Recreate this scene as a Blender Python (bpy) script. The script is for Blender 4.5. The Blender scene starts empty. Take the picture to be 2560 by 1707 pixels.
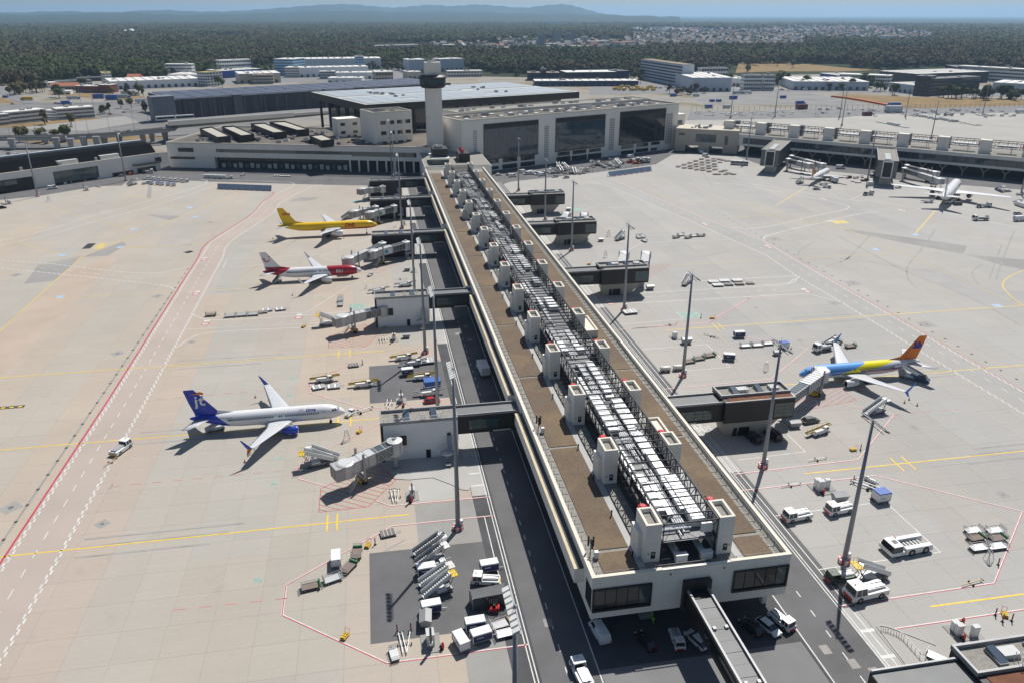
import bpy,bmesh,math,random
from mathutils import Vector,Matrix,Quaternion
random.seed(7)
scene = bpy.context.scene
col = scene.collection
# camera
CAM_H = 97.0
FPX = 1932.07
C_R = Vector((0.984335305,-0.176305267,0.000678636))
C_U = Vector((0.0679943,0.38316685,0.92117313))
C_F = Vector((0.16266771,0.90669709,-0.38915241))
cam_d = bpy.data.cameras.new('camera')
cam = bpy.data.objects.new('camera',cam_d)
col.objects.link(cam)
m3 = Matrix((C_R,C_U,-C_F)).transposed()
cam.matrix_world = Matrix.Translation((0,0,CAM_H))@m3.to_4x4()
cam_d.sensor_width = 36.0
cam_d.sensor_fit = 'HORIZONTAL'
cam_d.lens = FPX/2560*36
cam_d.clip_start = 1.0
cam_d.clip_end = 120000
scene.camera = cam
# daylight
SUN_EL,SUN_AZ = math.radians(55.0),math.radians(34.7)
world = bpy.data.worlds.new('World')
scene.world = world
world.use_nodes = True
wn = world.node_tree.nodes
bgn = wn['Background']
sky = wn.new('ShaderNodeTexSky')
sky.sky_type = 'NISHITA'
sky.sun_disc = False
sky.sun_elevation = SUN_EL
sky.sun_rotation = SUN_AZ
sky.altitude = 200
sky.air_density = 1.0
sky.dust_density = 0.9
sky.ozone_density = 1.6
world.node_tree.links.new(sky.outputs[0],bgn.inputs[0])
bgn.inputs[1].default_value = 0.064
sun_d = bpy.data.lights.new('sun','SUN')
sun_d.energy = 5.0
sun_d.angle = math.radians(0.53)
sun_d.color = (1.0,0.955,0.89)
sun = bpy.data.objects.new('sun',sun_d)
col.objects.link(sun)
sdir = Vector((-math.sin(SUN_AZ)*math.cos(SUN_EL),-math.cos(SUN_AZ)*math.cos(SUN_EL),-math.sin(SUN_EL)))
sun.rotation_euler = sdir.to_track_quat('-Z','Y').to_euler()
sun.location = (200,300,400)
vs = scene.view_settings
vs.view_transform = 'Standard'
vs.look = 'None'
vs.exposure = 0.08
vs.gamma = 1.0
vs.use_curve_mapping = False
scene.cycles.max_bounces = 6
scene.cycles.volume_bounces = 2
scene.cycles.transparent_max_bounces = 6
scene.cycles.use_denoising = True
# survey: photo sighting -> point at height z
TILE = {'A':(400,500,2.735),'B':(400,900,2.735),'C':(700,1250,3.36),'E':(1240,380,3.015),'F':(1300,900,3.136),'K':(1300,1250,3.36),'R':(1900,1150,2.815),'S':(1600,750,2.94),'L1':(0,380,4.9),'L2':(400,380,4.9),'L3':(860,380,5.88),'L4':(0,700,4.9),'L5':(0,1000,3.36),'P':(1040,440,4.9),'J1':(1820,380,6.19),'J2':(2180,380,6.19),'M1':(1700,550,4.9),'M2':(2100,560,4.611),'Z1':(0,0,2.735),'Z2':(850,0,2.735),'Z3':(1700,0,2.735),'N':(0,0,1.0),'Q1':(0,130,4.704),'Q2':(380,130,4.704),'Q3':(820,120,4.704),'Q4':(1540,140,4.523),'Q5':(2040,140,4.523),'Q6':(1250,50,3.618)}
def at(k,x,y,z=0.0):
 a,b,s = TILE[k]
 px,py = a+x/s,b+y/s
 d = C_F*FPX+C_R*(px-1280)-C_U*(py-853.5)
 t = (z-CAM_H)/d.z
 return Vector((d.x*t,d.y*t,z))
def photo_xy(p):
 v = Vector(p)-Vector((0,0,CAM_H))
 z = v.dot(C_F)
 if z<1:
  return(-9e9,-9e9)
 return(1280+FPX*v.dot(C_R)/z,853.5-FPX*v.dot(C_U)/z)
 # materials
MAT = {}
def nodes_of(name):
 m = bpy.data.materials.new(name)
 m.use_nodes = True
 nt = m.node_tree
 return m,nt,nt.nodes['Principled BSDF']
def mat(name,c,rough=0.6,metal=0.0,var=0.12,scale=0.35,bump=0.0,spec=0.4,streak=0.0,detail=4.0):
 """plain procedural surface: base colour with soft blotches (var), optional vertical streaks and bump"""
 if name in MAT:
  return MAT[name]
 m,nt,b = nodes_of(name)
 b.inputs['Roughness'].default_value = rough
 b.inputs['Metallic'].default_value = metal
 b.inputs['Specular IOR Level'].default_value = spec
 N,L = nt.nodes,nt.links
 geo = N.new('ShaderNodeNewGeometry')
 nz = N.new('ShaderNodeTexNoise')
 nz.inputs['Scale'].default_value = scale
 nz.inputs['Detail'].default_value = detail
 nz.inputs['Roughness'].default_value = 0.62
 src = geo.outputs['Position']
 if streak:
  mp = N.new('ShaderNodeMapping')
  mp.inputs['Scale'].default_value = (1,1,streak)
  L.new(src,mp.inputs['Vector'])
  src = mp.outputs['Vector']
 L.new(src,nz.inputs['Vector'])
 rp = N.new('ShaderNodeValToRGB')
 lo,hi = 1-var,1+var*0.7
 rp.color_ramp.elements[0].position = 0.3
 rp.color_ramp.elements[1].position = 0.7
 rp.color_ramp.elements[0].color = (c[0]*lo,c[1]*lo,c[2]*lo*0.98,1)
 rp.color_ramp.elements[1].color = (min(1,c[0]*hi),min(1,c[1]*hi),min(1,c[2]*hi),1)
 L.new(nz.outputs['Fac'],rp.inputs['Fac'])
 L.new(rp.outputs['Color'],b.inputs['Base Color'])
 if bump:
  bp = N.new('ShaderNodeBump')
  bp.inputs['Strength'].default_value = bump
  bp.inputs['Distance'].default_value = 0.05
  n2 = N.new('ShaderNodeTexNoise')
  n2.inputs['Scale'].default_value = scale*12
  L.new(geo.outputs['Position'],n2.inputs['Vector'])
  L.new(n2.outputs['Fac'],bp.inputs['Height'])
  L.new(bp.outputs['Normal'],b.inputs['Normal'])
 MAT[name] = m
 return m
def math_node(nt,op,a,b=None,c=None):
 n = nt.nodes.new('ShaderNodeMath')
 n.operation = op
 for i,v in enumerate((a,b,c)):
  if v is None:
   continue
  if isinstance(v,(int,float)):
   n.inputs[i].default_value = v
  else:
   nt.links.new(v,n.inputs[i])
 return n.outputs[0]
def mix_col(nt,fac,a,b):
 n = nt.nodes.new('ShaderNodeMix')
 n.data_type = 'RGBA'
 if isinstance(fac,(int,float)):
  n.inputs[0].default_value = fac
 else:
  nt.links.new(fac,n.inputs[0])
 for i,v in((6,a),(7,b)):
  if isinstance(v,tuple):
   n.inputs[i].default_value = (v[0],v[1],v[2],1)
  else:
   nt.links.new(v,n.inputs[i])
 return n.outputs[2]
def noise(nt,vec,scale,detail=4,rough=0.6,dims='3D'):
 n = nt.nodes.new('ShaderNodeTexNoise')
 n.inputs['Scale'].default_value = scale
 n.inputs['Detail'].default_value = detail
 n.inputs['Roughness'].default_value = rough
 nt.links.new(vec,n.inputs['Vector'])
 return n.outputs['Fac']
def ramp(nt,fac,stops):
 n = nt.nodes.new('ShaderNodeValToRGB')
 cr = n.color_ramp
 while len(cr.elements)<len(stops):
  cr.elements.new(0.5)
 for e,(p,c)in zip(cr.elements,stops):
  e.position = p
  e.color = (c[0],c[1],c[2],1)
 nt.links.new(fac,n.inputs['Fac'])
 return n.outputs['Color']
def glass(name,c=(0.03,0.06,0.07),rough=0.06,spec=0.8):
 if name in MAT:
  return MAT[name]
 m,nt,b = nodes_of(name)
 geo = nt.nodes.new('ShaderNodeNewGeometry')
 f = noise(nt,geo.outputs['Position'],0.21,3)
 nt.links.new(ramp(nt,f,[(0.35,tuple(v*0.85 for v in c)),(0.7,tuple(min(1,v*1.2)for v in c))]),b.inputs['Base Color'])
 b.inputs['Roughness'].default_value = rough
 b.inputs['Specular IOR Level'].default_value = spec
 MAT[name] = m
 return m
 # mesh collector
class MB:
 def __init__(s):
  s.v,s.f,s.m = [],[],[]
 def add(s,vs,fs,m=0):
  o = len(s.v)
  s.v.extend(tuple(v)for v in vs)
  for f in fs:
   s.f.append([i+o for i in f])
   s.m.append(m)
  return s
 def hexa(s,p,m=0):
  return s.add(p,[(3,2,1,0),(4,5,6,7),(0,1,5,4),(1,2,6,5),(2,3,7,6),(3,0,4,7)],m)
 def box(s,x0,x1,y0,y1,z0,z1,m=0):
  return s.hexa([(x0,y0,z0),(x1,y0,z0),(x1,y1,z0),(x0,y1,z0),(x0,y0,z1),(x1,y0,z1),(x1,y1,z1),(x0,y1,z1)],m)
 def prism(s,pts,z0,z1,m=0,mtop=None,bottom=True):
  n = len(pts)
  vs = [(p[0],p[1],z0)for p in pts]+[(p[0],p[1],z1)for p in pts]
  fs = [(i,(i+1)%n,n+(i+1)%n,n+i)for i in range(n)]
  if bottom:
   fs.append(tuple(range(n-1,-1,-1)))
  s.add(vs,fs,m)
  s.add(vs[n:],[tuple(range(n))],m if mtop is None else mtop)
  return s
 def sheet(s,pts,m=0):
  return s.add(pts,[tuple(range(len(pts)))],m)
 def tube(s,p0,p1,r0,r1=None,n=8,m=0,caps=True):
  p0,p1 = Vector(p0),Vector(p1)
  r1 = r0 if r1 is None else r1
  d = (p1-p0)
  if d.length<1e-6:
   return s
  d.normalize()
  a = d.orthogonal().normalized()
  b = d.cross(a)
  vs = []
  for p,r in((p0,r0),(p1,r1)):
   for i in range(n):
    t = 2*math.pi*i/n
    vs.append(p+a*(math.cos(t)*r)+b*(math.sin(t)*r))
  fs = [(i,(i+1)%n,n+(i+1)%n,n+i)for i in range(n)]
  if caps:
   fs+=[tuple(range(n-1,-1,-1)),tuple(range(n,2*n))]
  return s.add(vs,fs,m)
 def bar(s,p0,p1,w,h,m=0):
  p0,p1 = Vector(p0),Vector(p1)
  d = (p1-p0).normalized()
  up = Vector((0,0,1))if abs(d.z)<0.95 else Vector((0,1,0))
  a = d.cross(up).normalized()*(w/2)
  b = a.cross(d).normalized()*(h/2)
  q = []
  for p in(p0,p1):
   q+=[p-a-b,p+a-b,p+a+b,p-a+b]
  return s.add(q,[(0,1,2,3),(7,6,5,4),(0,4,5,1),(1,5,6,2),(2,6,7,3),(3,7,4,0)],m)
 def loft(s,rings,m=0,caps=True,mats=None):
  n = len(rings[0])
  vs = [v for r in rings for v in r]
  for k in range(len(rings)-1):
   fs = []
   for i in range(n):
    j = (i+1)%n
    fs.append((k*n+i,k*n+j,(k+1)*n+j,(k+1)*n+i))
   if k==0:
    o = len(s.v)
    s.v.extend(tuple(v)for v in vs)
   for f in fs:
    s.f.append([q+o for q in f])
    s.m.append(m if mats is None else mats[k])
  if caps:
   s.f.append([o+i for i in range(n-1,-1,-1)])
   s.m.append(m)
   s.f.append([o+(len(rings)-1)*n+i for i in range(n)])
   s.m.append(m)
  return s
 def mesh(s,name,mats,smooth=False):
  me = bpy.data.meshes.new(name)
  me.from_pydata(s.v,[],s.f)
  if not isinstance(mats,(list,tuple)):
   mats = [mats]
  for k in mats:
   me.materials.append(k)
  if len(mats)>1:
   me.polygons.foreach_set('material_index',s.m)
  if smooth:
   me.polygons.foreach_set('use_smooth',[True]*len(me.polygons))
  me.update()
  bm = bmesh.new()
  bm.from_mesh(me)
  bmesh.ops.recalc_face_normals(bm,faces=bm.faces)
  bm.to_mesh(me)
  bm.free()
  return me
 def build(s,name,mats,parent=None,smooth=False,loc=None,rz=None):
  return put(name,s.mesh(name,mats,smooth),parent,loc,rz)
def put(name,me,parent=None,loc=None,rz=None):
 o = bpy.data.objects.new(name,me)
 col.objects.link(o)
 if parent is not None:
  o.parent = parent
 if loc is not None:
  o.location = loc
 if rz is not None:
  o.rotation_euler = (0,0,rz)
 return o
def tag(o,label,cat,group=None):
 o['label'] = label
 o['category'] = cat
 if group:
  o['group'] = group
 return o
def T(name,label,cat,loc=(0,0,0),rz=0.0,group=None):
 o = bpy.data.objects.new(name,None)
 o.empty_display_size = 0.2
 col.objects.link(o)
 o.location = loc
 o.rotation_euler = (0,0,rz)
 return tag(o,label,cat,group)
def struct(o):
 o['kind'] = 'structure'
 return o
def stuff(o,label=None):
 o['kind'] = 'stuff'
 if label:
  o['label'] = label
 return o
def copy_tree(o,loc,rz,label,group=None,sc=None):
 """copy a thing with its parts and sub-parts (mesh data shared)"""
 if o.name not in TREE:
  TREE[o.name] = [(ch,list(ch.children))for ch in o.children]
 r = o.copy()
 col.objects.link(r)
 r.location = loc
 r.rotation_euler = (0,0,rz)
 sc = sc or 1.0
 r.scale = (sc,sc,sc)
 r['label'] = label
 if group:
  r['group'] = group
 elif 'group' in r:
  del r['group']
 for ch,sub in TREE[o.name]:
  c = ch.copy()
  col.objects.link(c)
  c.parent = r
  for g2 in sub:
   d = g2.copy()
   col.objects.link(d)
   d.parent = c
 return r
TREE = {}
KIDS = {}
def rot2(x,y,a):
 return(x*math.cos(a)-y*math.sin(a),x*math.sin(a)+y*math.cos(a))
def ribbon(mb,pts,w,z,m=0):
 """flat painted line along a polyline (world xy) with mitred joints"""
 P = [Vector((p[0],p[1]))for p in pts]
 n = len(P)
 L,Rr = [],[]
 for i in range(n):
  d0 = (P[i]-P[i-1]).normalized()if i>0 else(P[1]-P[0]).normalized()
  d1 = (P[i+1]-P[i]).normalized()if i<n-1 else d0
  t = (d0+d1)
  t = t.normalized()if t.length>1e-6 else d0
  nn = Vector((-t.y,t.x))
  k = 1/max(0.35,abs(nn.dot(Vector((-d0.y,d0.x)))))
  L.append(P[i]+nn*(w/2*k))
  Rr.append(P[i]-nn*(w/2*k))
 for i in range(n-1):
  mb.sheet([(Rr[i].x,Rr[i].y,z),(Rr[i+1].x,Rr[i+1].y,z),(L[i+1].x,L[i+1].y,z),(L[i].x,L[i].y,z)],m)
def walk(pts,step):
 """points every `step` metres along a polyline with direction"""
 out = []
 acc = 0.0
 P = [Vector((p[0],p[1]))for p in pts]
 for a,b in zip(P,P[1:]):
  L = (b-a).length
  d = (b-a)/L
  t = acc
  while t<L:
   out.append((a+d*t,d))
   t+=step
  acc = t-L
 return out
def dashes(mb,pts,w,z,on,gap,m=0,stagger=0.0):
 for i,(p,d)in enumerate(walk(pts,on+gap)):
  n = Vector((-d.y,d.x))
  c = p+n*(stagger if i%2 else-stagger)
  q = c+d*on
  mb.sheet([(c.x-n.x*w/2,c.y-n.y*w/2,z),(q.x-n.x*w/2,q.y-n.y*w/2,z),(q.x+n.x*w/2,q.y+n.y*w/2,z),(c.x+n.x*w/2,c.y+n.y*w/2,z)],m)
def smooth_path(pts,k=6):
 """Catmull-Rom through the points"""
 P = [Vector((p[0],p[1]))for p in pts]
 P = [P[0]*2-P[1]]+P+[P[-1]*2-P[-2]]
 out = []
 for i in range(1,len(P)-2):
  for j in range(k):
   t = j/k
   a,b,c,d = P[i-1],P[i],P[i+1],P[i+2]
   out.append(0.5*((2*b)+(c-a)*t+(2*a-5*b+4*c-d)*t*t+(3*b-a-3*c+d)*t**3))
 out.append(P[-2])
 return[(q.x,q.y)for q in out]
_txt = {}
def text_mesh(body,size,bold=0.0,shear=0.0,space=1.0):
 """outline of built-in lettering as flat vertices/faces, origin bottom-left"""
 cu = bpy.data.curves.new('lettering','FONT')
 cu.body = body
 cu.size = size
 cu.offset = bold
 cu.shear = shear
 cu.space_character = space
 cu.resolution_u = 3
 o = bpy.data.objects.new('lettering',cu)
 col.objects.link(o)
 dg = bpy.context.evaluated_depsgraph_get()
 me = bpy.data.meshes.new_from_object(o.evaluated_get(dg))
 bpy.data.objects.remove(o)
 vs = [v.co.copy()for v in me.vertices]
 fs = [tuple(p.vertices)for p in me.polygons]
 bpy.data.meshes.remove(me)
 bpy.data.curves.remove(cu)
 x0 = min(v.x for v in vs)
 y0 = min(v.y for v in vs)
 vs = [Vector((v.x-x0,v.y-y0,0))for v in vs]
 return vs,fs
 # ground, paving, roads and paint
def concrete(name,stops,dirt=0.1,lane0=-25.0):
 m,nt,b = nodes_of(name)
 geo = nt.nodes.new('ShaderNodeNewGeometry')
 pos = geo.outputs['Position']
 sp = nt.nodes.new('ShaderNodeSeparateXYZ')
 nt.links.new(pos,sp.inputs[0])
 lane = math_node(nt,'FLOOR',math_node(nt,'DIVIDE',math_node(nt,'SUBTRACT',sp.outputs[0],lane0),15.0))
 bay = math_node(nt,'FLOOR',math_node(nt,'DIVIDE',math_node(nt,'SUBTRACT',sp.outputs[0],lane0),7.5))
 run = math_node(nt,'FLOOR',math_node(nt,'DIVIDE',sp.outputs[1],7.5))
 chunk = math_node(nt,'FLOOR',math_node(nt,'DIVIDE',math_node(nt,'ADD',sp.outputs[1],math_node(nt,'MULTIPLY',lane,31.7)),97.5))
 def wnoise(a,c):
  v = nt.nodes.new('ShaderNodeCombineXYZ')
  nt.links.new(a,v.inputs[0])
  nt.links.new(c,v.inputs[1])
  w = nt.nodes.new('ShaderNodeTexWhiteNoise')
  w.noise_dimensions = '2D'
  nt.links.new(v.outputs[0],w.inputs['Vector'])
  return w.outputs['Value']
 tone = wnoise(lane,chunk)
 basec = ramp(nt,tone,stops)
 slab = wnoise(bay,run)
 c1 = nt.nodes.new('ShaderNodeHueSaturation')
 nt.links.new(basec,c1.inputs['Color'])
 nt.links.new(math_node(nt,'MULTIPLY_ADD',slab,0.05,0.975),c1.inputs['Value'])
 mp = nt.nodes.new('ShaderNodeMapping')
 mp.inputs['Scale'].default_value = (0.06,1.6,1)
 nt.links.new(pos,mp.inputs['Vector'])
 br = noise(nt,mp.outputs['Vector'],1.0,3)
 big = noise(nt,pos,0.018,5,0.65)
 fine = noise(nt,pos,1.3,6,0.7)
 v = math_node(nt,'ADD',math_node(nt,'MULTIPLY',br,0.12),math_node(nt,'ADD',math_node(nt,'MULTIPLY',big,0.34),math_node(nt,'MULTIPLY',fine,0.16)))
 v = math_node(nt,'ADD',v,0.81)
 c2 = nt.nodes.new('ShaderNodeHueSaturation')
 nt.links.new(c1.outputs[0],c2.inputs['Color'])
 nt.links.new(v,c2.inputs['Value'])
 stain = noise(nt,pos,0.11,7,0.72)
 sm = ramp(nt,stain,[(0.60,(0,0,0)),(0.78,(1,1,1))])
 out = mix_col(nt,math_node(nt,'MULTIPLY',sm,0.34),c2.outputs[0],(0.20,0.175,0.15))
 nt.links.new(out,b.inputs['Base Color'])
 b.inputs['Roughness'].default_value = 0.85
 b.inputs['Specular IOR Level'].default_value = 0.25
 MAT[name] = m
 return m
concL = concrete('concrete_warm',[(0.0,(0.355,0.318,0.268)),(0.3,(0.338,0.320,0.285)),(0.55,(0.372,0.318,0.262)),(0.8,(0.328,0.316,0.288)),(1.0,(0.362,0.305,0.258))])
concR = concrete('concrete_grey',[(0.0,(0.312,0.302,0.285)),(0.35,(0.328,0.322,0.308)),(0.65,(0.332,0.314,0.286)),(1.0,(0.306,0.301,0.292))])
concP = mat('concrete_pink',(0.405,0.345,0.305),0.85,var=0.08,scale=0.05,detail=6)
joint_m = mat('joint_filler',(0.15,0.14,0.13),0.9)
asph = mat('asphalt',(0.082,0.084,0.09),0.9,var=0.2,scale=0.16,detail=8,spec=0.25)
asph2 = mat('asphalt_weathered',(0.135,0.135,0.14),0.9,var=0.18,scale=0.1,detail=8,spec=0.25)
asph3 = mat('asphalt_faded',(0.20,0.20,0.205),0.9,var=0.16,scale=0.08,detail=8,spec=0.25)
conc_pale = mat('concrete_pale',(0.40,0.395,0.38),0.85,var=0.1,scale=0.09,detail=8)
conc_mid = mat('concrete_mid',(0.28,0.275,0.262),0.85,var=0.12,scale=0.12,detail=8)
white_p = mat('paint_white',(0.60,0.60,0.58),0.6,var=0.22,scale=0.7,detail=8)
red_p = mat('paint_red',(0.46,0.055,0.08),0.6,var=0.25,scale=0.6,detail=8)
red_f = mat('paint_red_faded',(0.50,0.22,0.21),0.7,var=0.2,scale=0.6,detail=8)
yel_p = mat('paint_yellow',(0.72,0.50,0.04),0.6,var=0.18,scale=0.6,detail=8)
yel_f = mat('paint_yellow_faded',(0.55,0.45,0.16),0.7,var=0.2,scale=0.6,detail=8)
green_p = mat('paint_green_faded',(0.27,0.38,0.33),0.7,var=0.2,scale=0.6)
blue_p = mat('paint_blue_faded',(0.33,0.46,0.62),0.7,var=0.2,scale=0.6)
black_p = mat('paint_black',(0.03,0.03,0.03),0.7)
drain_m = mat('drain_cover',(0.17,0.17,0.175),0.7,metal=0.3)
m,nt,b = nodes_of('woodland_floor')
geo = nt.nodes.new('ShaderNodeNewGeometry')
pos = geo.outputs['Position']
fa = noise(nt,pos,0.0011,8,0.7)
fb = noise(nt,pos,0.012,6,0.7)
c1 = ramp(nt,fa,[(0.30,(0.020,0.032,0.016)),(0.46,(0.030,0.046,0.022)),(0.56,(0.038,0.042,0.026)),(0.63,(0.055,0.065,0.03)),(0.70,(0.13,0.12,0.06))])
nt.links.new(mix_col(nt,0.45,c1,ramp(nt,fb,[(0.35,(0.012,0.02,0.01)),(0.65,(0.06,0.075,0.035))])),b.inputs['Base Color'])
b.inputs['Roughness'].default_value = 0.95
b.inputs['Specular IOR Level'].default_value = 0.1
wood_floor = m
MB().sheet([(-49000,-3000,-0.6),(49000,-3000,-0.6),(49000,49000,-0.6),(-49000,49000,-0.6)]).build('ground',wood_floor)
struct(bpy.data.objects['ground'])
m,nt,b = nodes_of('dry_ground')
geo = nt.nodes.new('ShaderNodeNewGeometry')
pos = geo.outputs['Position']
f1 = noise(nt,pos,0.014,6,0.62)
f2 = noise(nt,pos,0.35,6,0.7)
c1 = ramp(nt,f1,[(0.30,(0.15,0.15,0.15)),(0.42,(0.22,0.215,0.205)),(0.50,(0.25,0.23,0.195)),(0.57,(0.20,0.155,0.095)),(0.66,(0.10,0.105,0.05))])
nt.links.new(mix_col(nt,0.25,c1,ramp(nt,f2,[(0.3,(0.15,0.14,0.11)),(0.7,(0.45,0.42,0.36))])),b.inputs['Base Color'])
b.inputs['Roughness'].default_value = 0.95
MAT['dry_ground'] = m
grass_dry = mat('dry_grass',(0.245,0.175,0.09),0.95,var=0.3,scale=0.05,detail=10,spec=0.1)
grass_green = mat('rough_grass',(0.15,0.15,0.06),0.95,var=0.35,scale=0.05,detail=10,spec=0.1)
gd = MB().sheet([(-700,380,-0.35),(-60,380,-0.35),(1100,380,-0.35),(1250,1000,-0.35),(900,1330,-0.35),(300,1330,-0.35),(-200,1560,-0.35),(-640,1300,-0.35)]).build('airport_grounds',MAT['dry_ground'])
struct(gd)
def in_view(x,y,mg=170):
 u,v = photo_xy((x,y,0))
 return-mg<u<2560+mg and 300<v<1707+2.2*mg
def slab_apron(name,x0,x1,y0,y1,cm,inside,lane0=-25.0):
 base = MB().sheet([(x0,y0,-0.035),(x1,y0,-0.035),(x1,y1,-0.035),(x0,y1,-0.035)]).build(name,joint_m)
 struct(base)
 cells = []
 i0,i1 = math.floor((x0-lane0)/7.5),math.ceil((x1-lane0)/7.5)
 for i in range(i0,i1):
  xa,xb = max(x0,lane0+i*7.5),min(x1,lane0+(i+1)*7.5)
  if xb-xa<0.3:
   continue
  j = math.floor(y0/7.5)
  while j*7.5<y1:
   ya,yb = max(y0,j*7.5),min(y1,(j+1)*7.5)
   cx,cy = (xa+xb)/2,(ya+yb)/2
   if yb-ya>0.3 and inside(cx,cy)and in_view(cx,cy):
    cells.append((math.hypot(cx,cy),xa,xb,ya,yb))
   j+=1
 cells.sort()
 full = MB().box(-3.738,3.738,-3.738,3.738,-0.03,0).mesh('concrete_slab',cm)
 rest = MB()
 k = 0
 for d,xa,xb,ya,yb in cells:
  if k<290 and abs(xb-xa-7.5)<0.01 and abs(yb-ya-7.5)<0.01:
   put('concrete_slab',full,base,((xa+xb)/2,(ya+yb)/2,0))
   k+=1
  else:
   g = 0.024
   rest.box(xa+g*0.5,xb-g*0.5,ya+g*0.5,yb-g*0.5,-0.03,0)
 stuff(rest.build('concrete_paving',cm,base),'concrete paving slabs farther out')
 return base
apronL = slab_apron('apron',-340,16.6,55,580,concL,lambda x,y:y<575+0.4*x or x>-150)
apronR = slab_apron('apron',79.4,470,55,560,concR,lambda x,y:(x-262)*0.773+(y-541)*0.634<22,lane0=79.4)
rd = struct(MB().sheet([(16.6,30,-0.02),(79.4,30,-0.02),(79.4,520,-0.02),(16.6,520,-0.02)]).build('road',asph))
Z1,Z2,Z3,Z4 = 0.010,0.018,0.026,0.034
def patch(name,pts,mt,parent,z=Z1):
 return MB().sheet([(p[0],p[1],z)for p in pts]).build(name,mt,parent)
def rect(x0,x1,y0,y1):
 return[(x0,y0),(x1,y0),(x1,y1),(x0,y1)]
patch('road_strip',rect(20.9,30.2,40,500),asph2,rd,0.0)
patch('road_strip',rect(66.0,79.4,40,500),asph2,rd,0.0)
patch('road_strip',rect(30.6,65.6,40,90),asph3,rd,-0.008)
for yy in(158,244,332,402,450):
 patch('bus_lane',rect(16.7,20.0,yy-16,yy+24),conc_pale,rd,0.004)
for yy in(157,267,336,397,72):
 patch('bus_lane',rect(76.4,79.3,yy-16,yy+24),conc_pale,rd,0.004)
for(x0,x1,y0,y1)in((13,16.6,100,126),(13,16.6,186,214)):
 pass
patch('tarmac_patch',[(-5.7,102.1),(5.9,102.2),(16.6,102.2),(16.6,126.0),(-5.7,126.2)],asph2,apronL)
pa = [at('A',*q)for q in((1398,1138),(1690,1125),(1880,1110),(1905,1200),(1960,1390),(1405,1392))]
patch('tarmac_patch',[(-5.0,pa[5].y),(16.6,pa[5].y),(16.6,pa[0].y),(-5.0,pa[0].y)],asph2,apronL)
patch('concrete_patch',rect(4.0,16.6,126.1,141),conc_mid,apronL,0.006)
patch('concrete_patch',rect(9.5,16.6,88,102),conc_mid,apronL,0.006)
patch('concrete_patch',rect(4,13.0,142,152),conc_pale,apronL,0.006)
patch('service_road',[(-75.2,55),(-65.2,55),(-65.0,308),(-66.8,366),(-53.9,418),(-51.1,447),(-36.3,488),(-57,470),(-62,449),(-65,415),(-77,366),(-76.7,310)],concP,apronL,0.006)
patch('service_road',[(176,150),(165.6,150),(166,242),(165.6,272),(167.2,303),(158,368),(143,452),(151,482),(169,366),(178,325),(177,300),(176.4,238)],mat('concrete_dusky',(0.345,0.335,0.322),0.85,var=0.08,scale=0.05),apronR,0.006)
patch('service_road',[(-125.3,60),(-110.5,60),(-110.5,342),(-114,352),(-125.3,330)],mat('concrete_salmon',(0.42,0.345,0.285),0.85,var=0.1,scale=0.05),apronL,0.006)
darkc = mat('asphalt_taxi',(0.285,0.28,0.272),0.9,var=0.12,scale=0.05)
patch('taxi_wedge',[(-137,316),(-127,318),(-126.6,338),(-127.6,353.6),(-141,342)],darkc,apronL,0.006)
patch('taxi_wedge',[(-116.2,350.9),(-127,351),(-116.3,374.3),(-113,368)],darkc,apronL,0.006)
patch('taxi_wedge',[at('L1',1780,770),at('L1',2080,840),at('L1',2230,785)],darkc,apronL,0.006)
patch('taxi_wedge',[at('L2',1580,605),at('L2',1830,600),at('L2',1960,560),at('L2',1700,560)],darkc,apronL,0.006)
patch('taxi_wedge',[at('M2',20,70),at('M2',130,65),at('M2',1465,255),at('M2',1420,348),at('M2',700,215)],darkc,apronR,0.006)
patch('taxi_wedge',[at('M2',1430,350),at('M2',2600,460),at('M2',2600,620),at('M2',1870,480)],darkc,apronR,0.006)
patch('taxi_wedge',[at('L1',1815,385),at('L1',1865,385),at('L1',1850,570),at('L1',1795,570)],darkc,apronL,0.006)
edge = [at('L1',-300,640),at('L1',0,592),at('L1',470,545),at('L1',950,465),at('L1',1560,366),at('L2',0,337),at('L2',580,366),at('L2',1600,395),at('L2',2352,416),Vector((16.7,478,0))]
patch('terminal_road',[(p.x,p.y)for p in edge]+[(16.7,600),(-150,640),(-330,520)],asph2,apronL)
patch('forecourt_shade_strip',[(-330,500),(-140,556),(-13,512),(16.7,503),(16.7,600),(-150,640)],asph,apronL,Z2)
e2 = [at('E',*q)for q in((20,255),(120,225),(430,192),(700,163),(1000,125),(1205,95),(1345,12))]
patch('terminal_road',[(p.x,p.y)for p in e2]+[(250,590),(262,640),(60,560),(66,470)],asph2,apronR)
patch('terminal_road',[(p.x,p.y)for p in(at('Z3',380,1070),at('Z3',540,1125),at('Z3',1200,1190),at('Z3',1500,1235),at('Z3',2352,1300),at('Z3',2700,1340))]+[(470,420),(280,610),(232,575)],asph2,apronR)
farA = struct(MB().sheet([(p[0],p[1],-0.06)for p in([(255,640),(320,640),(375,566),(460,470),(700,400),(860,640)]+[at('Q5',2352,600),at('Q5',1000,640),at('Q5',300,640),at('Q4',1700,650),at('Q4',850,650)])]).build('far_apron',mat('concrete_far',(0.34,0.33,0.305),0.85,var=0.1,scale=0.03,detail=8)))
struct(MB().sheet([(p[0],p[1],-0.03)for p in[at('Q4',800,730),at('Q4',1700,715),at('Q5',300,700),at('Q5',640,660),at('Q5',1450,655),at('Q5',2500,640),at('Q5',2500,560),at('Q5',1000,600),at('Q5',0,600),at('Q4',1700,625),at('Q4',840,630)]]).build('far_road',asph3))
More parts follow.
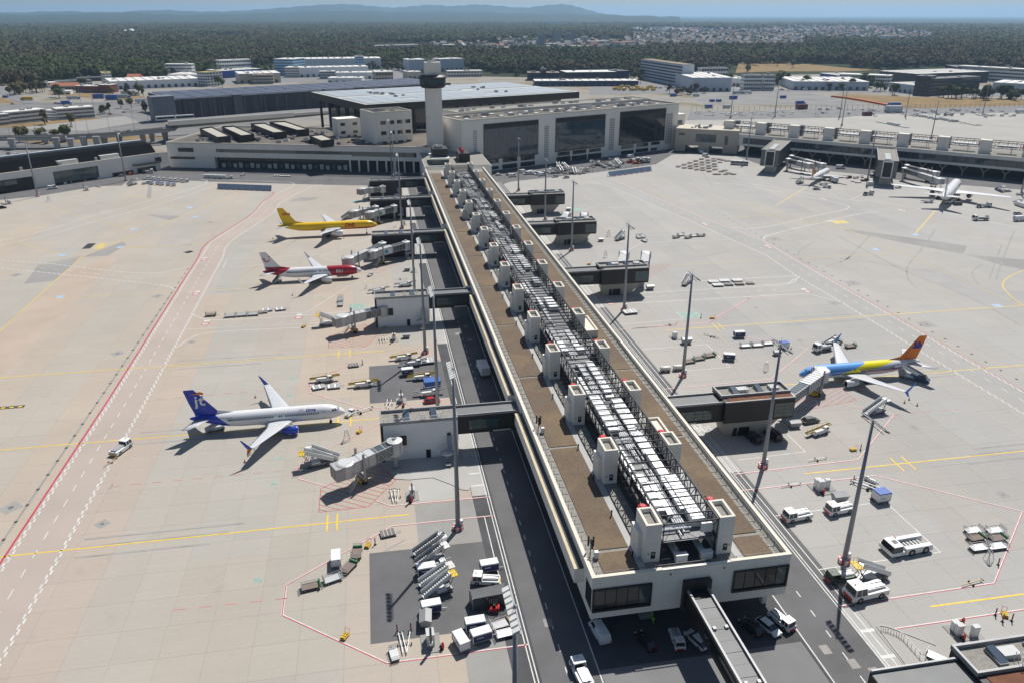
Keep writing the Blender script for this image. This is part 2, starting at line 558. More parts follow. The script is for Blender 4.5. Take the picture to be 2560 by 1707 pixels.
struct(MB().sheet([(p[0],p[1],-0.25)for p in[at('Q4',1000,550),at('Q4',2352,560),at('Q5',800,560),at('Q5',190,465),at('Q4',2000,400),at('Q4',1500,400),at('Q4',760,395)]]).build('storage_yard',mat('yard_gravel',(0.225,0.222,0.215),0.95,var=0.25,scale=0.03,detail=8)))
struct(MB().sheet([(p[0],p[1],-0.2)for p in[at('Q5',190,470),at('Q5',800,565),at('Q5',1000,590),at('Q5',2600,590),at('Q5',2600,500),at('Q5',1300,470),at('Q5',350,440)]]).build('dry_meadow',grass_dry))
struct(MB().sheet([(p[0],p[1],-0.22)for p in[at('Z3',380,500),at('Z3',640,490),at('Z3',1100,490),at('Z3',1400,480),at('Z3',1100,462),at('Z3',650,415),at('Z3',400,425)]]).build('dry_meadow',grass_dry))
struct(MB().sheet([(p[0],p[1],-0.30)for p in[at('Q1',-200,1280),at('Q1',900,1190),at('Q1',2000,1080),at('Q2',1700,760),at('Q2',2352,700),at('Q2',2352,640),at('Q2',200,850),at('Q1',1800,800),at('Q1',1700,600),at('Q1',900,590),at('Q1',300,600),at('Q1',-200,640)]]).build('landside_tarmac',mat('tarmac_landside',(0.17,0.168,0.165),0.9,var=0.3,scale=0.02,detail=8)))
for k,(pts,w,mt)in enumerate([([at('Q1',-100,380),at('Q1',60,470),at('Q1',220,560),at('Q1',420,600),at('Q1',800,600),at('Q1',1300,590),at('Q1',1800,560)],16,asph3),([at('Q1',-50,640),at('Q1',300,640),at('Q1',700,640),at('Q1',1150,680),at('Q1',1500,740),at('Q1',1750,830)],13,asph3),([at('Q1',1150,700),at('Q1',1450,690),at('Q1',1830,640)],20,asph3),([at('Q1',-50,1120),at('Q1',500,1105),at('Q1',1300,1110),at('Q1',1900,1090)],10,asph2),([at('Q1',-50,1230),at('Q1',300,1210),at('Q1',700,1180),at('Q1',950,1150)],12,asph3),]):
 mb = MB()
 ribbon(mb,smooth_path(pts,4),w,-0.12+0.012*k)
 struct(mb.build('landside_road',mt))
struct(MB().sheet([(p[0],p[1],-0.18)for p in[at('Q1',150,900),at('Q1',1000,930),at('Q1',1700,820),at('Q1',1500,750),at('Q1',600,850)]]).build('landside_yard',conc_mid))
struct(MB().sheet([(p[0],p[1],-0.19)for p in[at('Q1',-100,700),at('Q1',500,660),at('Q1',700,640),at('Q1',0,625),at('Q1',-100,630)]]).build('parking_lot',asph3))
struct(MB().sheet([(p[0],p[1],-0.2)for p in[at('Q1',560,500),at('Q1',1400,560),at('Q1',1780,540),at('Q1',1300,480),at('Q1',900,490),at('Q1',600,465)]]).build('dry_meadow',grass_dry))
struct(MB().sheet([(p[0],p[1],-0.2)for p in[at('Q1',-50,590),at('Q1',200,600),at('Q1',0,530),at('Q1',-50,540)]]).build('dry_meadow',grass_dry))
struct(MB().sheet([(p[0],p[1],-0.19)for p in[at('Q1',-50,890),at('Q1',300,880),at('Q1',1200,790),at('Q1',1150,770),at('Q1',500,820),at('Q1',-50,860)]]).build('dry_meadow',grass_dry))
struct(MB().sheet([(p[0],p[1],-0.21)for p in[at('Q1',450,1080),at('Q1',850,1070),at('Q1',2000,1010),at('Q1',1900,985),at('Q1',700,1010),at('Q1',200,1040)]]).build('dry_meadow',grass_dry))
struct(MB().sheet([(p[0],p[1],-0.24)for p in[at('Q1',1300,480),at('Q2',0,440),at('Q2',1500,360),at('Q3',900,380),at('Q3',900,240),at('Q2',800,280),at('Q2',0,390),at('Q1',1350,430)]]).build('freight_yard',asph3))
struct(MB().sheet([(p[0],p[1],-0.24)for p in[at('Q4',-300,440),at('Q4',800,420),at('Q5',200,410),at('Q5',2500,470),at('Q5',2500,430),at('Q5',1000,390),at('Q4',1300,370),at('Q4',200,280),at('Q4',-300,300)]]).build('freight_yard',asph3))
# painted lines (parts of the apron they lie on)
def line(name,pts,w,mt,parent,z=Z2):
 mb = MB()
 ribbon(mb,[(p[0],p[1])for p in pts],w,z)
 return mb.build(name,mt,parent)
def dashed(name,pts,w,mt,parent,on,gap,z=Z2,stagger=0.0):
 mb = MB()
 dashes(mb,[(p[0],p[1])for p in pts],w,z,on,gap,0,stagger)
 return mb.build(name,mt,parent)
def lettering(body,size,c,rz,mt,parent,name='pavement_lettering',z=Z3,sy=1.0):
 v,f = text_mesh(body,size)
 w = max(p.x for p in v)
 h = max(p.y for p in v)
 mb = MB()
 mb.add([(*[a+b_ for a,b_ in zip(c,rot2(p.x-w/2,(p.y-h/2)*sy,rz))],z)for p in v],f)
 return mb.build(name,mt,parent)
yl = dict(name='lead_in_line')
for yy,x1 in((137.7,2.7),(181.4,-2),(225.6,0)):
 line('lead_in_line',[(-330,yy),(x1,yy)],0.34,yel_p,apronL)
for yy,x1 in((90.0,-3.0),):
 line('lead_in_line',[(-25,yy),(x1,yy)],0.4,yel_p,apronL)
for yy in(296,363,409):
 line('lead_in_line',[(-125,yy),(0,yy)],0.3,yel_f,apronL)
for yy in(137.6,181.3,226.5):
 line('lead_in_line',[(93,yy),(330,yy)],0.34,yel_p,apronR)
for yy in(295,352):
 line('lead_in_line',[(105,yy),(225,yy)],0.3,yel_f,apronR)
line('lead_in_line',[at('R',1200,1028),at('R',2000,920)],0.4,yel_p,apronR)
for yy,xs in((137.7,(-14.2,-12.2)),(225.6,(-14.2,-10.8)),(181.4,(-13.2,-10)),(90,(-17.2,-15.2))):
 for xx in xs:
  line('stop_bar',[(xx,yy-3),(xx,yy+3)],0.34,yel_p,apronL,Z3)
for(xx,yy)in((116.5,137.6),(119.5,137.6),(110.5,226.5),(112.5,226.5)):
 line('stop_bar',[(xx-0.2,yy-3),(xx+0.2,yy+3)],0.34,yel_p,apronR,Z3)
line('taxi_line',smooth_path([(-70,497),(-96.1,429.5),(-116.7,375.8),(-125.8,353.3),(-126.5,337.7),(-126.4,319.2)],6)+[(-125.5,264),(-125.5,120)],0.32,yel_p,apronL,Z3)
line('taxi_line',smooth_path([(-127,352),(-150,331),(-190,305),(-250,275)],5),0.3,yel_f,apronL)
for a,b_ in((at('L1',100,1070),at('L1',720,1255)),(at('L1',330,610),at('L1',1600,945)),(at('L1',1350,475),at('L1',2290,685)),(at('L1',1520,1170),at('L1',2352,1140))):
 line('lead_in_line',[a,b_],0.34,yel_f,apronL)
line('taxi_line',[(160,430),(226.8,341.3),(228.2,303),(228,265.6),(227.9,224.9),(227.8,120)],0.32,yel_f,apronR,Z3)
line('taxi_line',smooth_path([(320,290),(285,272),(261.4,262.7),(248.1,255.8),(240.3,249.4),(235.5,242.9),(229.5,228),(228,205)],6),0.36,yel_p,apronR,Z4)
line('taxi_line',smooth_path([at('E',1380,260),at('J1',400,850),at('J1',1150,1010),at('J1',1960,1238)],5),0.3,yel_f,apronR)
line('lead_in_line',[(259.3,431.5),(217,388.9)],0.4,yel_p,apronR)
line('lead_in_line',[(296.8,364),(255.9,323.8)],0.45,yel_p,apronR)
line('lead_in_line',[at('J1',0,1020),at('J1',690,980)],0.34,yel_f,apronR)
redL = [(-75.6,55),(-75.4,205),(-76.7,310)]+smooth_path([(-76.9,340),(-77.0,366),(-65.1,414.9),(-61.9,449.3),(-58.1,468.2),(-59.7,475.4)],5)
line('red_line',redL,0.45,red_p,apronL)
dashed('zigzag_line',[(-74.6,55),(-74.4,205),(-75.6,310),(-75.8,366),(-64,415),(-61,449)],0.36,white_p,apronL,1.3,0.0,Z2,0.22)
zzr = [(-65,55),(-65.2,205),(-66.2,308)]+smooth_path([(-66.5,340),(-66.8,366),(-53.9,418.4),(-51.1,447.4),(-36.3,488.2),(-30.6,490.9)],5)
dashed('zigzag_line',zzr,0.36,white_p,apronL,1.3,0.0,Z2,0.22)
dashed('centre_dashes',[(-69.8,55),(-70.2,203),(-71.3,310),(-71.5,366),(-59,416),(-56,448),(-47,478)],0.22,white_p,apronL,2.6,3.2)
line('white_line',smooth_path([(-57.7,464.8),(-52,480),(-48.4,492.8),(-51.1,502.2),(-62.4,506.8),(-90,517)],5),0.35,white_p,apronL)
line('white_line',smooth_path([(-36.3,488.2),(-25,489),(0,482),(16,477)],4),0.35,white_p,apronL)
zA = smooth_path([(-260,398),(-159.8,352.4),(-137.2,343.1),(-114.4,330.9),(-96.5,322.8),(-87,322.2),(-77.1,328.9)],5)
dashed('zigzag_line',zA,0.36,white_p,apronL,1.3,0.0,Z2,0.22)
zB = smooth_path([(-260,388),(-154.9,339.8),(-127.3,326.6),(-103.8,315.2),(-83,304.4),(-76.8,297.4)],5)
dashed('zigzag_line',zB,0.36,white_p,apronL,1.3,0.0,Z2,0.22)
dashed('centre_dashes',smooth_path([(-260,393),(-157,346),(-110,323),(-90,313)],5),0.25,white_p,apronL,3,4)
line('white_line',smooth_path([(-260,300),(-173,386.5),(-161.5,398.6),(-147,427.5),(-130.7,453.2),(-108,492.2),(-102.7,512.6),(-108.4,522.9)],5),0.4,white_p,apronL)
line('white_line',smooth_path([(-250,296),(-169.2,376.7),(-151.8,396.9),(-138.8,420.8),(-117.4,452.9),(-94.9,501)],5),0.4,white_p,apronL)
line('slot_drain',[(-77.9,55),(-77.9,300)],0.5,conc_mid,apronL,0.008)
dr = MB().box(-0.32,0.32,-0.42,0.42,0,0.014).mesh('drain_cover',mat('drain_dark',(0.06,0.06,0.065),0.8))
for k in range(38):
 put('drain_cover',dr,apronL,(-77.9,101+6.05*k,0.006))
 put('drain_cover',dr,apronR,(179.6,155+6.05*k,0.006))
for ap,k,x,y,s in((apronL,'L5',90,900,5.2),(apronL,'L5',860,1037,3.4),(apronL,'L4',1440,900,4.6),(apronL,'L4',1930,200,4.6),(apronL,'L1',200,1510,5),(apronL,'L1',2300,1227,5),(apronL,'A',215,970,3.2),(apronL,'A',198,357,4.4),(apronL,'A',345,152,4.4),(apronR,'M2',150,683,5),(apronR,'M2',1000,1158,5),(apronR,'M1',1890,1020,3.5),(apronR,'S',2010,933,2.2),(apronR,'S',850,55,1.6),(apronR,'S',1175,297,1.6),(apronR,'R',1712,240,2.2),(apronR,'M1',1160,237,5.5)):
 p = at(k,x,y)
 patch('manhole_surround',[(p.x-s/2,p.y),(p.x,p.y-s/2),(p.x+s/2,p.y),(p.x,p.y+s/2)]if ap is apronL else rect(p.x-s/2,p.x+s/2,p.y-s/2,p.y+s/2),mat('concrete_manhole',(0.30,0.295,0.285),0.85),ap,0.008)
 MB().prism([(p.x+s*0.12*math.cos(t*math.pi/4),p.y+s*0.12*math.sin(t*math.pi/4))for t in range(8)],0.0,0.024).build('manhole_cover',drain_m,ap)
for ap,pts in((apronL,[(20.1,134.2),(-0.9,134.3),(-20.9,119.7),(-20.9,111.8),(-3.1,97.5),(20.3,97.4)]),(apronL,[at('B',2250,932),at('B',1575,995),at('B',1475,958)]),(apronL,[at('B',1145,862),at('B',945,808),at('B',950,700),at('B',1490,435),at('B',1510,435)]),(apronL,[at('B',1530,320),at('B',1400,330),at('B',1020,220),at('B',1030,130),at('B',1290,35)]),(apronR,[at('R',-150,215),at('R',815,107),at('R',1850,360),at('R',1650,862),at('R',555,1025)]),(apronR,[at('R',940,1185),at('R',1858,1048),at('R',2100,1015)]),(apronR,[at('S',690,1278),at('S',1605,1170),at('S',1870,840),at('S',1490,760)]),(apronR,[at('S',190,652),at('S',960,580),at('S',1235,357),at('S',560,228)]),(apronR,[at('S',-60,210),at('S',500,170),at('S',790,0),at('M1',840,962),at('M1',1400,935)]),(apronR,[at('E',920,1340),at('E',1600,1285),at('E',1905,1105)])):
 q = [(p[0],p[1])for p in ap and pts]
 line('stand_outline',q,0.36,white_p,ap,Z2)
 mb = MB()
 ribbon(mb,[(p[0]-0.03,p[1]-0.12)for p in q],0.17,Z3)
 mb.build('stand_outline',red_p,ap)
for ap,pts in((apronL,[(-62.5,159.9),(-17,159.9)]),(apronL,[(-62.5,203),(-22,204)]),(apronR,[at('S',1870,840),at('S',2352,797)]),(apronL,[at('C',-900,920),at('C',20,825)])):
 dashed('red_dashes',pts,0.22,red_f,ap,2.2,2.2)
line('red_dashes',[at('L2',1260,868),at('L2',1830,838)],0.3,red_f,apronL)
def hatch(poly,ap,step=1.5,w=0.14,ang=math.radians(-32),mt=None):
 mt = mt or red_p
 P = [Vector((p[0],p[1]))for p in poly]
 mb = MB()
 ribbon(mb,[tuple(p)for p in P]+[tuple(P[0])],w,Z2)
 d = Vector((math.cos(ang),math.sin(ang)))
 n = Vector((-d.y,d.x))
 lo,hi = min(p.dot(n)for p in P),max(p.dot(n)for p in P)
 t = lo+step*0.6
 while t<hi:
  xs = []
  for a,b_ in zip(P,P[1:]+P[:1]):
   da,db = a.dot(n)-t,b_.dot(n)-t
   if da*db<0:
    xs.append((a+(b_-a)*(da/(da-db))).dot(d))
  xs.sort()
  for i in range(0,len(xs)-1,2):
   a,b_ = n*t+d*xs[i],n*t+d*xs[i+1]
   ribbon(mb,[tuple(a),tuple(b_)],w,Z2)
  t+=step
 mb.build('hatched_area',mt,ap)
hatch([at('B',*q)for q in((1610,820),(1425,1000),(1085,1038),(1100,875),(1290,790),(1500,720))],apronL)
hatch([at('A',*q)for q in((1510,900),(1410,1000),(1150,1010),(1158,930),(1300,880),(1400,850))],apronL)
hatch([at('S',*q)for q in((1100,830),(1590,735),(1470,640),(1200,660))],apronR,ang=math.radians(30))
hatch([at('E',*q)for q in((1145,960),(1325,850),(1240,845),(1150,860))],apronR,mt=red_f,step=1.2)
hatch([at('A',*q)for q in((1500,500),(1620,440),(1560,430),(1400,500))],apronL,mt=red_f)
pr = [at('S',1245+55*math.cos(t*0.5236),752+24*math.sin(t*0.5236))for t in range(13)]
line('parking_ring',pr,0.22,white_p,apronR,Z3)
for ap,k,x,y,sx,sy,mt in((apronL,'B',780,840,1.4,1.4,green_p),(apronL,'B',810,667,1.4,1.4,green_p),(apronL,'B',882,243,1.4,1.4,green_p),(apronL,'B',903,125,1.4,1.4,green_p),(apronL,'A',1095,667,1.5,1.5,green_p),(apronL,'A',1345,730,5.5,6,green_p),(apronL,'L5',2165,1510,1.5,1.5,green_p),(apronR,'S',365,110,7,6,green_p),(apronR,'E',610,435,6,8,green_p),(apronL,'L3',190,730,7,6,green_p),(apronL,'L1',760,1265,3,3,blue_p),(apronL,'L1',1640,950,3,3,blue_p),(apronL,'L1',1475,1168,2.6,3,blue_p),(apronL,'L2',360,685,3,4,blue_p),(apronL,'L2',435,795,3,3,blue_p),(apronL,'L4',740,208,2.6,3,blue_p),(apronR,'M2',415,295,3,3,blue_p),(apronR,'M2',1815,945,3,3,blue_p),(apronR,'M2',868,125,3,3,blue_p),(apronR,'M1',1955,28,8,6,yel_f),(apronL,'L1',1230,1155,3.5,9,yel_f),(apronL,'L1',1090,1155,3.5,9,black_p)):
 p = at(k,x,y)
 patch('painted_panel',rect(p.x-sx/2,p.x+sx/2,p.y-sy/2,p.y+sy/2),mt,ap,Z1)
for ap,k,x,y in((apronL,'A',300,410),(apronL,'A',245,645),(apronL,'A',310,848),(apronL,'A',948,805),(apronR,'M1',320,60),(apronR,'M1',1100,337),(apronR,'M1',1565,880),(apronR,'E',865,1143),(apronR,'J1',1500,740),(apronR,'J2',490,918)):
 p = at(k,x,y)
 for r,mt,z in((1.35,red_p,Z2),(1.0,white_p,Z3)):
  MB().sheet([(p.x+r*math.cos(t*math.pi/6),p.y+r*math.sin(t*math.pi/6),z)for t in range(12)]).build('speed_sign_marking',mt,ap)
 lettering('30',1.2,(p.x,p.y),0,red_p,ap,z=Z4)
 patch('painted_panel',rect(p.x-0.9,p.x+0.9,p.y+2.2,p.y+3.6),white_p,ap,Z2)
for ap,x,y in((apronL,-103,205),(apronR,238,204)):
 for i in range(6):
  patch('painted_panel',rect(x-6+2.1*i,x-4+2.1*i,y-0.8,y+0.8),black_p,ap,Z1)
  patch('painted_panel',rect(x-5.6+2.1*i,x-4.5+2.1*i,y-0.35,y+0.35),yel_p if ap is apronL else white_p,ap,Z2)
line('red_line',[(175.6,120),(175.9,190),(176.6,238),(177.4,300),(178.4,325.5),(169.1,366),(151,482)],0.34,red_f,apronR)
dashed('zigzag_line',[(174.7,120),(175,190),(175.6,238),(176.5,300),(177.2,325.5),(168,366),(150,480)],0.32,white_p,apronR,1.3,0.0,Z2,0.2)
dashed('zigzag_line',[(165,120),(165.3,189),(166,241),(165.5,272),(167.2,302),(157.9,368),(143.4,452),(133.7,474)],0.32,white_p,apronR,1.3,0.0,Z2,0.2)
dashed('centre_dashes',[(170.5,120),(171.3,231),(171.2,265),(172,301),(164,368),(148,460)],0.22,white_p,apronR,2.6,4)
zC = smooth_path([at('M1',640,95),at('M1',830,108),at('M1',1080,80),at('M1',1460,0),at('J1',1180,1025),at('J1',1700,920),at('J1',1840,880),at('J1',1800,820),at('J1',1050,670),at('J1',230,520),at('J1',0,490),at('E',1650,240)],5)
line('white_line',zC,0.4,white_p,apronR)
zD = smooth_path([at('M1',1030,245),at('M1',1060,200),at('M1',1400,110),at('M1',1880,5),at('J1',1500,1080),at('J1',2100,950),at('J1',2352,935)],5)
line('white_line',zD,0.4,white_p,apronR)
line('white_line',smooth_path([at('J1',0,440),at('J1',1000,600),at('J1',1900,750),at('J2',0,760),at('J2',1000,930),at('J2',2352,1190)],4),0.35,white_p,apronR)
for ap,pts in((apronR,[at('M1',-600,910),at('M1',0,870),at('M1',900,820),at('M1',1250,800),at('M1',1400,760),at('M1',1440,700)]),(apronR,[at('M1',-600,1020),at('M1',0,990),at('M1',800,945),at('M1',1500,908),at('M1',1700,940),at('M1',1980,1010)]),(apronR,[at('M1',160,755),at('M1',1380,690),at('M1',1380,735),at('M1',1300,780),at('M1',1000,800)]),(apronL,[at('A',230,770),at('A',250,795),at('A',400,822),at('A',900,795),at('A',1480,745)]),(apronL,[at('A',110,1010),at('A',200,950),at('A',350,905),at('A',900,875),at('A',1200,860)])):
 line('white_line',smooth_path(pts,4),0.3,white_p,ap)
dashed('centre_dashes',[at('M1',-600,960),at('M1',0,920),at('M1',1200,860)],0.22,white_p,apronR,2.5,3)
dashed('centre_dashes',[at('A',330,868),at('A',1100,822)],0.22,white_p,apronL,2.5,3)
for ap,pts in((apronL,[at('A',290,780),at('A',1000,770),at('A',1290,590),at('A',1440,540)]),(apronL,[at('A',430,465),at('A',460,405),at('A',1150,370)]),(apronL,[at('A',430,465),at('A',930,425)]),(apronL,[at('A',1270,440),at('A',1090,390),at('A',1440,260)]),(apronL,[at('A',180,885),at('A',1190,835)]),(apronR,[at('R',110,390),at('R',880,290),at('R',1270,645),at('R',415,768)]),(apronR,[at('S',725,1172),at('S',1215,1112),at('S',1085,985)]),(apronR,[at('S',20,362),at('S',490,325),at('S',665,492),at('S',330,520)]),(apronR,[at('E',1360,1210),at('E',1410,1260),at('E',930,1300)]),(apronR,[at('E',1000,740),at('E',1100,685),at('E',1790,660)]),(apronR,[at('E',990,640),at('E',1640,605)]),(apronR,[at('E',640,455),at('E',700,425),at('E',1180,415)]),(apronR,[at('J1',330,470),at('J1',700,350)]),(apronR,[at('J1',1900,745),at('J1',2300,540)])):
 line('white_line',pts,0.22,white_p,ap)
for x in(19.75,20.35):
 line('edge_line',[(x,40),(x,500)],0.2,white_p,rd)
line('edge_line',[(30.35,40),(30.35,480)],0.22,white_p,rd,0.012)
dashed('centre_dashes',[(25.2,40),(25.2,480)],0.2,white_p,rd,1.6,3.4,0.012)
line('edge_line',[(18.2,98),(18.2,134)],0.2,white_p,rd)
line('edge_line',[(18.2,186),(18.2,214)],0.2,white_p,rd)
for x in(66.3,76.3,76.9,78.3):
 line('edge_line',[(x,40),(x,480)],0.2,white_p,rd,0.012)
dashed('centre_dashes',[(71.1,40),(71.1,480)],0.2,white_p,rd,1.6,3.4,0.012)
p = at('B',2120,642)
lettering('BUS',2.6,(p.x,p.y),math.pi,white_p,rd,sy=1.3)
p = at('S',465,945)
lettering('BUS',2.8,(p.x,p.y),0,white_p,rd,sy=1.3)
p = at('E',690,1005)
lettering('BUS',2.8,(p.x,p.y),0,white_p,rd,sy=1.3)
for(x,y)in((18.3,151),(18.3,146)):
 patch('painted_panel',rect(x-1.3,x+1.3,y-0.25,y+0.25),white_p,rd,Z2)
for k,x,y in(('R',755,1197),('R',900,1378)):
 p = at(k,x,y)
 patch('painted_panel',rect(p.x-1.3,p.x+1.3,p.y-0.35,p.y+0.35),white_p,rd,Z2)
for k,x,y in(('R',460,1330),('R',658,1430),('R',810,1490),('K',235,1025),('A',2090,865),('A',2035,915),('A',2120,955)):
 p = at(k,x,y)
 patch('inspection_cover',rect(p.x-0.75,p.x+0.75,p.y-1.0,p.y+1.0),mat('cover_metal',(0.25,0.24,0.23),0.7,metal=0.2),rd,0.016)
for k,pts in(('B',[(1605,812),(1700,818),(1865,803),(1990,850),(2060,885),(2105,890),(2128,870),(2105,780),(2045,540)]),):
 q = [at(k,*t)for t in pts]
 mb = MB()
 mb.prism([(t.x,t.y)for t in q]+[(16.3,166),(-2.0,166),(-2.0,159)],0.0,0.13)
 mb.build('raised_kerb',conc_pale,apronL)
rub = mat('rubber_marks',(0.305,0.298,0.288),0.9,var=0.2,scale=0.2)
for pts in([at('M2',380,100),at('M2',100,390),at('M2',0,445)],[at('M2',1100,60),at('M2',960,270),at('M2',800,460),at('M2',770,560),at('M2',800,660),at('M2',900,740)],[at('M2',2010,80),at('M2',1880,400),at('M2',1800,640)],[at('M2',0,400),at('M2',250,425),at('M2',700,500),at('M2',1100,560)],[at('M1',1650,270),at('M1',1480,370),at('M1',1450,440),at('M1',1480,500),at('M1',1650,560)],[at('M1',1730,600),at('M1',2000,500),at('M1',2110,440)],[at('M2',1640,470),at('M2',1540,540),at('M2',1530,610),at('M2',1600,700)],[at('E',1550,150),at('E',1640,280)],[at('M1',290,450),at('M1',600,380)],[at('M2',1720,640),at('M2',1860,250)],[at('M2',0,150),at('M2',700,520),at('M2',1500,850),at('M2',2100,1180)]):
 line('tyre_mark',smooth_path(pts,5),0.5,rub,apronR,0.009)
for yy in(137.7,181.4,225.6,296,363):
 for dy in(-2.9,2.9,0.4):
  line('tyre_mark',[(-62,yy+dy),(-34+dy,yy+dy)],0.55,rub,apronL,0.009)
for yy in(137.6,181.3,226.5):
 for dy in(-2.9,2.9,0.4):
  line('tyre_mark',[(136+dy,yy+dy),(164,yy+dy)],0.55,rub,apronR,0.009)
for pts in([at('A',560,520),at('A',1000,230)],[at('C',1050,330),at('C',780,480)],[at('C',810,750),at('C',790,1000)],[at('C',1530,600),at('C',1590,760)],[at('L5',950,700),at('L5',920,750)]):
 line('tyre_mark',pts,0.3,rub,apronL,0.009)
 # main pier
cream = mat('wall_cream',(0.80,0.775,0.72),0.75,var=0.05,scale=0.12,streak=0.25)
cream_top = mat('coping_cream',(0.66,0.625,0.54),0.7,var=0.06,scale=0.5)
def add_joints(m,pitch,dark=0.86):
 """thin cladding joints, upright every `pitch` metres and level every 3.9 m"""
 nt = m.node_tree
 b = nt.nodes['Principled BSDF']
 src = b.inputs['Base Color'].links[0].from_socket
 geo = nt.nodes.new('ShaderNodeNewGeometry')
 sp = nt.nodes.new('ShaderNodeSeparateXYZ')
 nt.links.new(geo.outputs['Position'],sp.inputs[0])
 sn = nt.nodes.new('ShaderNodeSeparateXYZ')
 nt.links.new(geo.outputs['Normal'],sn.inputs[0])
 run = math_node(nt,'ADD',sp.outputs[0],math_node(nt,'MULTIPLY',sp.outputs[1],0.73))
 f1 = math_node(nt,'LESS_THAN',math_node(nt,'FRACT',math_node(nt,'DIVIDE',run,pitch)),0.035)
 f2 = math_node(nt,'LESS_THAN',math_node(nt,'FRACT',math_node(nt,'DIVIDE',sp.outputs[2],3.9)),0.02)
 side = math_node(nt,'LESS_THAN',math_node(nt,'ABSOLUTE',sn.outputs[2]),0.5)
 f = math_node(nt,'MULTIPLY',math_node(nt,'MAXIMUM',f1,f2),side)
 h = nt.nodes.new('ShaderNodeHueSaturation')
 h.inputs['Value'].default_value = dark
 nt.links.new(src,h.inputs['Color'])
 nt.links.new(mix_col(nt,f,src,h.outputs[0]),b.inputs['Base Color'])
add_joints(cream,2.7)
gold_l = mat('ledge_sand',(0.56,0.47,0.30),0.6,var=0.12,scale=0.4)
roof_gravel = mat('roof_gravel',(0.27,0.26,0.235),0.95,var=0.25,scale=1.6,detail=10,bump=0.4)
roof_dark = mat('roof_membrane',(0.10,0.10,0.105),0.9,var=0.2,scale=0.3)
roof_walk = mat('roof_walkway',(0.40,0.405,0.40),0.85,var=0.1,scale=0.4)
m,nt,b = nodes_of('sedum_bed')
geo = nt.nodes.new('ShaderNodeNewGeometry')
pos = geo.outputs['Position']
c1 = ramp(nt,noise(nt,pos,0.09,7,0.62),[(0.33,(0.135,0.105,0.078)),(0.46,(0.12,0.083,0.058)),(0.55,(0.155,0.113,0.072)),(0.66,(0.195,0.14,0.078)),(0.76,(0.17,0.078,0.045))])
c2 = ramp(nt,noise(nt,pos,2.2,8,0.75),[(0.32,(0.06,0.046,0.034)),(0.7,(0.25,0.19,0.125))])
nt.links.new(mix_col(nt,0.38,c1,c2),b.inputs['Base Color'])
b.inputs['Roughness'].default_value = 0.95
bp = nt.nodes.new('ShaderNodeBump')
bp.inputs['Strength'].default_value = 0.6
nt.links.new(noise(nt,pos,5,6),bp.inputs['Height'])
nt.links.new(bp.outputs['Normal'],b.inputs['Normal'])
sedum = m
steel_dark = mat('steel_anthracite',(0.022,0.024,0.03),0.45,metal=0.3,var=0.1)
silver = mat('duct_silver',(0.80,0.81,0.82),0.4,metal=0.3,var=0.08,scale=0.6)
silver_d = mat('duct_grey',(0.50,0.51,0.53),0.4,metal=0.5,var=0.1)
white_m = mat('white_metal',(0.74,0.75,0.75),0.45,var=0.05)
grate = mat('grating',(0.18,0.185,0.195),0.6,metal=0.3,var=0.12,scale=1.2)
dark_clad = mat('cladding_dark_brown',(0.028,0.025,0.025),0.5,var=0.2,scale=0.2,streak=0.15)
dark_frame = mat('frame_black',(0.016,0.017,0.019),0.4)
glass_d = glass('glass_dark',(0.018,0.022,0.026))
glass_g = glass('glass_green',(0.05,0.085,0.085))
glass_b = glass('glass_blue',(0.04,0.07,0.095))
red_m = mat('red_enamel',(0.52,0.03,0.035),0.4,var=0.1)
grey_m = mat('grey_metal',(0.28,0.285,0.295),0.5,metal=0.2,var=0.1)
grey_l = mat('light_grey_metal',(0.50,0.505,0.51),0.5,var=0.08)
rubber = mat('rubber_black',(0.02,0.02,0.021),0.75)
PX0,PX1,PY0,PY1,RZ = 30.6,65.5,96.6,462.0,12.0
def W(mb,name,mats,root,smooth=False):
 """build world-coordinate geometry under an unrotated root"""
 return mb.build(name,mats,root,smooth,loc=tuple(-v for v in root.location))
pier = T('pier_building','long cream pier building with planted roof and black steel truss down its middle','pier',(48,270,0))
mb = MB()
mb.box(PX0,PX1,PY0,PY1,4.5,RZ-0.35)
W(mb,'wall',cream,pier)
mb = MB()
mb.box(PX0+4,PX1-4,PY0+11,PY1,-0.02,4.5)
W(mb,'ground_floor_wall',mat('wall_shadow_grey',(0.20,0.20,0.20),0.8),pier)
colm = MB().box(-0.45,0.45,-0.45,0.45,0,4.5).mesh('column',cream)
for yy in range(100,460,12):
 for xx in(32.4,63.7):
  put('column',colm,pier,(xx-48,yy-270,0))
W(MB().box(PX0+0.45,PX1-0.45,PY0+0.45,PY1,RZ-0.35,RZ),'roof_deck',roof_gravel,pier)
mb = MB()
mb.box(PX0,PX0+0.5,PY0+0.5,PY1,RZ-0.35,12.9)
mb.box(PX1-0.5,PX1,PY0+0.5,PY1,RZ-0.35,12.9)
mb.box(PX0,PX1,PY0,PY0+0.5,RZ-0.35,12.9)
W(mb,'parapet',cream,pier)
mb = MB()
mb.box(PX0-0.06,PX0+0.62,PY0+0.6,PY1,12.9,13.02)
mb.box(PX1-0.62,PX1+0.06,PY0+0.6,PY1,12.9,13.02)
mb.box(PX0-0.06,PX0+12,PY0-0.06,PY0+0.6,12.9,13.02)
mb.box(PX0+12,PX0+24,PY0-0.06,PY0+0.6,12.62,12.74)
mb.box(PX0+24,PX1+0.06,PY0-0.06,PY0+0.6,12.9,13.02)
W(mb,'coping',cream_top,pier)
BR_L = (163.0,247.0,334.0,404.5,451.0)
cuts = [101.5]+[v for yy in BR_L for v in(yy-5.4,yy+4.0)]+[458]
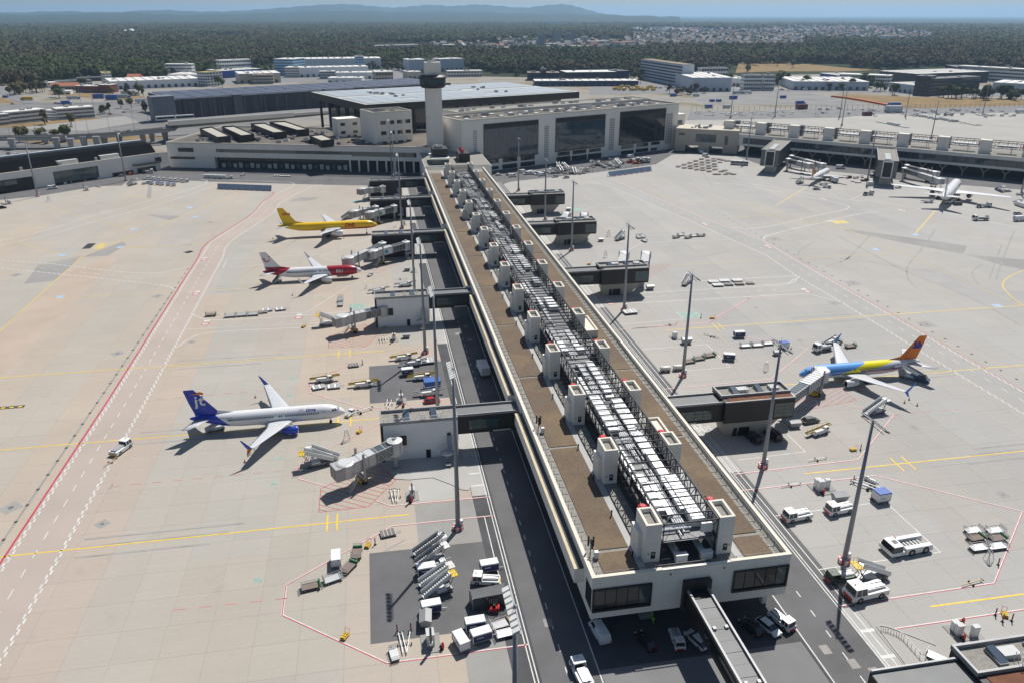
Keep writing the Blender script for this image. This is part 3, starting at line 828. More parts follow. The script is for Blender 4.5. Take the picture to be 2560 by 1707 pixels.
for a,b_ in zip(cuts[::2],cuts[1::2]):
 if b_>a:
  W(MB().box(28.95,PX0-0.02,a,b_,8.2,11.0),'ledge_body',cream,pier)
  W(MB().box(28.9,29.45,a,b_,11.0,11.12),'ledge_cap',gold_l,pier)
  W(MB().box(29.45,PX0-0.02,a,b_,11.0,11.08),'ledge_gutter',roof_dark,pier)
bl = (97.9,104.0,139.0,174.2,210.2,246.2,282.1,318.6,355.3,392.8,429.0,452)
for a,b_ in zip(bl,bl[1:]):
 W(MB().box(33.1,39.2,a+0.45,b_-0.45,RZ,RZ+0.14),'planted_bed',sedum,pier)
 W(MB().box(58.0,63.1,a+0.45,b_-0.45,RZ,RZ+0.14),'planted_bed',sedum,pier)
for x0,x1 in((39.25,40.45),(56.3,57.6)):
 for k in range(15):
  W(MB().box(x0,x1,98+24.1*k,98+24.1*k+24.06,RZ,RZ+0.1),'walkway_panel',roof_walk,pier)
W(MB().box(43.3,53.3,99,455,RZ,RZ+0.06),'service_strip',roof_dark,pier)
for x,sgn in((31.75,1),(64.35,-1)):
 mb = MB()
 y = 98.0
 while y<455:
  mb.bar((x,y,RZ),(x,y,RZ+1.1),0.07,0.07)
  mb.bar((x,y,RZ+0.05),(x+sgn*1.1,y,RZ+0.05),0.16,0.1)
  y+=2.4
 for z in(0.55,1.08):
  mb.bar((x,98,RZ+z),(x,455,RZ+z),0.045,0.045)
 W(mb,'safety_railing',mat('railing_grey',(0.16,0.165,0.17),0.5,metal=0.4),pier)
mb = MB()
for x in[32+1.6*i for i in range(20)]:
 mb.bar((x,97.6,RZ),(x,97.6,RZ+1.1),0.06,0.06)
mb.bar((32,97.6,RZ+1.1),(62.4,97.6,RZ+1.1),0.05,0.05)
mb.bar((32,97.6,RZ+0.6),(62.4,97.6,RZ+0.6),0.05,0.05)
W(mb,'safety_railing',MAT['railing_grey'],pier)
vent = MB().tube((0,0,0),(0,0,1.1),0.13,0.13,6).tube((0,0,1.1),(0,0,1.3),0.2,0.2,6).mesh('vent_pipe',steel_dark)
for k in range(29):
 put('vent_pipe',vent,pier,(39.0-48,101.5+12.05*k-270,RZ))
 if k%2:
  put('vent_pipe',vent,pier,(57.8-48,103+12.05*k-270,RZ))
SHY = [99.9+24.1*k for k in range(15)]
TZ = 19.5
def shaft_mesh(annex):
 mb = MB()
 w,d,h = 2.75,5.1,TZ-RZ
 mb.box(0,w,0,d,0,h-0.9)
 t = 0.42
 mb.box(0,t,0,d,h-0.9,h)
 mb.box(w-t,w,0,d,h-0.9,h)
 mb.box(t,w-t,0,t,h-0.9,h)
 mb.box(t,w-t,d-t,d,h-0.9,h)
 mb.box(t,w-t,t,d-t,h-0.9,h-0.75,1)
 if annex:
  mb.box(-0.75,-0.004,1.6,d,0,4.9)
 mb.box(-0.02,w+0.02,-0.02,t,h+0.002,h+0.05,2)
 mb.box(-0.02,w+0.02,d-t,d+0.02,h+0.002,h+0.05,2)
 mb.box(-0.02,t,t,d-t,h+0.002,h+0.05,2)
 mb.box(w-t,w+0.02,t,d-t,h+0.002,h+0.05,2)
 return mb.mesh('stair_shaft',[cream,roof_gravel,cream_top])
shL,shR = shaft_mesh(True),shaft_mesh(False)
door_me = MB().box(0,0.75,-0.05,0.02,0,1.35).box(0.2,0.55,-0.08,-0.05,0.75,1.1,1).mesh('shaft_door',[dark_frame,grey_l])
sign_me = MB().box(0,0.22,-0.04,0.01,0,0.28).mesh('exit_sign',mat('sign_green',(0.03,0.30,0.14),0.5))
cap_me = MB().tube((0,0,-1.2),(0,0,0),0.75,0.75,12).tube((0,0,0),(0,0,0.3),0.85,0.5,12).mesh('smoke_vent',red_m)
for k,y in enumerate(SHY):
 for x,me,rt in((40.5,shL,0),(53.4,shR,1)):
  s = put('stair_shaft',me,pier,(x-48,y-270,RZ))
  put('shaft_door',door_me,s,(1.15,-0.01,0.75))
  put('exit_sign',sign_me,s,(0.55 if not rt else 2.15,-0.01,1.6))
  if k<9:
   put('smoke_vent',cap_me,s,(1.35 if not rt else 0.7,5.9,TZ-RZ-0.35))
for(x0,x1,y0,y1,h)in((38.6,40.45,341,346,3.2),(56.2,60.2,196.5,208,2.4),(56.2,59,132,144,2.6)):
 mb = MB()
 mb.box(x0,x1,y0,y1,RZ,RZ+h-0.5)
 mb.box(x0-0.05,x0+0.4,y0-0.05,y1+0.05,RZ+h-0.5,RZ+h)
 mb.box(x1-0.4,x1+0.05,y0-0.05,y1+0.05,RZ+h-0.5,RZ+h)
 mb.box(x0+0.4,x1-0.4,y0-0.05,y0+0.4,RZ+h-0.5,RZ+h)
 mb.box(x0+0.4,x1-0.4,y1-0.4,y1+0.05,RZ+h-0.5,RZ+h)
 W(mb,'roof_kiosk',cream_top,pier)
DK = 15.7
XL,XR = 43.55,53.1
pan = 24.1/10
def truss_side():
 mb = MB()
 mb.bar((0,0,TZ-0.15),(0,24.1,TZ-0.15),0.3,0.34)
 mb.bar((0,0,DK),(0,24.1,DK),0.3,0.4)
 for i in range(10):
  mb.bar((0,i*pan,DK),(0,i*pan,TZ-0.15),0.16,0.16)
  a,c = (DK,TZ-0.15)if i%2 else(TZ-0.15,DK)
  mb.bar((0,i*pan,a),(0,(i+1)*pan,c),0.11,0.11)
 for i in(0,5):
  mb.bar((0,i*pan+0.4,RZ),(0,i*pan+0.4,DK),0.22,0.22)
 mb.bar((0,0,RZ+1.8),(0,24.1,RZ+1.8),0.08,0.08)
 return mb.mesh('truss_side',steel_dark)
ts = truss_side()
xb = MB().bar((XL,0,0),(XR,0,0),0.15,0.22).mesh('cross_beam',steel_dark)
dmb = MB()
for i in range(10):
 for x in range(4):
  dmb.box(XL+0.2+x*2.3,XL+0.2+x*2.3+2.26,i*pan+0.05,i*pan+pan-0.05,DK-0.05,DK+0.02)
dk_me = dmb.mesh('deck_grating',grate)
rng = random.Random(3)
for k,y in enumerate(SHY[:-1]):
 for x in(XL,XR):
  put('truss_side',ts,pier,(x-48,y-270,0))
 d = put('deck_grating',dk_me,pier,(-48,y-270,0))
 for i in range(10):
  put('cross_beam',xb,pier,(-48,y+i*pan-270,TZ-0.15))
 br = MB()
 br.tube((XL,y,TZ-0.25),(XR,y+12,TZ-0.25),0.05,n=4).tube((XR,y,TZ-0.25),(XL,y+12,TZ-0.25),0.05,n=4)
 W(br,'wind_bracing',steel_dark,pier)
 empty_bay = k in(4,5)
 n = 2 if empty_bay else(9 if k<3 else 6)
 for q in range(n):
  ln = rng.uniform(2.5,10.5)
  yy = y+rng.uniform(0.3,23.5-ln)
  lane = rng.choice((0,0,1,1,1,2))
  xx = (XL+0.7,XL+5.6,XL+3.1)[lane]
  wd = rng.uniform(1.1,2.6)if lane!=2 else rng.uniform(0.5,1.1)
  hh = rng.uniform(0.7,1.5)
  mb = MB()
  mb.box(xx,xx+wd,yy,yy+ln,DK+0.12,DK+0.12+hh)
  s = yy+1.1
  while s<yy+ln-0.3:
   mb.box(xx-0.04,xx+wd+0.04,s,s+0.07,DK+0.1,DK+0.16+hh)
   s+=1.2
  if rng.random()<0.5:
   mb.hexa([(xx,yy+ln,DK+0.12),(xx+wd,yy+ln,DK+0.12),(xx+wd*0.7,yy+ln+0.9,DK+0.12),(xx+wd*0.3,yy+ln+0.9,DK+0.12),(xx,yy+ln,DK+0.12+hh),(xx+wd,yy+ln,DK+0.12+hh),(xx+wd*0.7,yy+ln+0.9,DK+0.12+hh*0.6),(xx+wd*0.3,yy+ln+0.9,DK+0.12+hh*0.6)])
  W(mb,'air_duct',silver if rng.random()<0.75 else silver_d,pier)
 mb = MB()
 for q in range(2 if empty_bay else 5):
  xx = XL+3.6+q*0.42
  a = y+rng.uniform(0,6)
  mb.tube((xx,a,DK+0.5),(xx,y+24.1-rng.uniform(0,7),DK+0.5),0.15,n=6)
 for q in range(3):
  yy = y+rng.uniform(2,22)
  mb.tube((XL+1,yy,DK+0.75),(XL+rng.uniform(4,8.5),yy,DK+0.75),0.18,n=6)
 W(mb,'pipe_run',silver,pier)
for(x0,x1,y0,y1,h)in((50.0,52.5,103,117,1.7),(49.6,51.4,117,134,1.2),(45,47.4,136,152,1.2),(49.6,51.9,137,150,1.3),(44.4,45.7,120.5,130,0.8)):
 mb = MB()
 mb.box(x0,x1,y0,y1,DK+0.15,DK+0.15+h)
 s = y0+1.3
 while s<y1:
  mb.box(x0-0.05,x1+0.05,s,s+0.08,DK+0.12,DK+0.2+h)
  s+=1.7
 W(mb,'air_duct',silver,pier)
for xx in(45.8,50.3):
 mb = MB()
 mb.tube((xx+0.6,107,RZ+0.9),(xx+0.6,99.4,RZ+0.9),0.62,n=12)
 W(mb,'air_duct',silver_d,pier,True)
 W(MB().box(xx-0.1,xx+1.9,98.6,99.5,RZ+0.2,RZ+1.7).box(xx-0.16,xx+1.96,98.54,99.56,RZ+1.7,RZ+1.76),'vent_box',white_m,pier)
W(MB().box(50.6,52.6,100.6,101.0,16.4,18.2),'control_panel',white_m,pier)
for(x,y)in((32.1,103.2),(32.2,146.5)):
 mb = MB()
 mb.tube((x,y,RZ),(x,y,RZ+3.6),0.07,n=6)
 for dx,dy in((0.5,0.2),(-0.3,0.45),(0.1,-0.5)):
  mb.box(x+dx-0.14,x+dx+0.14,y+dy-0.1,y+dy+0.1,RZ+1.9,RZ+3.9)
  mb.bar((x,y,RZ+2.6),(x+dx,y+dy,RZ+2.6),0.06,0.06)
  mb.bar((x,y,RZ+3.3),(x+dx,y+dy,RZ+3.3),0.06,0.06)
 a = W(mb,'antenna_mast',steel_dark,pier)
 W(MB().box(x+0.5,x+1.2,y-1.0,y-0.3,RZ+0.1,RZ+1.4),'antenna_cabinet',white_m,pier)
for(x0,x1,z0,z1)in((30.75,40.9,5.95,10.65),(55.3,65.35,6.4,10.9)):
 mb = MB()
 t = 0.28
 mb.box(x0,x1,PY0-0.3,PY0+0.03,z1-t,z1)
 mb.box(x0,x1,PY0-0.3,PY0+0.03,z0,z0+t*1.6)
 mb.box(x0,x0+t,PY0-0.3,PY0+0.03,z0+t*1.6,z1-t)
 mb.box(x1-t,x1,PY0-0.3,PY0+0.03,z0+t*1.6,z1-t)
 n = 5
 pw_ = (x1-x0-2*t)/n
 for i in range(1,n):
  mb.box(x0+t+i*pw_-0.05,x0+t+i*pw_+0.05,PY0-0.16,PY0+0.03,z0+t*1.6,z1-t)
 fr = W(mb,'window_frame',dark_frame,pier)
 for i in range(n):
  MB().box(x0+t+i*pw_+0.05,x0+t+(i+1)*pw_-0.05,PY0-0.07,PY0+0.02,z0+t*1.6,z1-t).build('window_pane',glass_d if i<4 else glass_g,fr)
for x in(PX0-0.04,PX1+0.0):
 W(MB().box(x,x+0.04,PY0+0.06,PY0+3.4,6.2,10.6),'window_pane',glass_d,pier)
wl = MB().box(-0.12,0.12,-0.1,0.1,-0.08,0.08).mesh('wall_light',dark_frame)
for x in(44,53.4):
 put('wall_light',wl,pier,(x-48,PY0-0.1-270,11.9))
wb = T('walkway_bridge','dark enclosed walkway bridge with ribbed grey roof leaving the pier end','bridge',(48.7,80,0))
rib = mat('roof_ribbed_grey',(0.15,0.155,0.16),0.6,metal=0.2,var=0.1,scale=0.3)
W(MB().box(46.3,51.1,PY0-1.0,PY0-0.005,4.4,10.4),'portal',dark_clad,wb)
W(MB().box(46.9,50.5,40,PY0-1.0,4.9,8.5),'side_cladding',dark_clad,wb)
for x0 in(46.78,50.28):
 W(MB().box(x0,x0+0.34,40,PY0-1.0,8.5,9.05),'parapet',grey_m,wb)
i = 0
y = 41.0
pm = MB().box(-1.54,1.54,0.02,2.36,0,0.05).mesh('roof_panel',rib)
while y<PY0-3.6:
 put('roof_panel',pm,wb,(48.7-48.7,y-80,8.52+0.03*(i%2)))
 y+=2.4
 i+=1
for yy in(86.5,75.5):
 for xx in(47.5,49.5):
  W(MB().box(xx,xx+0.5,yy,yy+0.6,8.6,8.95),'roof_vent',grey_l,wb)
W(MB().box(47.6,49.8,58,59.5,0,4.9).box(47.6,49.8,78,79.5,0,4.9),'support_leg',mat('leg_grey',(0.2,0.2,0.2),0.8),wb)
W(MB().box(46.84,46.9,44,88,5.9,7.6),'side_window_band',glass_d,wb)
# boarding docks, passenger bridges, light masts
wall_white = mat('wall_white_metal',(0.80,0.81,0.81),0.6,var=0.05,scale=0.3)
skylight = glass('skylight_glass',(0.05,0.075,0.11),0.15)
frame_white = mat('frame_white',(0.7,0.7,0.69),0.5)
board_red = mat('board_red',(0.45,0.04,0.05),0.5)
conc_dock = mat('concrete_dock',(0.42,0.40,0.355),0.8,var=0.07,scale=0.2)
rust_bed = mat('sedum_rust',(0.17,0.075,0.045),0.95,var=0.3,scale=0.6,detail=8)
def roof_well(mb_list,root,x0,x1,y0,y1,z,t,mwall,floor):
 """parapet ring and recessed roof floor"""
 mb = MB()
 h = 0.75
 mb.box(x0,x1,y0,y0+t,z,z+h)
 mb.box(x0,x1,y1-t,y1,z,z+h)
 mb.box(x0,x0+t,y0+t,y1-t,z,z+h)
 mb.box(x1-t,x1,y0+t,y1-t,z,z+h)
 W(mb,'parapet',mwall,root)
 W(MB().box(x0+t,x1-t,y0+t,y1-t,z,z+0.06),'roof_floor',floor,root)
def small_roof_kit(root,x0,x1,y0,y1,z,skys,ladders):
 for x in skys:
  mb = MB()
  mb.box(x,x+1.5,y0+0.7,y1-0.7,z+0.06,z+0.5)
  W(mb,'skylight_curb',grey_m,root)
  W(MB().hexa([(x+0.1,y0+0.8,z+0.51),(x+1.4,y0+0.8,z+0.51),(x+1.4,y1-0.8,z+0.51),(x+0.1,y1-0.8,z+0.51),(x+0.1,y0+0.8,z+0.55),(x+1.4,y0+0.8,z+0.55),(x+1.4,y1-0.8,z+0.95),(x+0.1,y1-0.8,z+0.95)]),'skylight_pane',skylight,root)
 for x in ladders:
  mb = MB()
  for dx in(0,0.7):
   mb.bar((x+dx,y0-0.05,z-0.1),(x+dx,y0-0.05,z+1.9),0.06,0.06)
   mb.bar((x+dx,y0-0.05,z+1.9),(x+dx,y0+1.3,z+1.9),0.06,0.06)
   mb.bar((x+dx,y0+1.3,z+1.9),(x+dx,y0+1.3,z+0.1),0.06,0.06)
  for i in range(5):
   mb.bar((x,y0-0.05,z+0.2+0.35*i),(x+0.7,y0-0.05,z+0.2+0.35*i),0.05,0.05)
  W(mb,'roof_ladder',frame_white,root)
def left_dock(y0,wall,label,h=9.6):
 y1 = y0+6.2
 x0,x1 = -2.2,15.7
 r = T('boarding_dock',label,'dock',(7,y0+3,0),0,'boarding docks on the left of the pier')
 W(MB().box(x0,x1,y0,y1,0,h),'wall',wall,r)
 W(MB().box(x0-0.06,x0+0.5,y0-0.06,y1+0.06,0.02,h+0.02),'end_wall',dark_clad,r)
 roof_well(None,r,x0-0.1,x1+0.05,y0-0.1,y1+0.1,h+0.02,0.35,grey_m,roof_gravel)
 small_roof_kit(r,x0,x1,y0+0.3,y1-0.3,h,(3.2,9.6),(7.3,11.2))
 mb = MB()
 for i in range(8):
  mb.bar((x0+0.8+2.4*i,y0+0.15,h+0.7),(x0+0.8+2.4*i,y0+0.15,h+1.5),0.06,0.06)
 mb.bar((x0+0.5,y0+0.15,h+1.5),(x1-0.5,y0+0.15,h+1.5),0.07,0.07)
 W(mb,'roof_railing',frame_white,r)
 W(MB().box(8.0,9.1,y0-0.05,y0+0.02,0.02,2.3),'door',dark_frame,r)
 W(MB().box(13.1,14.0,y0-0.04,y0+0.02,3.4,6.4),'hatch',dark_frame,r)
 W(MB().box(0.4,3.6,y0-0.05,y0+0.02,4.0,6.6),'gate_recess',dark_frame,r)
 mb = MB()
 cx,n = 13.55,8
 for(a,b_)in(((cx,y0-0.1,5.6),(cx,y0-1.6,3.2)),((cx,y0-1.6,3.2),(cx-0.2,y0-2.6,2.6))):
  mb.bar(a,b_,1.0,0.12)
  for s in(-0.5,0.5):
   mb.bar((a[0]+s,a[1],a[2]+0.25),(b_[0]+s,b_[1],b_[2]+0.25),0.08,0.5)
 for i in range(14):
  a0,a1 = math.pi*2*i/14,math.pi*2*(i+1)/14
  mb.bar((cx-0.8+1.5*math.cos(a0),y0-2.6+1.2*math.sin(a0),2.5),(cx-0.8+1.5*math.cos(a1),y0-2.6+1.2*math.sin(a1),2.5),0.12,0.5)
 mb.tube((cx-0.8,y0-2.6,0),(cx-0.8,y0-2.6,2.4),0.2,n=8)
 W(mb,'baggage_chute',mat('chute_grey',(0.42,0.45,0.50),0.4,metal=0.2),r)
 mb = MB().box(cx-1.5,cx-0.2,y0-5.4,y0-3.9,0.6,0.75)
 for dx in(-1.45,-0.25):
  for dy in(-5.35,-3.95):
   mb.bar((cx+dx,y0+dy,0),(cx+dx,y0+dy,1.2),0.08,0.08)
 W(mb,'chute_table',grey_m,r)
 by0,by1 = y0+0.6,y0+5.6
 W(MB().box(x1+0.02,PX0-0.02,by0,by1,5.3,9.9),'bridge_body',dark_clad,r)
 for yy in(by0-0.05,by1-0.25):
  W(MB().box(x1+0.02,PX0-0.1,yy,yy+0.3,9.92,10.5),'bridge_parapet',grey_m,r)
 W(MB().box(x1+0.1,PX0-0.2,by0+0.3,by1-0.3,9.92,9.98),'bridge_roof',rib,r)
 fr = W(MB().box(18.4,25.6,by0-0.06,by0+0.02,6.3,9.0),'bridge_window',dark_frame,r)
 for i in range(4):
  W(MB().box(18.5+1.77*i,20.2+1.77*i,by0-0.09,by0-0.05,6.4,7.65).box(18.5+1.77*i,20.2+1.77*i,by0-0.09,by0-0.05,7.72,8.9),'window_pane',glass_g,r)
 mb = MB()
 for i in range(12):
  mb.box(24.2+0.36*i,24.44+0.36*i,by0-0.1,by0-0.02,5.4,5.75)
 W(mb,'clearance_board',frame_white,r)
 return r
DL = [159.7,245.6,at('L3',390,1232,10.0).y,at('L3',365,712,10.0).y,at('L3',348,432,10.0).y]
dl_txt = ('white walled boarding dock beside the nose of the blue-tailed airliner','second white walled dock from the pier end, no aircraft at its bridge','dark boarding dock beside the airliner with the red nose section','dark boarding dock just beyond the nose of the yellow freighter','farthest dark boarding dock on the left, nearest the terminal')
for i,y in enumerate(DL):
 left_dock(y,wall_white if i<2 else dark_clad,dl_txt[i],9.6 if i!=1 else 9.9)
def right_dock(y0,label,base=True,x1=98.5,bx=80.3):
 y1 = y0+8.0
 r = T('boarding_dock',label,'dock',(88,y0+4,0),0,'boarding docks on the right of the pier')
 W(MB().box(bx,x1,y0,y1,5.0,10.6),'cladding',dark_clad,r)
 W(MB().box(PX1+0.02,bx-0.02,y0+1.2,y1-1.4,5.0,9.9),'bridge_body',dark_clad,r)
 for yy in(y0+1.15,y1-1.65):
  W(MB().box(PX1+0.1,bx-0.05,yy,yy+0.3,9.92,10.45),'bridge_parapet',grey_m,r)
 W(MB().box(PX1+0.1,bx-0.1,y0+1.5,y1-1.7,9.92,9.97),'bridge_roof',rib,r)
 roof_well(None,r,bx-0.1,x1+0.1,y0+2.6,y1+0.1,10.62,0.4,grey_m,roof_gravel)
 W(MB().box(bx+1.2,x1-0.2,y0+0.3,y0+2.5,10.62,10.72),'planted_strip',rust_bed if y0<200 else roof_gravel,r)
 W(MB().box(bx-0.1,x1+0.1,y0-0.08,y0+0.28,10.62,10.85),'coping',grey_m,r)
 small_roof_kit(r,bx,x1,y0+2.9,y1-0.4,10.66,(84.0,90.5),(86.8,93.5))
 W(MB().box(85.5,88.3,y0+4.6,y0+6.4,10.7,11.5),'plant_unit',grey_l,r)
 W(MB().box(94.2,96.4,y0+4.4,y0+6.6,10.7,11.4),'plant_unit',grey_l,r)
 W(MB().box(68.2,77.6,y0+1.12,y0+1.22,5.9,8.7),'bridge_window',dark_frame,r)
 for i in range(4):
  for z0,z1 in((6.05,6.85),(6.92,7.72),(7.79,8.55)):
   W(MB().box(68.4+2.28*i,70.58+2.28*i,y0+1.07,y0+1.13,z0,z1),'window_pane',glass_g,r)
 W(MB().box(x1-5.4,x1+0.06,y0-0.06,y0+0.02,5.6,9.6),'corner_window',dark_frame,r)
 for i in range(2):
  for k in range(4):
   W(MB().box(x1-5.25+2.62*i,x1-2.7+2.62*i,y0-0.11,y0-0.05,5.75+0.95*k,6.62+0.95*k),'window_pane',glass_g,r)
 W(MB().box(x1-0.02,x1+0.08,y0+0.3,y0+3.4,5.7,9.5),'window_pane',glass_g,r)
 mb = MB()
 for i in range(12):
  mb.box(69+0.4*i,69.26+0.4*i,y0+1.06,y0+1.18,5.1,5.45)
 W(mb,'clearance_board',frame_white,r)
 W(MB().hexa([(82.4,y0+2.6,0),(92.6,y0+2.6,0),(92.6,y1-0.6,0),(82.4,y1-0.6,0),(80.9,y0+1.4,5),(96.4,y0+1.4,5),(96.4,y1-0.2,5),(80.9,y1-0.2,5)]),'base',conc_dock,r)
 W(MB().box(84.2,85.1,y0+2.0,y0+2.7,0.02,2.4).box(85.6,88.4,y0+2.0,y0+2.7,0.02,2.6),'door',dark_frame,r)
 return r
DR = [154.5,261.0,331.7,392.1]
dr_txt = ('dark boarding dock whose bridge reaches the colourful airliner on the right','dark dock with two folded passenger bridges behind it, middle of the right side','dark dock third from the front on the right of the pier','farthest dark dock on the right, nearest the terminal hall')
for y,t in zip(DR,dr_txt):
 right_dock(y,t)
pc = at('R',1352,1300,11.3)
right_dock(pc.y-8.0,'dark dock roof with gravel bed cut off by the bottom right corner',x1=pc.x+20,bx=pc.x)
# passenger bridges
tun_m = mat('bridge_metal',(0.52,0.53,0.54),0.5,metal=0.15,var=0.07,scale=0.5)
tun_d = mat('bridge_metal_grey',(0.36,0.365,0.375),0.5,metal=0.2,var=0.08,scale=0.5)
yel_m = mat('safety_yellow',(0.62,0.42,0.03),0.5)
glass_t = glass('glass_tunnel',(0.09,0.11,0.12),0.15)
def jet_bridge(rot,cab,face,label,zr=4.4,zc=3.5,ad=None,group='passenger boarding bridges'):
 """rot: rotunda centre; cab: cab centre; face: direction the cab opens (rad, world)"""
 rx,ry = rot[0],rot[1]
 cx,cy = cab[0],cab[1]
 L = math.hypot(cx-rx,cy-ry)
 a = math.atan2(cy-ry,cx-rx)
 r = T('passenger_bridge',label,'boarding bridge',(rx,ry,0),a,group)
 mb = MB().tube((0,0,zr-0.5),(0,0,zr+3.0),1.75,n=14).tube((0,0,zr+3.0),(0,0,zr+3.35),1.85,0.5,n=14).tube((0,0,zr+3.35),(0,0,zr+3.7),0.45,n=8)
 mb.build('rotunda',tun_m,r,True).data.polygons.foreach_set('use_smooth',[False]*len(mb.f))
 MB().tube((0,0,0),(0,0,zr-0.5),0.55,n=10).box(-0.9,0.9,-0.9,0.9,0.0,0.35).build('rotunda_column',tun_d,r)
 def tunnel(x0,x1,w,h,dz,nm,mt):
  def zz(x):
   return zr+(zc-zr)*x/L+dz
  z0,z1 = zz(x0),zz(x1)
  t = MB().hexa([(x0,-w/2,z0),(x1,-w/2,z1),(x1,w/2,z1),(x0,w/2,z0),(x0,-w/2,z0+h),(x1,-w/2,z1+h),(x1,w/2,z1+h),(x0,w/2,z0+h)]).build(nm,mt,r)
  mb = MB()
  n = max(2,int((x1-x0)/1.5))
  for i in range(n):
   xa,xb2 = x0+(x1-x0)*i/n,x0+(x1-x0)*(i+1)/n
   for s in(-1,1):
    y = s*(w/2+0.04)
    mb.bar((xa,y,zz(xa)),(xa,y,zz(xa)+h),0.1,0.12)
    mb.bar((xa,y,zz(xa)+0.1),(xb2,y,zz(xb2)+h-0.1),0.06,0.06)
   mb.bar((xa,-w/2,zz(xa)+h+0.03),(xa,w/2,zz(xa)+h+0.03),0.12,0.08)
  for s in(-1,1):
   for q in(0.05,h):
    mb.bar((x0,s*(w/2+0.03),z0+q),(x1,s*(w/2+0.03),z1+q),0.14,0.16)
  mb.build('tunnel_ribs',tun_m if mt is not tun_m else tun_d,t)
  return t
 tunnel(1.2,L*0.56,2.5,2.6,0.15,'inner_tunnel',glass_t)
 tunnel(L*0.46,L-1.2,2.95,2.9,0.0,'outer_tunnel',tun_m)
 if ad:
  for s in(-1,1):
   MB().box(L*0.5,L*0.8,s*1.6-0.03,s*1.6+0.03,zr-0.1,zr+2.2).build('advert_panel',mat('panel_white',(0.7,0.71,0.72),0.4),r)
   MB().hexa([(L*0.6,s*1.66-0.02,zr+0.2),(L*0.74,s*1.66-0.02,zr+0.2),(L*0.74,s*1.66+0.02,zr+0.2),(L*0.6,s*1.66+0.02,zr+0.2),(L*0.64,s*1.66-0.02,zr+1.7),(L*0.71,s*1.66-0.02,zr+1.7),(L*0.71,s*1.66+0.02,zr+1.7),(L*0.64,s*1.66+0.02,zr+1.7)]).build('advert_motif',ad,r)
 f = face-a
 mb = MB()
 mb.tube((L,0,zc-0.25),(L,0,zc+3.0),1.95,n=14).tube((L,0,zc+3.0),(L,0,zc+3.2),2.05,1.6,n=14)
 cabo = mb.build('cab',tun_m,r)
 bx = []
 for(u,v)in((0.4,-1.75),(2.9,-1.75),(2.9,1.75),(0.4,1.75)):
  q = rot2(u,v,f)
  bx.append((L+q[0],q[1]))
 MB().prism(bx,zc-0.25,zc+2.9).build('cab_hood',tun_d,cabo)
 q2 = []
 for(u,v)in((2.85,-1.4),(2.94,-1.4),(2.94,1.4),(2.85,1.4)):
  q = rot2(u,v,f)
  q2.append((L+q[0],q[1]))
 MB().prism(q2,zc+0.1,zc+2.5).build('cab_opening',mat('cab_interior',(0.25,0.23,0.2),0.7),cabo)
 q3 = []
 for(u,v)in((2.88,-0.1),(3.0,-0.1),(3.0,0.1),(2.88,0.1)):
  q = rot2(u,v,f)
  q3.append((L+q[0],q[1]))
 MB().prism(q3,zc-0.2,zc+2.7).build('cab_post',tun_m,cabo)
 lx = L-3.6
 MB().box(lx-0.25,lx+0.25,-1.95,-1.6,1.0,zc+4.6).box(lx-0.25,lx+0.25,1.6,1.95,1.0,zc+4.6).box(lx-0.35,lx+0.35,-1.95,1.95,1.4,2.0).build('lift_column',tun_d,r)
 bo = MB().box(lx-0.9,lx+0.9,-1.3,1.3,0.45,1.1).box(lx-1.3,lx-0.9,-0.7,0.7,0.4,0.9).build('bogie',yel_m,r)
 for s in(-1,1):
  MB().tube((lx,s*1.05,0.6),(lx,s*1.6,0.6),0.6,n=12).build('wheel',rubber,bo)
 mb = MB()
 sx = L-1.6
 for i in range(9):
  mb.box(sx+0.28*i,sx+0.28*i+0.3,2.05,2.85,zc-0.2-0.38*i,zc-0.12-0.38*i)
 for yy in(2.05,2.85):
  mb.bar((sx,yy,zc+0.9),(sx+2.6,yy,0.9),0.05,0.05)
  mb.bar((sx,yy,zc-0.2),(sx+2.6,yy,0.05),0.06,0.16)
 mb.build('service_stair',grey_l,r)
 return r
def ctr(k,x,y,z):
 p = at(k,x,y,z)
 return(p.x,p.y)
jet_bridge(ctr('B',1615,735,0),ctr('B',1275,800,2.6),math.radians(205),'grey passenger bridge parked short at the near white dock',4.4,3.4)
jet_bridge(ctr('A',1535,865,0),ctr('A',1250,865,2.6),math.radians(205),'grey passenger bridge at the second white dock, no aircraft',4.4,3.4)
xg,yg = ctr('A',1600,345,4.4)
jet_bridge((12,DL[2]-2.6),ctr('A',1462,395,3.4),math.radians(215),'shorter bridge with a blue arch on its white panel',4.4,3.6,mat('motif_teal',(0.05,0.35,0.45),0.5))
jet_bridge((2.0,DL[2]-2.4),ctr('A',1297,440,3.4),math.radians(190),'long bridge docked at the nose of the airliner with the red front',4.4,3.4)
jet_bridge((9.5,DL[3]-2.4),ctr('L3',400,975,3.4),math.radians(225),'bridge with a green triangle on its white panel',4.4,3.8,mat('motif_green',(0.04,0.4,0.16),0.5))
jet_bridge((0.2,DL[3]-2.4),ctr('L3',165,960,3.4),math.radians(220),'left bridge beside the nose of the yellow freighter',4.4,3.8)
jet_bridge((5.0,DL[4]-2.4),ctr('L3',275,625,3.4),math.radians(225),'farthest bridge on the left side, nearest the terminal',4.4,3.8)
jet_bridge((100.6,DR[0]+7.2),(119.2,176.2),math.radians(75),'bridge docked at the front door of the colourful airliner',4.6,3.4)
jet_bridge((90.5,DR[1]+10.4),ctr('E',965,775,6),math.radians(60),'folded bridge behind the middle right dock, inner one',4.4,4.0)
jet_bridge((99.5,DR[1]+9.0),ctr('E',1130,775,6),math.radians(60),'folded bridge at the outer end of the middle right dock',4.4,4.0)
jet_bridge((84,DR[2]+10),ctr('E',530,475,6),math.radians(60),'bridge cab peeking over the third right dock, inner one',4.4,4.0)
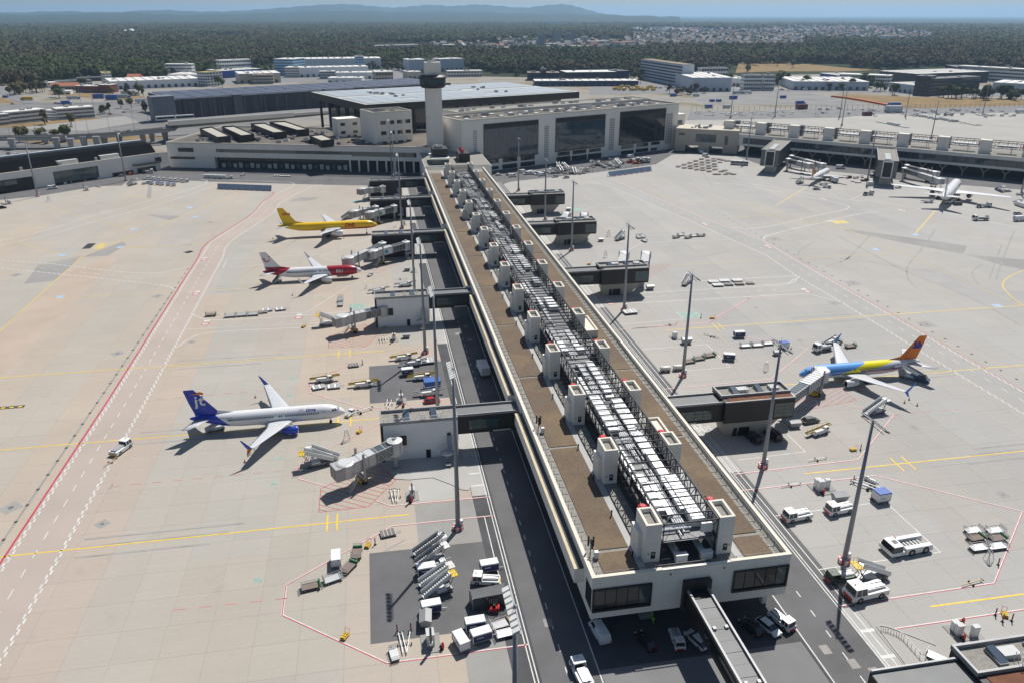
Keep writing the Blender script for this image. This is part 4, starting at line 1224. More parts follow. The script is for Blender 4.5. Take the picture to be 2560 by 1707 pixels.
jet_bridge((97,DR[2]+10),ctr('E',660,480,6),math.radians(60),'bridge cab peeking over the third right dock, outer one',4.4,4.0)
# light masts
mast_m = mat('mast_grey',(0.27,0.285,0.32),0.5,metal=0.25,var=0.06)
lampw = mat('lamp_white',(0.72,0.72,0.70),0.4)
lampg = mat('lamp_grey',(0.20,0.20,0.215),0.5,metal=0.3)
def mast_proto(h,lamp,sgn):
 r = T('light_mast','x','light mast')
 MB().tube((0,0,0.5),(0,0,h),0.52,0.24,n=12).build('pole',mast_m,r,True)
 mb = MB()
 n = 12
 for i in range(n):
  a0,a1 = 2*math.pi*i/n,2*math.pi*(i+1)/n
  mb.prism([(0.6*math.cos(a0),0.6*math.sin(a0)),(1.15*math.cos(a0),1.15*math.sin(a0)),(1.15*math.cos(a1),1.15*math.sin(a1)),(0.6*math.cos(a1),0.6*math.sin(a1))],0,0.9,i%2)
 mb.build('collar',[white_p,red_m],r)
 MB().tube((0,0,0),(0,0,0.6),0.62,n=12).tube((0,0,0.9),(0,0,1.15),0.75,0.55,n=12).build('foot',mast_m,r)
 MB().bar((0,-3.4,h-0.3),(0,3.4,h-0.3),0.14,0.16).bar((0,-3.4,h-1.0),(0,3.4,h-1.0),0.1,0.1).tube((0,0,h),(0,0,h+1.6),0.03,n=4).build('crossarm',mast_m,r)
 for i in range(8):
  y = -3.3+0.95*i if i<4 else 0.45+0.95*(i-4)
  MB().hexa([(sgn*0.15,y-0.32,h-0.55),(sgn*0.95,y-0.32,h-0.85),(sgn*0.95,y+0.32,h-0.85),(sgn*0.15,y+0.32,h-0.55),(sgn*0.15,y-0.32,h-0.2),(sgn*0.95,y-0.32,h-0.6),(sgn*0.95,y+0.32,h-0.6),(sgn*0.15,y+0.32,h-0.2)]).build('floodlight',lamp,r)
 MB().box(0.3,1.0,-0.35,0.35,1.0,2.1).build('control_box',white_m,r)
 KIDS[r.name] = list(r.children)
 return r
mp1 = mast_proto(36.3,lampw,-1)
ml_txt = ('tall grey floodlight mast at the bottom edge near the navy carts','floodlight mast with red and white collar above the stairs trucks','floodlight mast rising from behind the near white dock','floodlight mast beside the blue canopy, fourth from the front on the left','floodlight mast in front of the second white dock','floodlight mast near the yellow freighter nose','floodlight mast behind the far dark docks','farthest floodlight mast on the left of the pier')
for i,y in enumerate((at('C',1838,860,36).y-1,131.0,176.0,221.5,273.0,375.4,452.9,506.8)):
 if i==0:
  mp1.location = (12.4,y,0)
  mp1['label'] = ml_txt[0]
  mp1['group'] = 'floodlight masts left of the pier'
 else:
  copy_tree(mp1,(12.3,y,0),0,ml_txt[i],'floodlight masts left of the pier')
mp2 = mast_proto(31.0,lampg,1)
mr_txt = ('nearest floodlight mast on the right, beside the stairs truck','floodlight mast in front of the dock of the colourful airliner','floodlight mast beside the white tank trailers','floodlight mast in front of the middle right dock','floodlight mast with hazard collar between the second and third right docks','floodlight mast in front of the farthest right dock','floodlight mast by the terminal hall parking lot')
for i,y in enumerate((107.5,142.0,191.7,247.5,323.6,378.7,452.4)):
 if i==0:
  mp2.location = (84.3,y,0)
  mp2['label'] = mr_txt[0]
  mp2['group'] = 'floodlight masts right of the pier'
 else:
  copy_tree(mp2,(85.0,y,0),0,mr_txt[i],'floodlight masts right of the pier')
far_masts = [('L1',465,550,'floodlight mast at the left edge by the angled pier'),('L1',1545,355,'floodlight mast by the white pickup near the angled pier'),('Q4',1475,1200,'floodlight mast by the airport bus at the right pier'),('Z3',1280,1240,'floodlight mast between the two airliners at the right pier'),('Z3',2330,1330,'floodlight mast at the right edge of the frame')]
for i,(k,x,y,t)in enumerate(far_masts):
 p = at(k,x,y)
 copy_tree(mp2,(p.x,p.y,0),math.radians(-40 if i>1 else 40),t,'floodlight masts at the angled piers')
for i,(k,x,y)in enumerate([('Q4',1295,705),('Q4',1795,690),('Q5',265,700),('Q5',1010,690),('Q5',1885,655),('Q5',1300,940),('Q5',290,790)]):
 p = at(k,x,y)
 copy_tree(mp2,(p.x,p.y,0),math.radians(-40),'distant floodlight mast on the apron behind the right pier','floodlight masts behind the right pier')
 # aircraft (local frame: nose at x=0, tail towards -x, wings along y)
white_air = mat('aircraft_white',(0.72,0.73,0.74),0.28,var=0.03,scale=0.3,spec=0.5)
wing_grey = mat('wing_grey',(0.56,0.575,0.60),0.35,var=0.05,scale=0.4,spec=0.5)
eng_metal = mat('engine_lip',(0.70,0.70,0.70),0.25,metal=0.8)
dark_in = mat('engine_dark',(0.03,0.03,0.032),0.5)
gear_m = mat('gear_grey',(0.35,0.35,0.36),0.5)
win_m = mat('cabin_window',(0.045,0.05,0.065),0.2)
orange_m = mat('orange_paint',(0.68,0.20,0.02),0.35)
def livery(name,base,bands,rough=0.3):
 """paint scheme: later bands override; a band is (colour, [(ax, az, c), ...]) painted where every ax*x+az*z+c > 0 (object space)"""
 m,nt,b = nodes_of(name)
 tc = nt.nodes.new('ShaderNodeTexCoord')
 sp = nt.nodes.new('ShaderNodeSeparateXYZ')
 nt.links.new(tc.outputs['Object'],sp.inputs[0])
 c = base
 for colr,conds in bands:
  f = None
  for cond in conds:
   ax,az,k = cond[:3]
   e = math_node(nt,'ADD',math_node(nt,'MULTIPLY',sp.outputs[0],ax),math_node(nt,'ADD',math_node(nt,'MULTIPLY',sp.outputs[2],az),k))
   if len(cond)>3:
    d = math_node(nt,'SUBTRACT',sp.outputs[2],cond[4])
    e = math_node(nt,'ADD',e,math_node(nt,'MULTIPLY',math_node(nt,'MULTIPLY',d,d),cond[3]))
   g = math_node(nt,'GREATER_THAN',e,0.0)
   f = g if f is None else math_node(nt,'MULTIPLY',f,g)
  c = mix_col(nt,f,c,colr)
 geo = nt.nodes.new('ShaderNodeNewGeometry')
 d = noise(nt,geo.outputs['Position'],0.5,5)
 h = nt.nodes.new('ShaderNodeHueSaturation')
 if isinstance(c,tuple):
  h.inputs['Color'].default_value = (*c,1)
 else:
  nt.links.new(c,h.inputs['Color'])
 nt.links.new(math_node(nt,'MULTIPLY_ADD',d,0.1,0.95),h.inputs['Value'])
 nt.links.new(h.outputs[0],b.inputs['Base Color'])
 b.inputs['Roughness'].default_value = rough
 b.inputs['Specular IOR Level'].default_value = 0.5
 return m
def foil(le,te,y,z,t,n=7):
 """lens section between leading and trailing edge (x), thickness t"""
 pts = []
 for i in range(n+1):
  u = i/n
  th = t*2.0*(math.sqrt(u)*(1-u))*0.95
  pts.append((le+(te-le)*u,y,z+th*0.62))
 for i in range(n-1,0,-1):
  u = i/n
  th = t*2.0*(math.sqrt(u)*(1-u))*0.95
  pts.append((le+(te-le)*u,y,z-th*0.38))
 return pts
def on_body(P,x,s,side,off=0.02):
 """point on the fuselage side: x along body, s height above axis measured round the skin"""
 R = P['R']+off
 a = max(-1.35,min(1.35,s/R))
 return(x,side*R*math.cos(a),P['za']+R*math.sin(a)*1.05)
def skin_text(body,size,x,s,P,root,mt,shear=0.0,bold=0.0,name='lettering',space=1.0):
 """lettering laid on both fuselage sides; x is where the words start when read"""
 v,f = text_mesh(body,size,bold,shear,space)
 w = max(p.x for p in v)
 bm = bmesh.new()
 vv = [bm.verts.new(p)for p in v]
 for q in f:
  try:
   bm.faces.new([vv[i]for i in q])
  except ValueError:
   pass
 h = max(p.y for p in v)
 k = 0.2
 while k<h:
  bmesh.ops.bisect_plane(bm,geom=bm.verts[:]+bm.edges[:]+bm.faces[:],plane_co=(0,k,0),plane_no=(0,1,0))
  k+=0.2
 bm.verts.ensure_lookup_table()
 bm.verts.index_update()
 vs_ = [p.co.copy()for p in bm.verts]
 fs_ = [[q.index for q in fc.verts]for fc in bm.faces]
 bm.free()
 for side in(-1,1):
  if side<0:
   pts = [on_body(P,x+p.x,s+p.y,side)for p in vs_]
  else:
   pts = [on_body(P,x+w-p.x,s+p.y,side)for p in vs_]
  MB().add(pts,fs_).build(name,mt,root)
def flat_shape(polys,y_off,root,mt,name='tail_emblem',flip=True):
 """2-D polygons (x,z) on both faces of the fin"""
 for side in(-1,1):
  mb = MB()
  for q in polys:
   mb.sheet([(x,side*y_off,z)for x,z in q])
  mb.build(name,mt,root)
def airliner(label,P,loc,heading,fus_m,fin_m,wl_m,eng_m,group='parked airliners',windows=True,hs_m=None):
 R,za,L = P['R'],P['za'],P['L']
 k = P.get('k',1.0)
 root = T('airliner',label,'airliner',(loc[0],loc[1],0),heading,group)
 prof = [(0.0,0.02,-0.30),(0.35,0.28,-0.27),(0.9,0.46,-0.22),(1.7,0.63,-0.15),(2.6,0.78,-0.09),(3.6,0.895,-0.04),(4.8,0.97,-0.01),(6.2,1.0,0)]
 LF = P['LF']
 rings = []
 xs = [(x*R/1.9,r,dz)for x,r,dz in prof]
 tail0 = LF-13.5*R/1.9
 n_mid = 14
 for i in range(1,n_mid+1):
  xs.append((6.2*R/1.9+(tail0-6.2*R/1.9)*i/n_mid,1.0,0))
 for u,r,dz in((0.15,0.985,0.015),(0.3,0.93,0.065),(0.45,0.82,0.16),(0.6,0.67,0.27),(0.75,0.5,0.38),(0.88,0.33,0.46),(0.96,0.2,0.5),(1.0,0.09,0.52)):
  xs.append((tail0+(LF-tail0)*u,r,dz))
 NS = 28
 for x,r,dz in xs:
  rings.append([(-x,R*r*math.sin(2*math.pi*i/NS),za+R*dz+R*r*1.05*math.cos(2*math.pi*i/NS))for i in range(NS)])
 MB().loft(rings).build('fuselage',fus_m,root,True)
 wx = P['wx']
 fr = []
 for u,r in((0,0.02),(0.1,0.6),(0.25,0.9),(0.5,1.0),(0.75,0.85),(0.92,0.5),(1,0.02)):
  x = wx-1.5*k+u*12.0*k
  fr.append([(-x,R*1.08*r*math.cos(2*math.pi*i/16),za-R*0.75+R*0.42*r*math.sin(2*math.pi*i/16))for i in range(16)])
 MB().loft(fr).build('belly_fairing',wing_grey,root,True)
 hs = P['span']/2
 zr = za-R*0.55
 dih = P.get('dih',0.105)
 sweep = P.get('sweep',0.525)
 kc,rc,tc_ = P['chord_kink'],P['chord_root'],P['chord_tip']
 yk = P['kink']
 for s in(-1,1):
  sec = []
  for y,ch,t in((0.3,rc*1.03,0.95),(R*0.98,rc,0.85),(yk,kc,0.5),((yk+hs)/2,(kc+tc_)/2,0.32),(hs-0.35,tc_*1.1,0.2),(hs,tc_*0.75,0.1)):
   le = wx+(y-R)*sweep
   te = le+ch
   if y<=yk:
    te_k = wx+(yk-R)*sweep+kc
    te = te_k-(yk-y)*0.02+0.0
    if y<yk:
     te = te_k+(yk-y)*P.get('te_in',0.05)
   sec.append(foil(-le,-te,s*y,zr+y*dih,t*k))
  w = MB().loft(sec).build('wing',P.get('wing_m',wing_grey),root,True)
  ly = wx+(hs-R)*sweep
  tz = zr+hs*dih
  wl = P.get('winglet',2.4)
  if wl:
   secs = []
   for u in(0,0.12,0.3,1.0):
    c0 = tc_*(0.8-0.55*u)
    x0 = ly+0.25+u*wl*0.85
    secs.append([(-x0,s*(hs+0.05+0.16*wl*u**0.7),tz+wl*u-(0.1 if u==0 else 0)),(-x0-c0*0.4,s*(hs+0.11+0.16*wl*u**0.7),tz+wl*u),(-x0-c0,s*(hs+0.05+0.16*wl*u**0.7),tz+wl*u),(-x0-c0*0.4,s*(hs+0.0+0.16*wl*u**0.7),tz+wl*u)])
   MB().loft(secs).build('winglet',wl_m,w)
   if P.get('scimitar'):
    secs = []
    for u in(0,1.0):
     c0 = tc_*(0.7-0.45*u)
     x0 = ly+0.3+u*1.0
     secs.append([(-x0,s*(hs-0.05+0.4*u),tz-1.35*u),(-x0-c0*0.4,s*(hs+0.03+0.4*u),tz-1.35*u),(-x0-c0,s*(hs-0.05+0.4*u),tz-1.35*u),(-x0-c0*0.4,s*(hs-0.1+0.4*u),tz-1.35*u)])
    MB().loft(secs).build('winglet_lower',P['scimitar'],w)
  for q in(0.3,0.5,0.68):
   y = R+(hs-R)*q
   le = wx+(y-R)*sweep
   ch = kc+(tc_-kc)*max(0,(y-yk)/(hs-yk))
   MB().tube((-(le+ch*0.55),s*y,zr+y*dih-0.25*k),(-(le+ch*1.06),s*y,zr+y*dih-0.18*k),0.2*k,0.05,n=6).build('flap_fairing',wing_grey,w)
  ey,er,el = P['eng_y'],P['eng_r'],P['eng_l']
  ex = wx+(ey-R)*sweep-P.get('eng_fwd',2.4)*k
  ez = zr+ey*dih-P.get('eng_dz',0.62)-er*0.78
  rr = []
  for u,r in((0,0.90),(0.03,0.97),(0.12,1.04),(0.35,1.06),(0.65,0.98),(0.85,0.82),(1.0,0.66)):
   rr.append([(-(ex+u*el),s*ey+er*r*math.cos(2*math.pi*i/20),ez+er*r*math.sin(2*math.pi*i/20))for i in range(20)])
  en = MB().loft(rr,caps=False).build('engine',eng_m,root,True)
  ri = [[(-(ex+x),s*ey+er*r*math.cos(2*math.pi*i/20),ez+er*r*math.sin(2*math.pi*i/20))for i in range(20)]for x,r in((0.0,0.90),(0.12,0.82),(0.9*k,0.80))]
  MB().loft(ri[:2],caps=False).build('intake_lip',eng_metal,en,True)
  MB().loft(ri[1:],caps=False).sheet(ri[2]).build('fan',dark_in,en,True)
  MB().tube((-(ex+0.45*k),s*ey,ez),(-(ex+0.9*k),s*ey,ez),0.03,er*0.3,n=10).build('spinner',gear_m,en)
  MB().tube((-(ex+el*0.9),s*ey,ez),(-(ex+el*1.28),s*ey,ez),er*0.55,er*0.22,n=14).build('exhaust_cone',mat('exhaust_metal',(0.3,0.28,0.26),0.4,metal=0.8),en,True)
  MB().hexa([(-(ex+el*0.2),s*ey-0.16,ez+er*0.8),(-(ex+el*1.1),s*ey-0.16,ez+er*0.7),(-(ex+el*1.1),s*ey+0.16,ez+er*0.7),(-(ex+el*0.2),s*ey+0.16,ez+er*0.8),(-(ex+el*0.45),s*ey-0.12,ez+er*1.55),(-(ex+el*1.4),s*ey-0.12,ez+er*1.6),(-(ex+el*1.4),s*ey+0.12,ez+er*1.6),(-(ex+el*0.45),s*ey+0.12,ez+er*1.55)]).build('pylon',wing_grey,en)
  tx,th = P['tx'],P['tspan']/2
  secs = [foil(-(tx+0.0),-(tx+P['tch']),s*0.3,za+R*0.42,0.36*k),foil(-(tx+th*0.62),-(tx+th*0.62+P['tch']*0.4),s*th,za+R*0.42+th*0.11,0.14*k)]
  MB().loft(secs).build('tailplane',hs_m or P.get('wing_m',wing_grey),root,True)
  gx,gy = P['gx'],P['gy']
  g = MB().tube((-gx,s*gy,zr),(-gx,s*gy,0.6),0.16*k,n=8).tube((-gx,s*(gy-1.0),zr-0.3),(-gx,s*gy,1.0),0.08,n=6).build('main_gear',gear_m,root)
  for dx in P.get('bogie',(0,)):
   for dy in(-0.36,0.36):
    MB().tube((-gx+dx,s*gy+dy*k-0.17,0.56*k),(-gx+dx,s*gy+dy*k+0.17,0.56*k),0.56*k,n=12).build('wheel',rubber,g)
 fx,fz,fh = P['fx'],za+R*0.86,P['fh']
 f0 = P.get('fch',6.0)
 sw = P.get('fsw',0.86)
 rg = []
 for u,c0,t in((0,1,0.36),(0.5,0.72,0.26),(0.97,0.42,0.15),(1.0,0.36,0.08)):
  x0 = fx+u*fh*sw
  x1 = fx+f0+u*fh*(sw+(0.38-1)*f0/fh)if False else x0+f0*c0
  z = fz+u*fh
  rg.append([(-x0,0,z),(-(x0+(x1-x0)*0.3),t*0.5*k,z),(-x1,0.0,z),(-(x0+(x1-x0)*0.3),-t*0.5*k,z)])
 MB().loft(rg).build('fin',fin_m,root)
 MB().loft([[(-(fx-4.2*k),0,fz+0.12),(-(fx-4.0*k),0.05,fz),(-(fx-4.0*k),0,fz-0.3),(-(fx-4.0*k),-0.05,fz)],[(-(fx+0.9),0,fz+1.15*k),(-(fx+1.1),0.17,fz+0.2),(-(fx+1.2),0,fz-0.5),(-(fx+1.1),-0.17,fz+0.2)]]).build('dorsal_fin',P.get('dorsal',fin_m),root)
 ng = MB().tube((-P['ngx'],0,za-R*0.8),(-P['ngx'],0,0.4),0.12*k,n=8).build('nose_gear',gear_m,root)
 for dy in(-0.22,0.22):
  MB().tube((-P['ngx'],dy*k-0.12,0.36*k),(-P['ngx'],dy*k+0.12,0.36*k),0.36*k,n=12).build('wheel',rubber,ng)
 c = R/1.9
 for s in(-1,1):
  for(x0,x1,a0,a1)in((1.55,2.15,0.06,0.42),(2.2,2.75,0.36,0.72),(2.8,3.3,0.62,0.86)):
   pts = []
   for x,zf in((x0,0.30),(x1,0.36),(x1,0.62),(x0,0.50)):
    r0 = 0.0
    dz0 = 0.0
    for(xa,ra,da),(xb_,rb,db)in zip(prof,prof[1:]):
     if xa<=x<=xb_:
      t = (x-xa)/(xb_-xa)
      r0 = ra+(rb-ra)*t
      dz0 = da+(db-da)*t
    zz = (zf-dz0)
    yy = math.sqrt(max(0.02,r0*r0-(zz/1.05)**2))
    pts.append((-x*c,s*(R*yy+0.03),za+R*zf+0.02))
   MB().sheet(pts).build('cockpit_window',win_m,root)
 if windows:
  for s in(-1,1):
   mb = MB()
   x = 6.6*c
   i = 0
   while x<LF-9.5*c:
    i+=1
    if not(abs(x-wx-2.5)<0.5 or abs(x-wx-4.2)<0.4):
     a = [on_body(P,-x,0.34*c,s),on_body(P,-x-0.3,0.34*c,s),on_body(P,-x-0.3,0.78*c,s),on_body(P,-x,0.78*c,s)]
     mb.sheet(a)
    x+=0.53
   stuff(mb.build('cabin_windows',win_m,root))
 for s in(-1,1):
  for xd in(4.3*c+0.6,LF-10.2*c):
   mb = MB()
   for(u0,u1,v0,v1)in((0,0.9,-0.78,-0.73),(0,0.9,1.05,1.10),(0,0.05,-0.73,1.05),(0.85,0.9,-0.73,1.05),(0.33,0.57,0.45,0.72)):
    mb.sheet([on_body(P,-xd-u0,v0*c,s,0.015),on_body(P,-xd-u1,v0*c,s,0.015),on_body(P,-xd-u1,v1*c,s,0.015),on_body(P,-xd-u0,v1*c,s,0.015)])
   mb.build('door_outline',mat('door_line',(0.30,0.31,0.34),0.5),root)
 return root
P737 = dict(R=1.9,za=3.35,L=39.5,LF=38.0,wx=12.6,span=34.3,chord_root=8.0,chord_kink=4.7,chord_tip=1.6,kink=5.8,eng_y=4.83,eng_r=1.0,eng_l=3.9,tx=32.3,tspan=14.35,tch=4.4,gx=19.6,gy=2.86,ngx=4.0,fx=30.3,fh=7.2,fch=6.2,fsw=0.80,winglet=2.5)
P757 = dict(P737,za=4.55,L=47.3,LF=46.0,wx=16.2,span=38.0,chord_root=8.6,chord_kink=5.4,chord_tip=1.8,kink=7.4,eng_y=6.5,eng_r=1.28,eng_l=5.2,tx=39.3,tspan=15.2,tch=5.0,gx=23.4,gy=3.66,ngx=5.2,fx=36.8,fh=7.7,fch=6.9,fsw=0.80,winglet=0,bogie=(-0.55,0.55))
P320 = dict(P737,za=3.6,R=1.97,L=41,LF=40.5,wx=13.4,span=35.0,tx=34.5,fx=32.3,winglet=2.2,fh=6.2)
PWB = dict(R=2.82,za=5.4,L=62,LF=60.5,wx=20.3,span=60.0,chord_root=11.5,chord_kink=7.6,chord_tip=2.4,kink=9.6,eng_y=9.4,eng_r=1.62,eng_l=5.6,tx=51.5,tspan=19.4,tch=6.2,gx=31.5,gy=5.3,ngx=6.6,fx=47.5,fh=8.8,fch=9.0,fsw=0.86,winglet=1.8,k=1.4,bogie=(-0.9,0.9),dih=0.09,sweep=0.58,eng_fwd=2.4,eng_dz=0.9)
# blue-tailed airliner, nose towards the pier (+X)
navy = (0.026,0.055,0.44)
fus = livery('paint_blue_tail',(0.73,0.74,0.75),[(navy,[(-1.0,-1.05,-25.9,-0.14,3.4)])])
Pj = dict(P737,scimitar=orange_m,dorsal=white_air)
jt = airliner('white airliner with deep blue tail and blue engines, nearest on the left',Pj,(-11.0,181.4),0.0,fus,mat('navy_fin',navy,0.3),mat('navy_winglet',(0.035,0.085,0.50),0.35),mat('navy_engine',(0.03,0.075,0.50),0.3))
skin_text('jet',1.35,-11.6,1.15,Pj,jt,mat('lettering_grey',(0.40,0.43,0.52),0.4),bold=0.0)
skin_text('time',1.35,-9.75,1.15,Pj,jt,mat('lettering_navy',(0.02,0.04,0.28),0.4),bold=0.025)
skin_text('OY-JZW',0.42,-29.2,0.95,Pj,jt,MAT['lettering_grey'])
v,f = text_mesh('jt',4.6,0.06)
for s in(-1,1):
 wv = max(p.x for p in v)
 MB().add([((-36.4+(p.x if s<0 else wv-p.x)),s*0.2,7.0+p.y*0.82)for p in v],f).build('tail_lettering',white_air,jt)
 MB().sheet([(-37.2,s*0.2,11.0),(-33.8,s*0.2,10.75),(-33.9,s*0.2,11.05),(-34.6,s*0.2,11.4)]).build('tail_swoosh',orange_m,jt)
 # red fronted airliner
redc = (0.36,0.012,0.03)
fus = livery('paint_red_front',(0.74,0.745,0.75),[(redc,[(1.0,0.55,10.6),(-1.0,0.0,-1.9)]),(redc,[(-1.0,1.9,-31.5-6.2),(0,-1,6.2)])])
tui = airliner('white airliner with dark red front section and red smile on its tail',dict(P737,dorsal=mat('deep_red_fin',redc,0.3)),(-6.9,at('A',1310,531).y-0.3),0.0,fus,livery('paint_red_fin_base',(0.72,0.73,0.75),[(redc,[(0,-1,6.1)])]),white_air,white_air)
skin_text('RIU',1.75,-9.9,-0.35,P737,tui,white_air,bold=0.03)
skin_text('HOTELS & RESORTS',0.3,-9.9,-0.85,P737,tui,white_air)
skin_text('in the world\'s best destinations',0.62,-21.5,1.0,P737,tui,MAT['lettering_grey'])
skin_text('D-ATYA',0.45,-29.0,0.95,P737,tui,MAT['lettering_grey'])
red_l = mat('emblem_red',(0.60,0.03,0.03),0.35)
for s in(-1,1):
 mb = MB()
 n = 14
 for i in range(n):
  a0,a1 = math.pi*(1.0+i/n),math.pi*(1.0+(i+1)/n)
  w0,w1 = 0.30+0.12*math.sin(math.pi*i/n),0.30+0.12*math.sin(math.pi*(i+1)/n)
  mb.sheet([(-36.0+s*-1*1.15*math.cos(a0)*1.0,s*0.21,9.3+1.25*math.sin(a0)),(-36.0+s*-1*1.15*math.cos(a1),s*0.21,9.3+1.25*math.sin(a1)),(-36.0+s*-1*(1.15-w1)*math.cos(a1),s*0.21,9.3+(1.25-w1)*math.sin(a1)),(-36.0+s*-1*(1.15-w0)*math.cos(a0),s*0.21,9.3+(1.25-w0)*math.sin(a0))])
 mb.sheet([(-37.7,s*0.21,9.3),(-36.6,s*0.21,9.3),(-36.6,s*0.21,9.62),(-37.7,s*0.21,9.62)])
 mb.sheet([(-34.9+0.3*math.cos(t*0.7854),s*0.21,10.2+0.3*math.sin(t*0.7854))for t in range(8)])
 mb.build('tail_emblem',red_l,tui)
 # yellow freighter
yelc = (0.86,0.54,0.006)
fus = livery('paint_freight_yellow',yelc,[((0.48,0.05,0.02),[(0.035,-1.0,4.0)])])
yfin = mat('freight_yellow',yelc,0.3,var=0.04)
dhl = airliner('bright yellow cargo jet with red lettering and red belly',P757,(0.5,at('A',1400,231).y),0.0,fus,yfin,white_air,white_air,windows=False)
red_d = mat('lettering_red',(0.50,0.015,0.02),0.4)
skin_text('DHL',2.5,-15.4,-0.55,P757,dhl,red_d,shear=0.35,bold=0.10,space=1.0)
v,f = text_mesh('DHL',1.9,0.06,0.35)
for s in(-1,1):
 wv = max(p.x for p in v)
 MB().add([((-43.6+(p.x if s<0 else wv-p.x)),s*0.22,10.4+p.y*0.75)for p in v],f).build('tail_lettering',red_d,dhl)
 # colourful retro airliner on the right, nose towards the pier (-X)
skyb,yl2,orr = (0.14,0.38,0.85),(0.88,0.74,0.01),(0.72,0.18,0.01)
fus = livery('paint_retro',skyb,[(yl2,[(-1,-3.4,-1.8)]),((0.74,0.74,0.75),[(-1,-4.9,-2.9)]),((0.74,0.74,0.75),[(0,-1,2.75)]),((0.035,0.05,0.28),[(0,1,-3.25),(0,-1,3.62),(-1,0,-18)]),(orr,[(0,1,-2.85),(0,-1,3.2),(-1,0,-20)])])
ofin = mat('fin_orange',(0.74,0.18,0.012),0.35,var=0.08)
Ph = dict(P737,dorsal=ofin,winglet=2.6,scimitar=mat('winglet_blue',(0.10,0.26,0.66),0.35))
hl = airliner('sky blue, yellow and white airliner with orange tail, right of the pier',Ph,(115.4,181.2),math.pi,fus,ofin,MAT['winglet_blue'],white_air)
mb = MB()
for s in(-1,1):
 mb = MB()
 for dx in(0,1.15):
  mb.sheet([(-36.9+dx,s*0.2,8.4),(-35.9+dx,s*0.2,8.4),(-35.5+dx,s*0.2,8.9),(-36.2+dx,s*0.2,9.0),(-35.9+dx,s*0.2,10.4),(-36.7+dx,s*0.2,10.4),(-37.1+dx,s*0.2,9.0)])
  mb.sheet([(-36.7+dx,s*0.205,9.8),(-37.4+dx,s*0.205,9.4),(-37.3+dx,s*0.205,8.7),(-36.8+dx,s*0.205,8.9)])
 mb.build('tail_emblem',mat('emblem_indigo',(0.05,0.035,0.30),0.4),hl)
mb = MB()
for i in range(26):
 x = -9.0-i*0.42
 for s in(-1,1):
  z0 = -0.35-(0.28 if i%2 else 0)
  mb.sheet([on_body(P737,x,z0,s),on_body(P737,x-0.42,z0,s),on_body(P737,x-0.42,z0+0.28,s),on_body(P737,x,z0+0.28,s)])
stuff(mb.build('chequer_band',black_p,hl))
skin_text('D-ABMV',0.5,-30.5,1.0,P737,hl,MAT['lettering_navy'])
# two airliners at the angled right pier
hd = math.atan2(0.70,0.73)
goldf = mat('fin_gold',(0.55,0.25,0.04),0.4)
n1 = at('J1',1560,285,3.4)
a1 = airliner('white airliner with gold tail at the right pier',P320,(n1.x,n1.y),hd,livery('paint_plain_white',(0.74,0.745,0.75),[]),goldf,white_air,white_air)
n2 = at('J2',1322,478,4.8)
PWB['wing_m'] = mat('wing_white',(0.74,0.745,0.75),0.35)
fus = livery('paint_wide_body',(0.74,0.745,0.75),[((0.52,0.30,0.10),[(1,0.0,5.0),(0,-1,6.6),(-1,0,-2.0)])])
a2 = airliner('large white wide-body airliner with striped tail at the far right',PWB,(n2.x,n2.y),hd+0.02,fus,livery('paint_striped_fin',(0.05,0.07,0.30),[((0.62,0.60,0.60),[(1,-0.9,62.3)]),((0.58,0.33,0.12),[(1,-0.9,60.8)])]),PWB['wing_m'],white_air)
# ground equipment and vehicles (local frame: front towards +x)
veh_white = mat('vehicle_white',(0.72,0.73,0.73),0.35,var=0.05)
veh_navy = mat('vehicle_navy',(0.022,0.035,0.12),0.45,var=0.1)
veh_blue = mat('vehicle_blue',(0.05,0.13,0.42),0.45,var=0.1)
veh_red = mat('vehicle_red',(0.42,0.015,0.02),0.3)
veh_grey = mat('vehicle_grey',(0.10,0.105,0.11),0.35)
veh_black = mat('vehicle_black',(0.018,0.018,0.02),0.3)
veh_silver = mat('vehicle_silver',(0.42,0.44,0.46),0.3,metal=0.4)
veh_orange = mat('vehicle_orange',(0.62,0.13,0.02),0.4)
veh_green = mat('vehicle_green',(0.035,0.07,0.045),0.4)
veh_glass = glass('vehicle_glass',(0.02,0.025,0.03),0.08)
alu = mat('aluminium',(0.52,0.53,0.54),0.4,metal=0.5,var=0.08)
bed_br = mat('cart_bed',(0.20,0.16,0.14),0.8,var=0.15,scale=1.5)
galv = mat('galvanised',(0.33,0.34,0.35),0.5,metal=0.4)
lamp_r = mat('tail_lamp',(0.5,0.02,0.02),0.3)
bin_m = mat('bin_grey',(0.30,0.32,0.33),0.55,var=0.1)
tank_w = mat('tank_white',(0.68,0.67,0.62),0.45,var=0.06)
crate_tan = mat('crate_tan',(0.42,0.28,0.12),0.7)
def wheels(r,xs,w,rad,wd=0.28):
 for x in xs:
  for s in(-1,1):
   wh = MB().tube((x,s*(w/2-wd),rad),(x,s*(w/2+0.02),rad),rad,n=12).build('wheel',rubber,r)
   MB().tube((x,s*(w/2+0.0),rad),(x,s*(w/2+0.04),rad),rad*0.5,n=8).build('rim',galv,wh)
def car_body(mb,L,w,h,hood,boot,belt=0.55,g=0.28):
 """side profile swept across the width with tumblehome"""
 prof = [(-L/2,g+0.15),(-L/2,h*belt),(-L/2+boot,h*belt+0.06),(L/2-hood,h*belt+0.06),(L/2-0.15,h*belt-0.16),(L/2,h*0.38),(L/2,g+0.12),(L/2-0.3,g),(-L/2+0.3,g)]
 rings = []
 for y,k in((-w/2,0.96),(-w/2+0.1,1.0),(w/2-0.1,1.0),(w/2,0.96)):
  rings.append([(x*(0.99 if k<1 else 1),y,g+(z-g)*k)for x,z in prof])
 return mb.loft(rings)
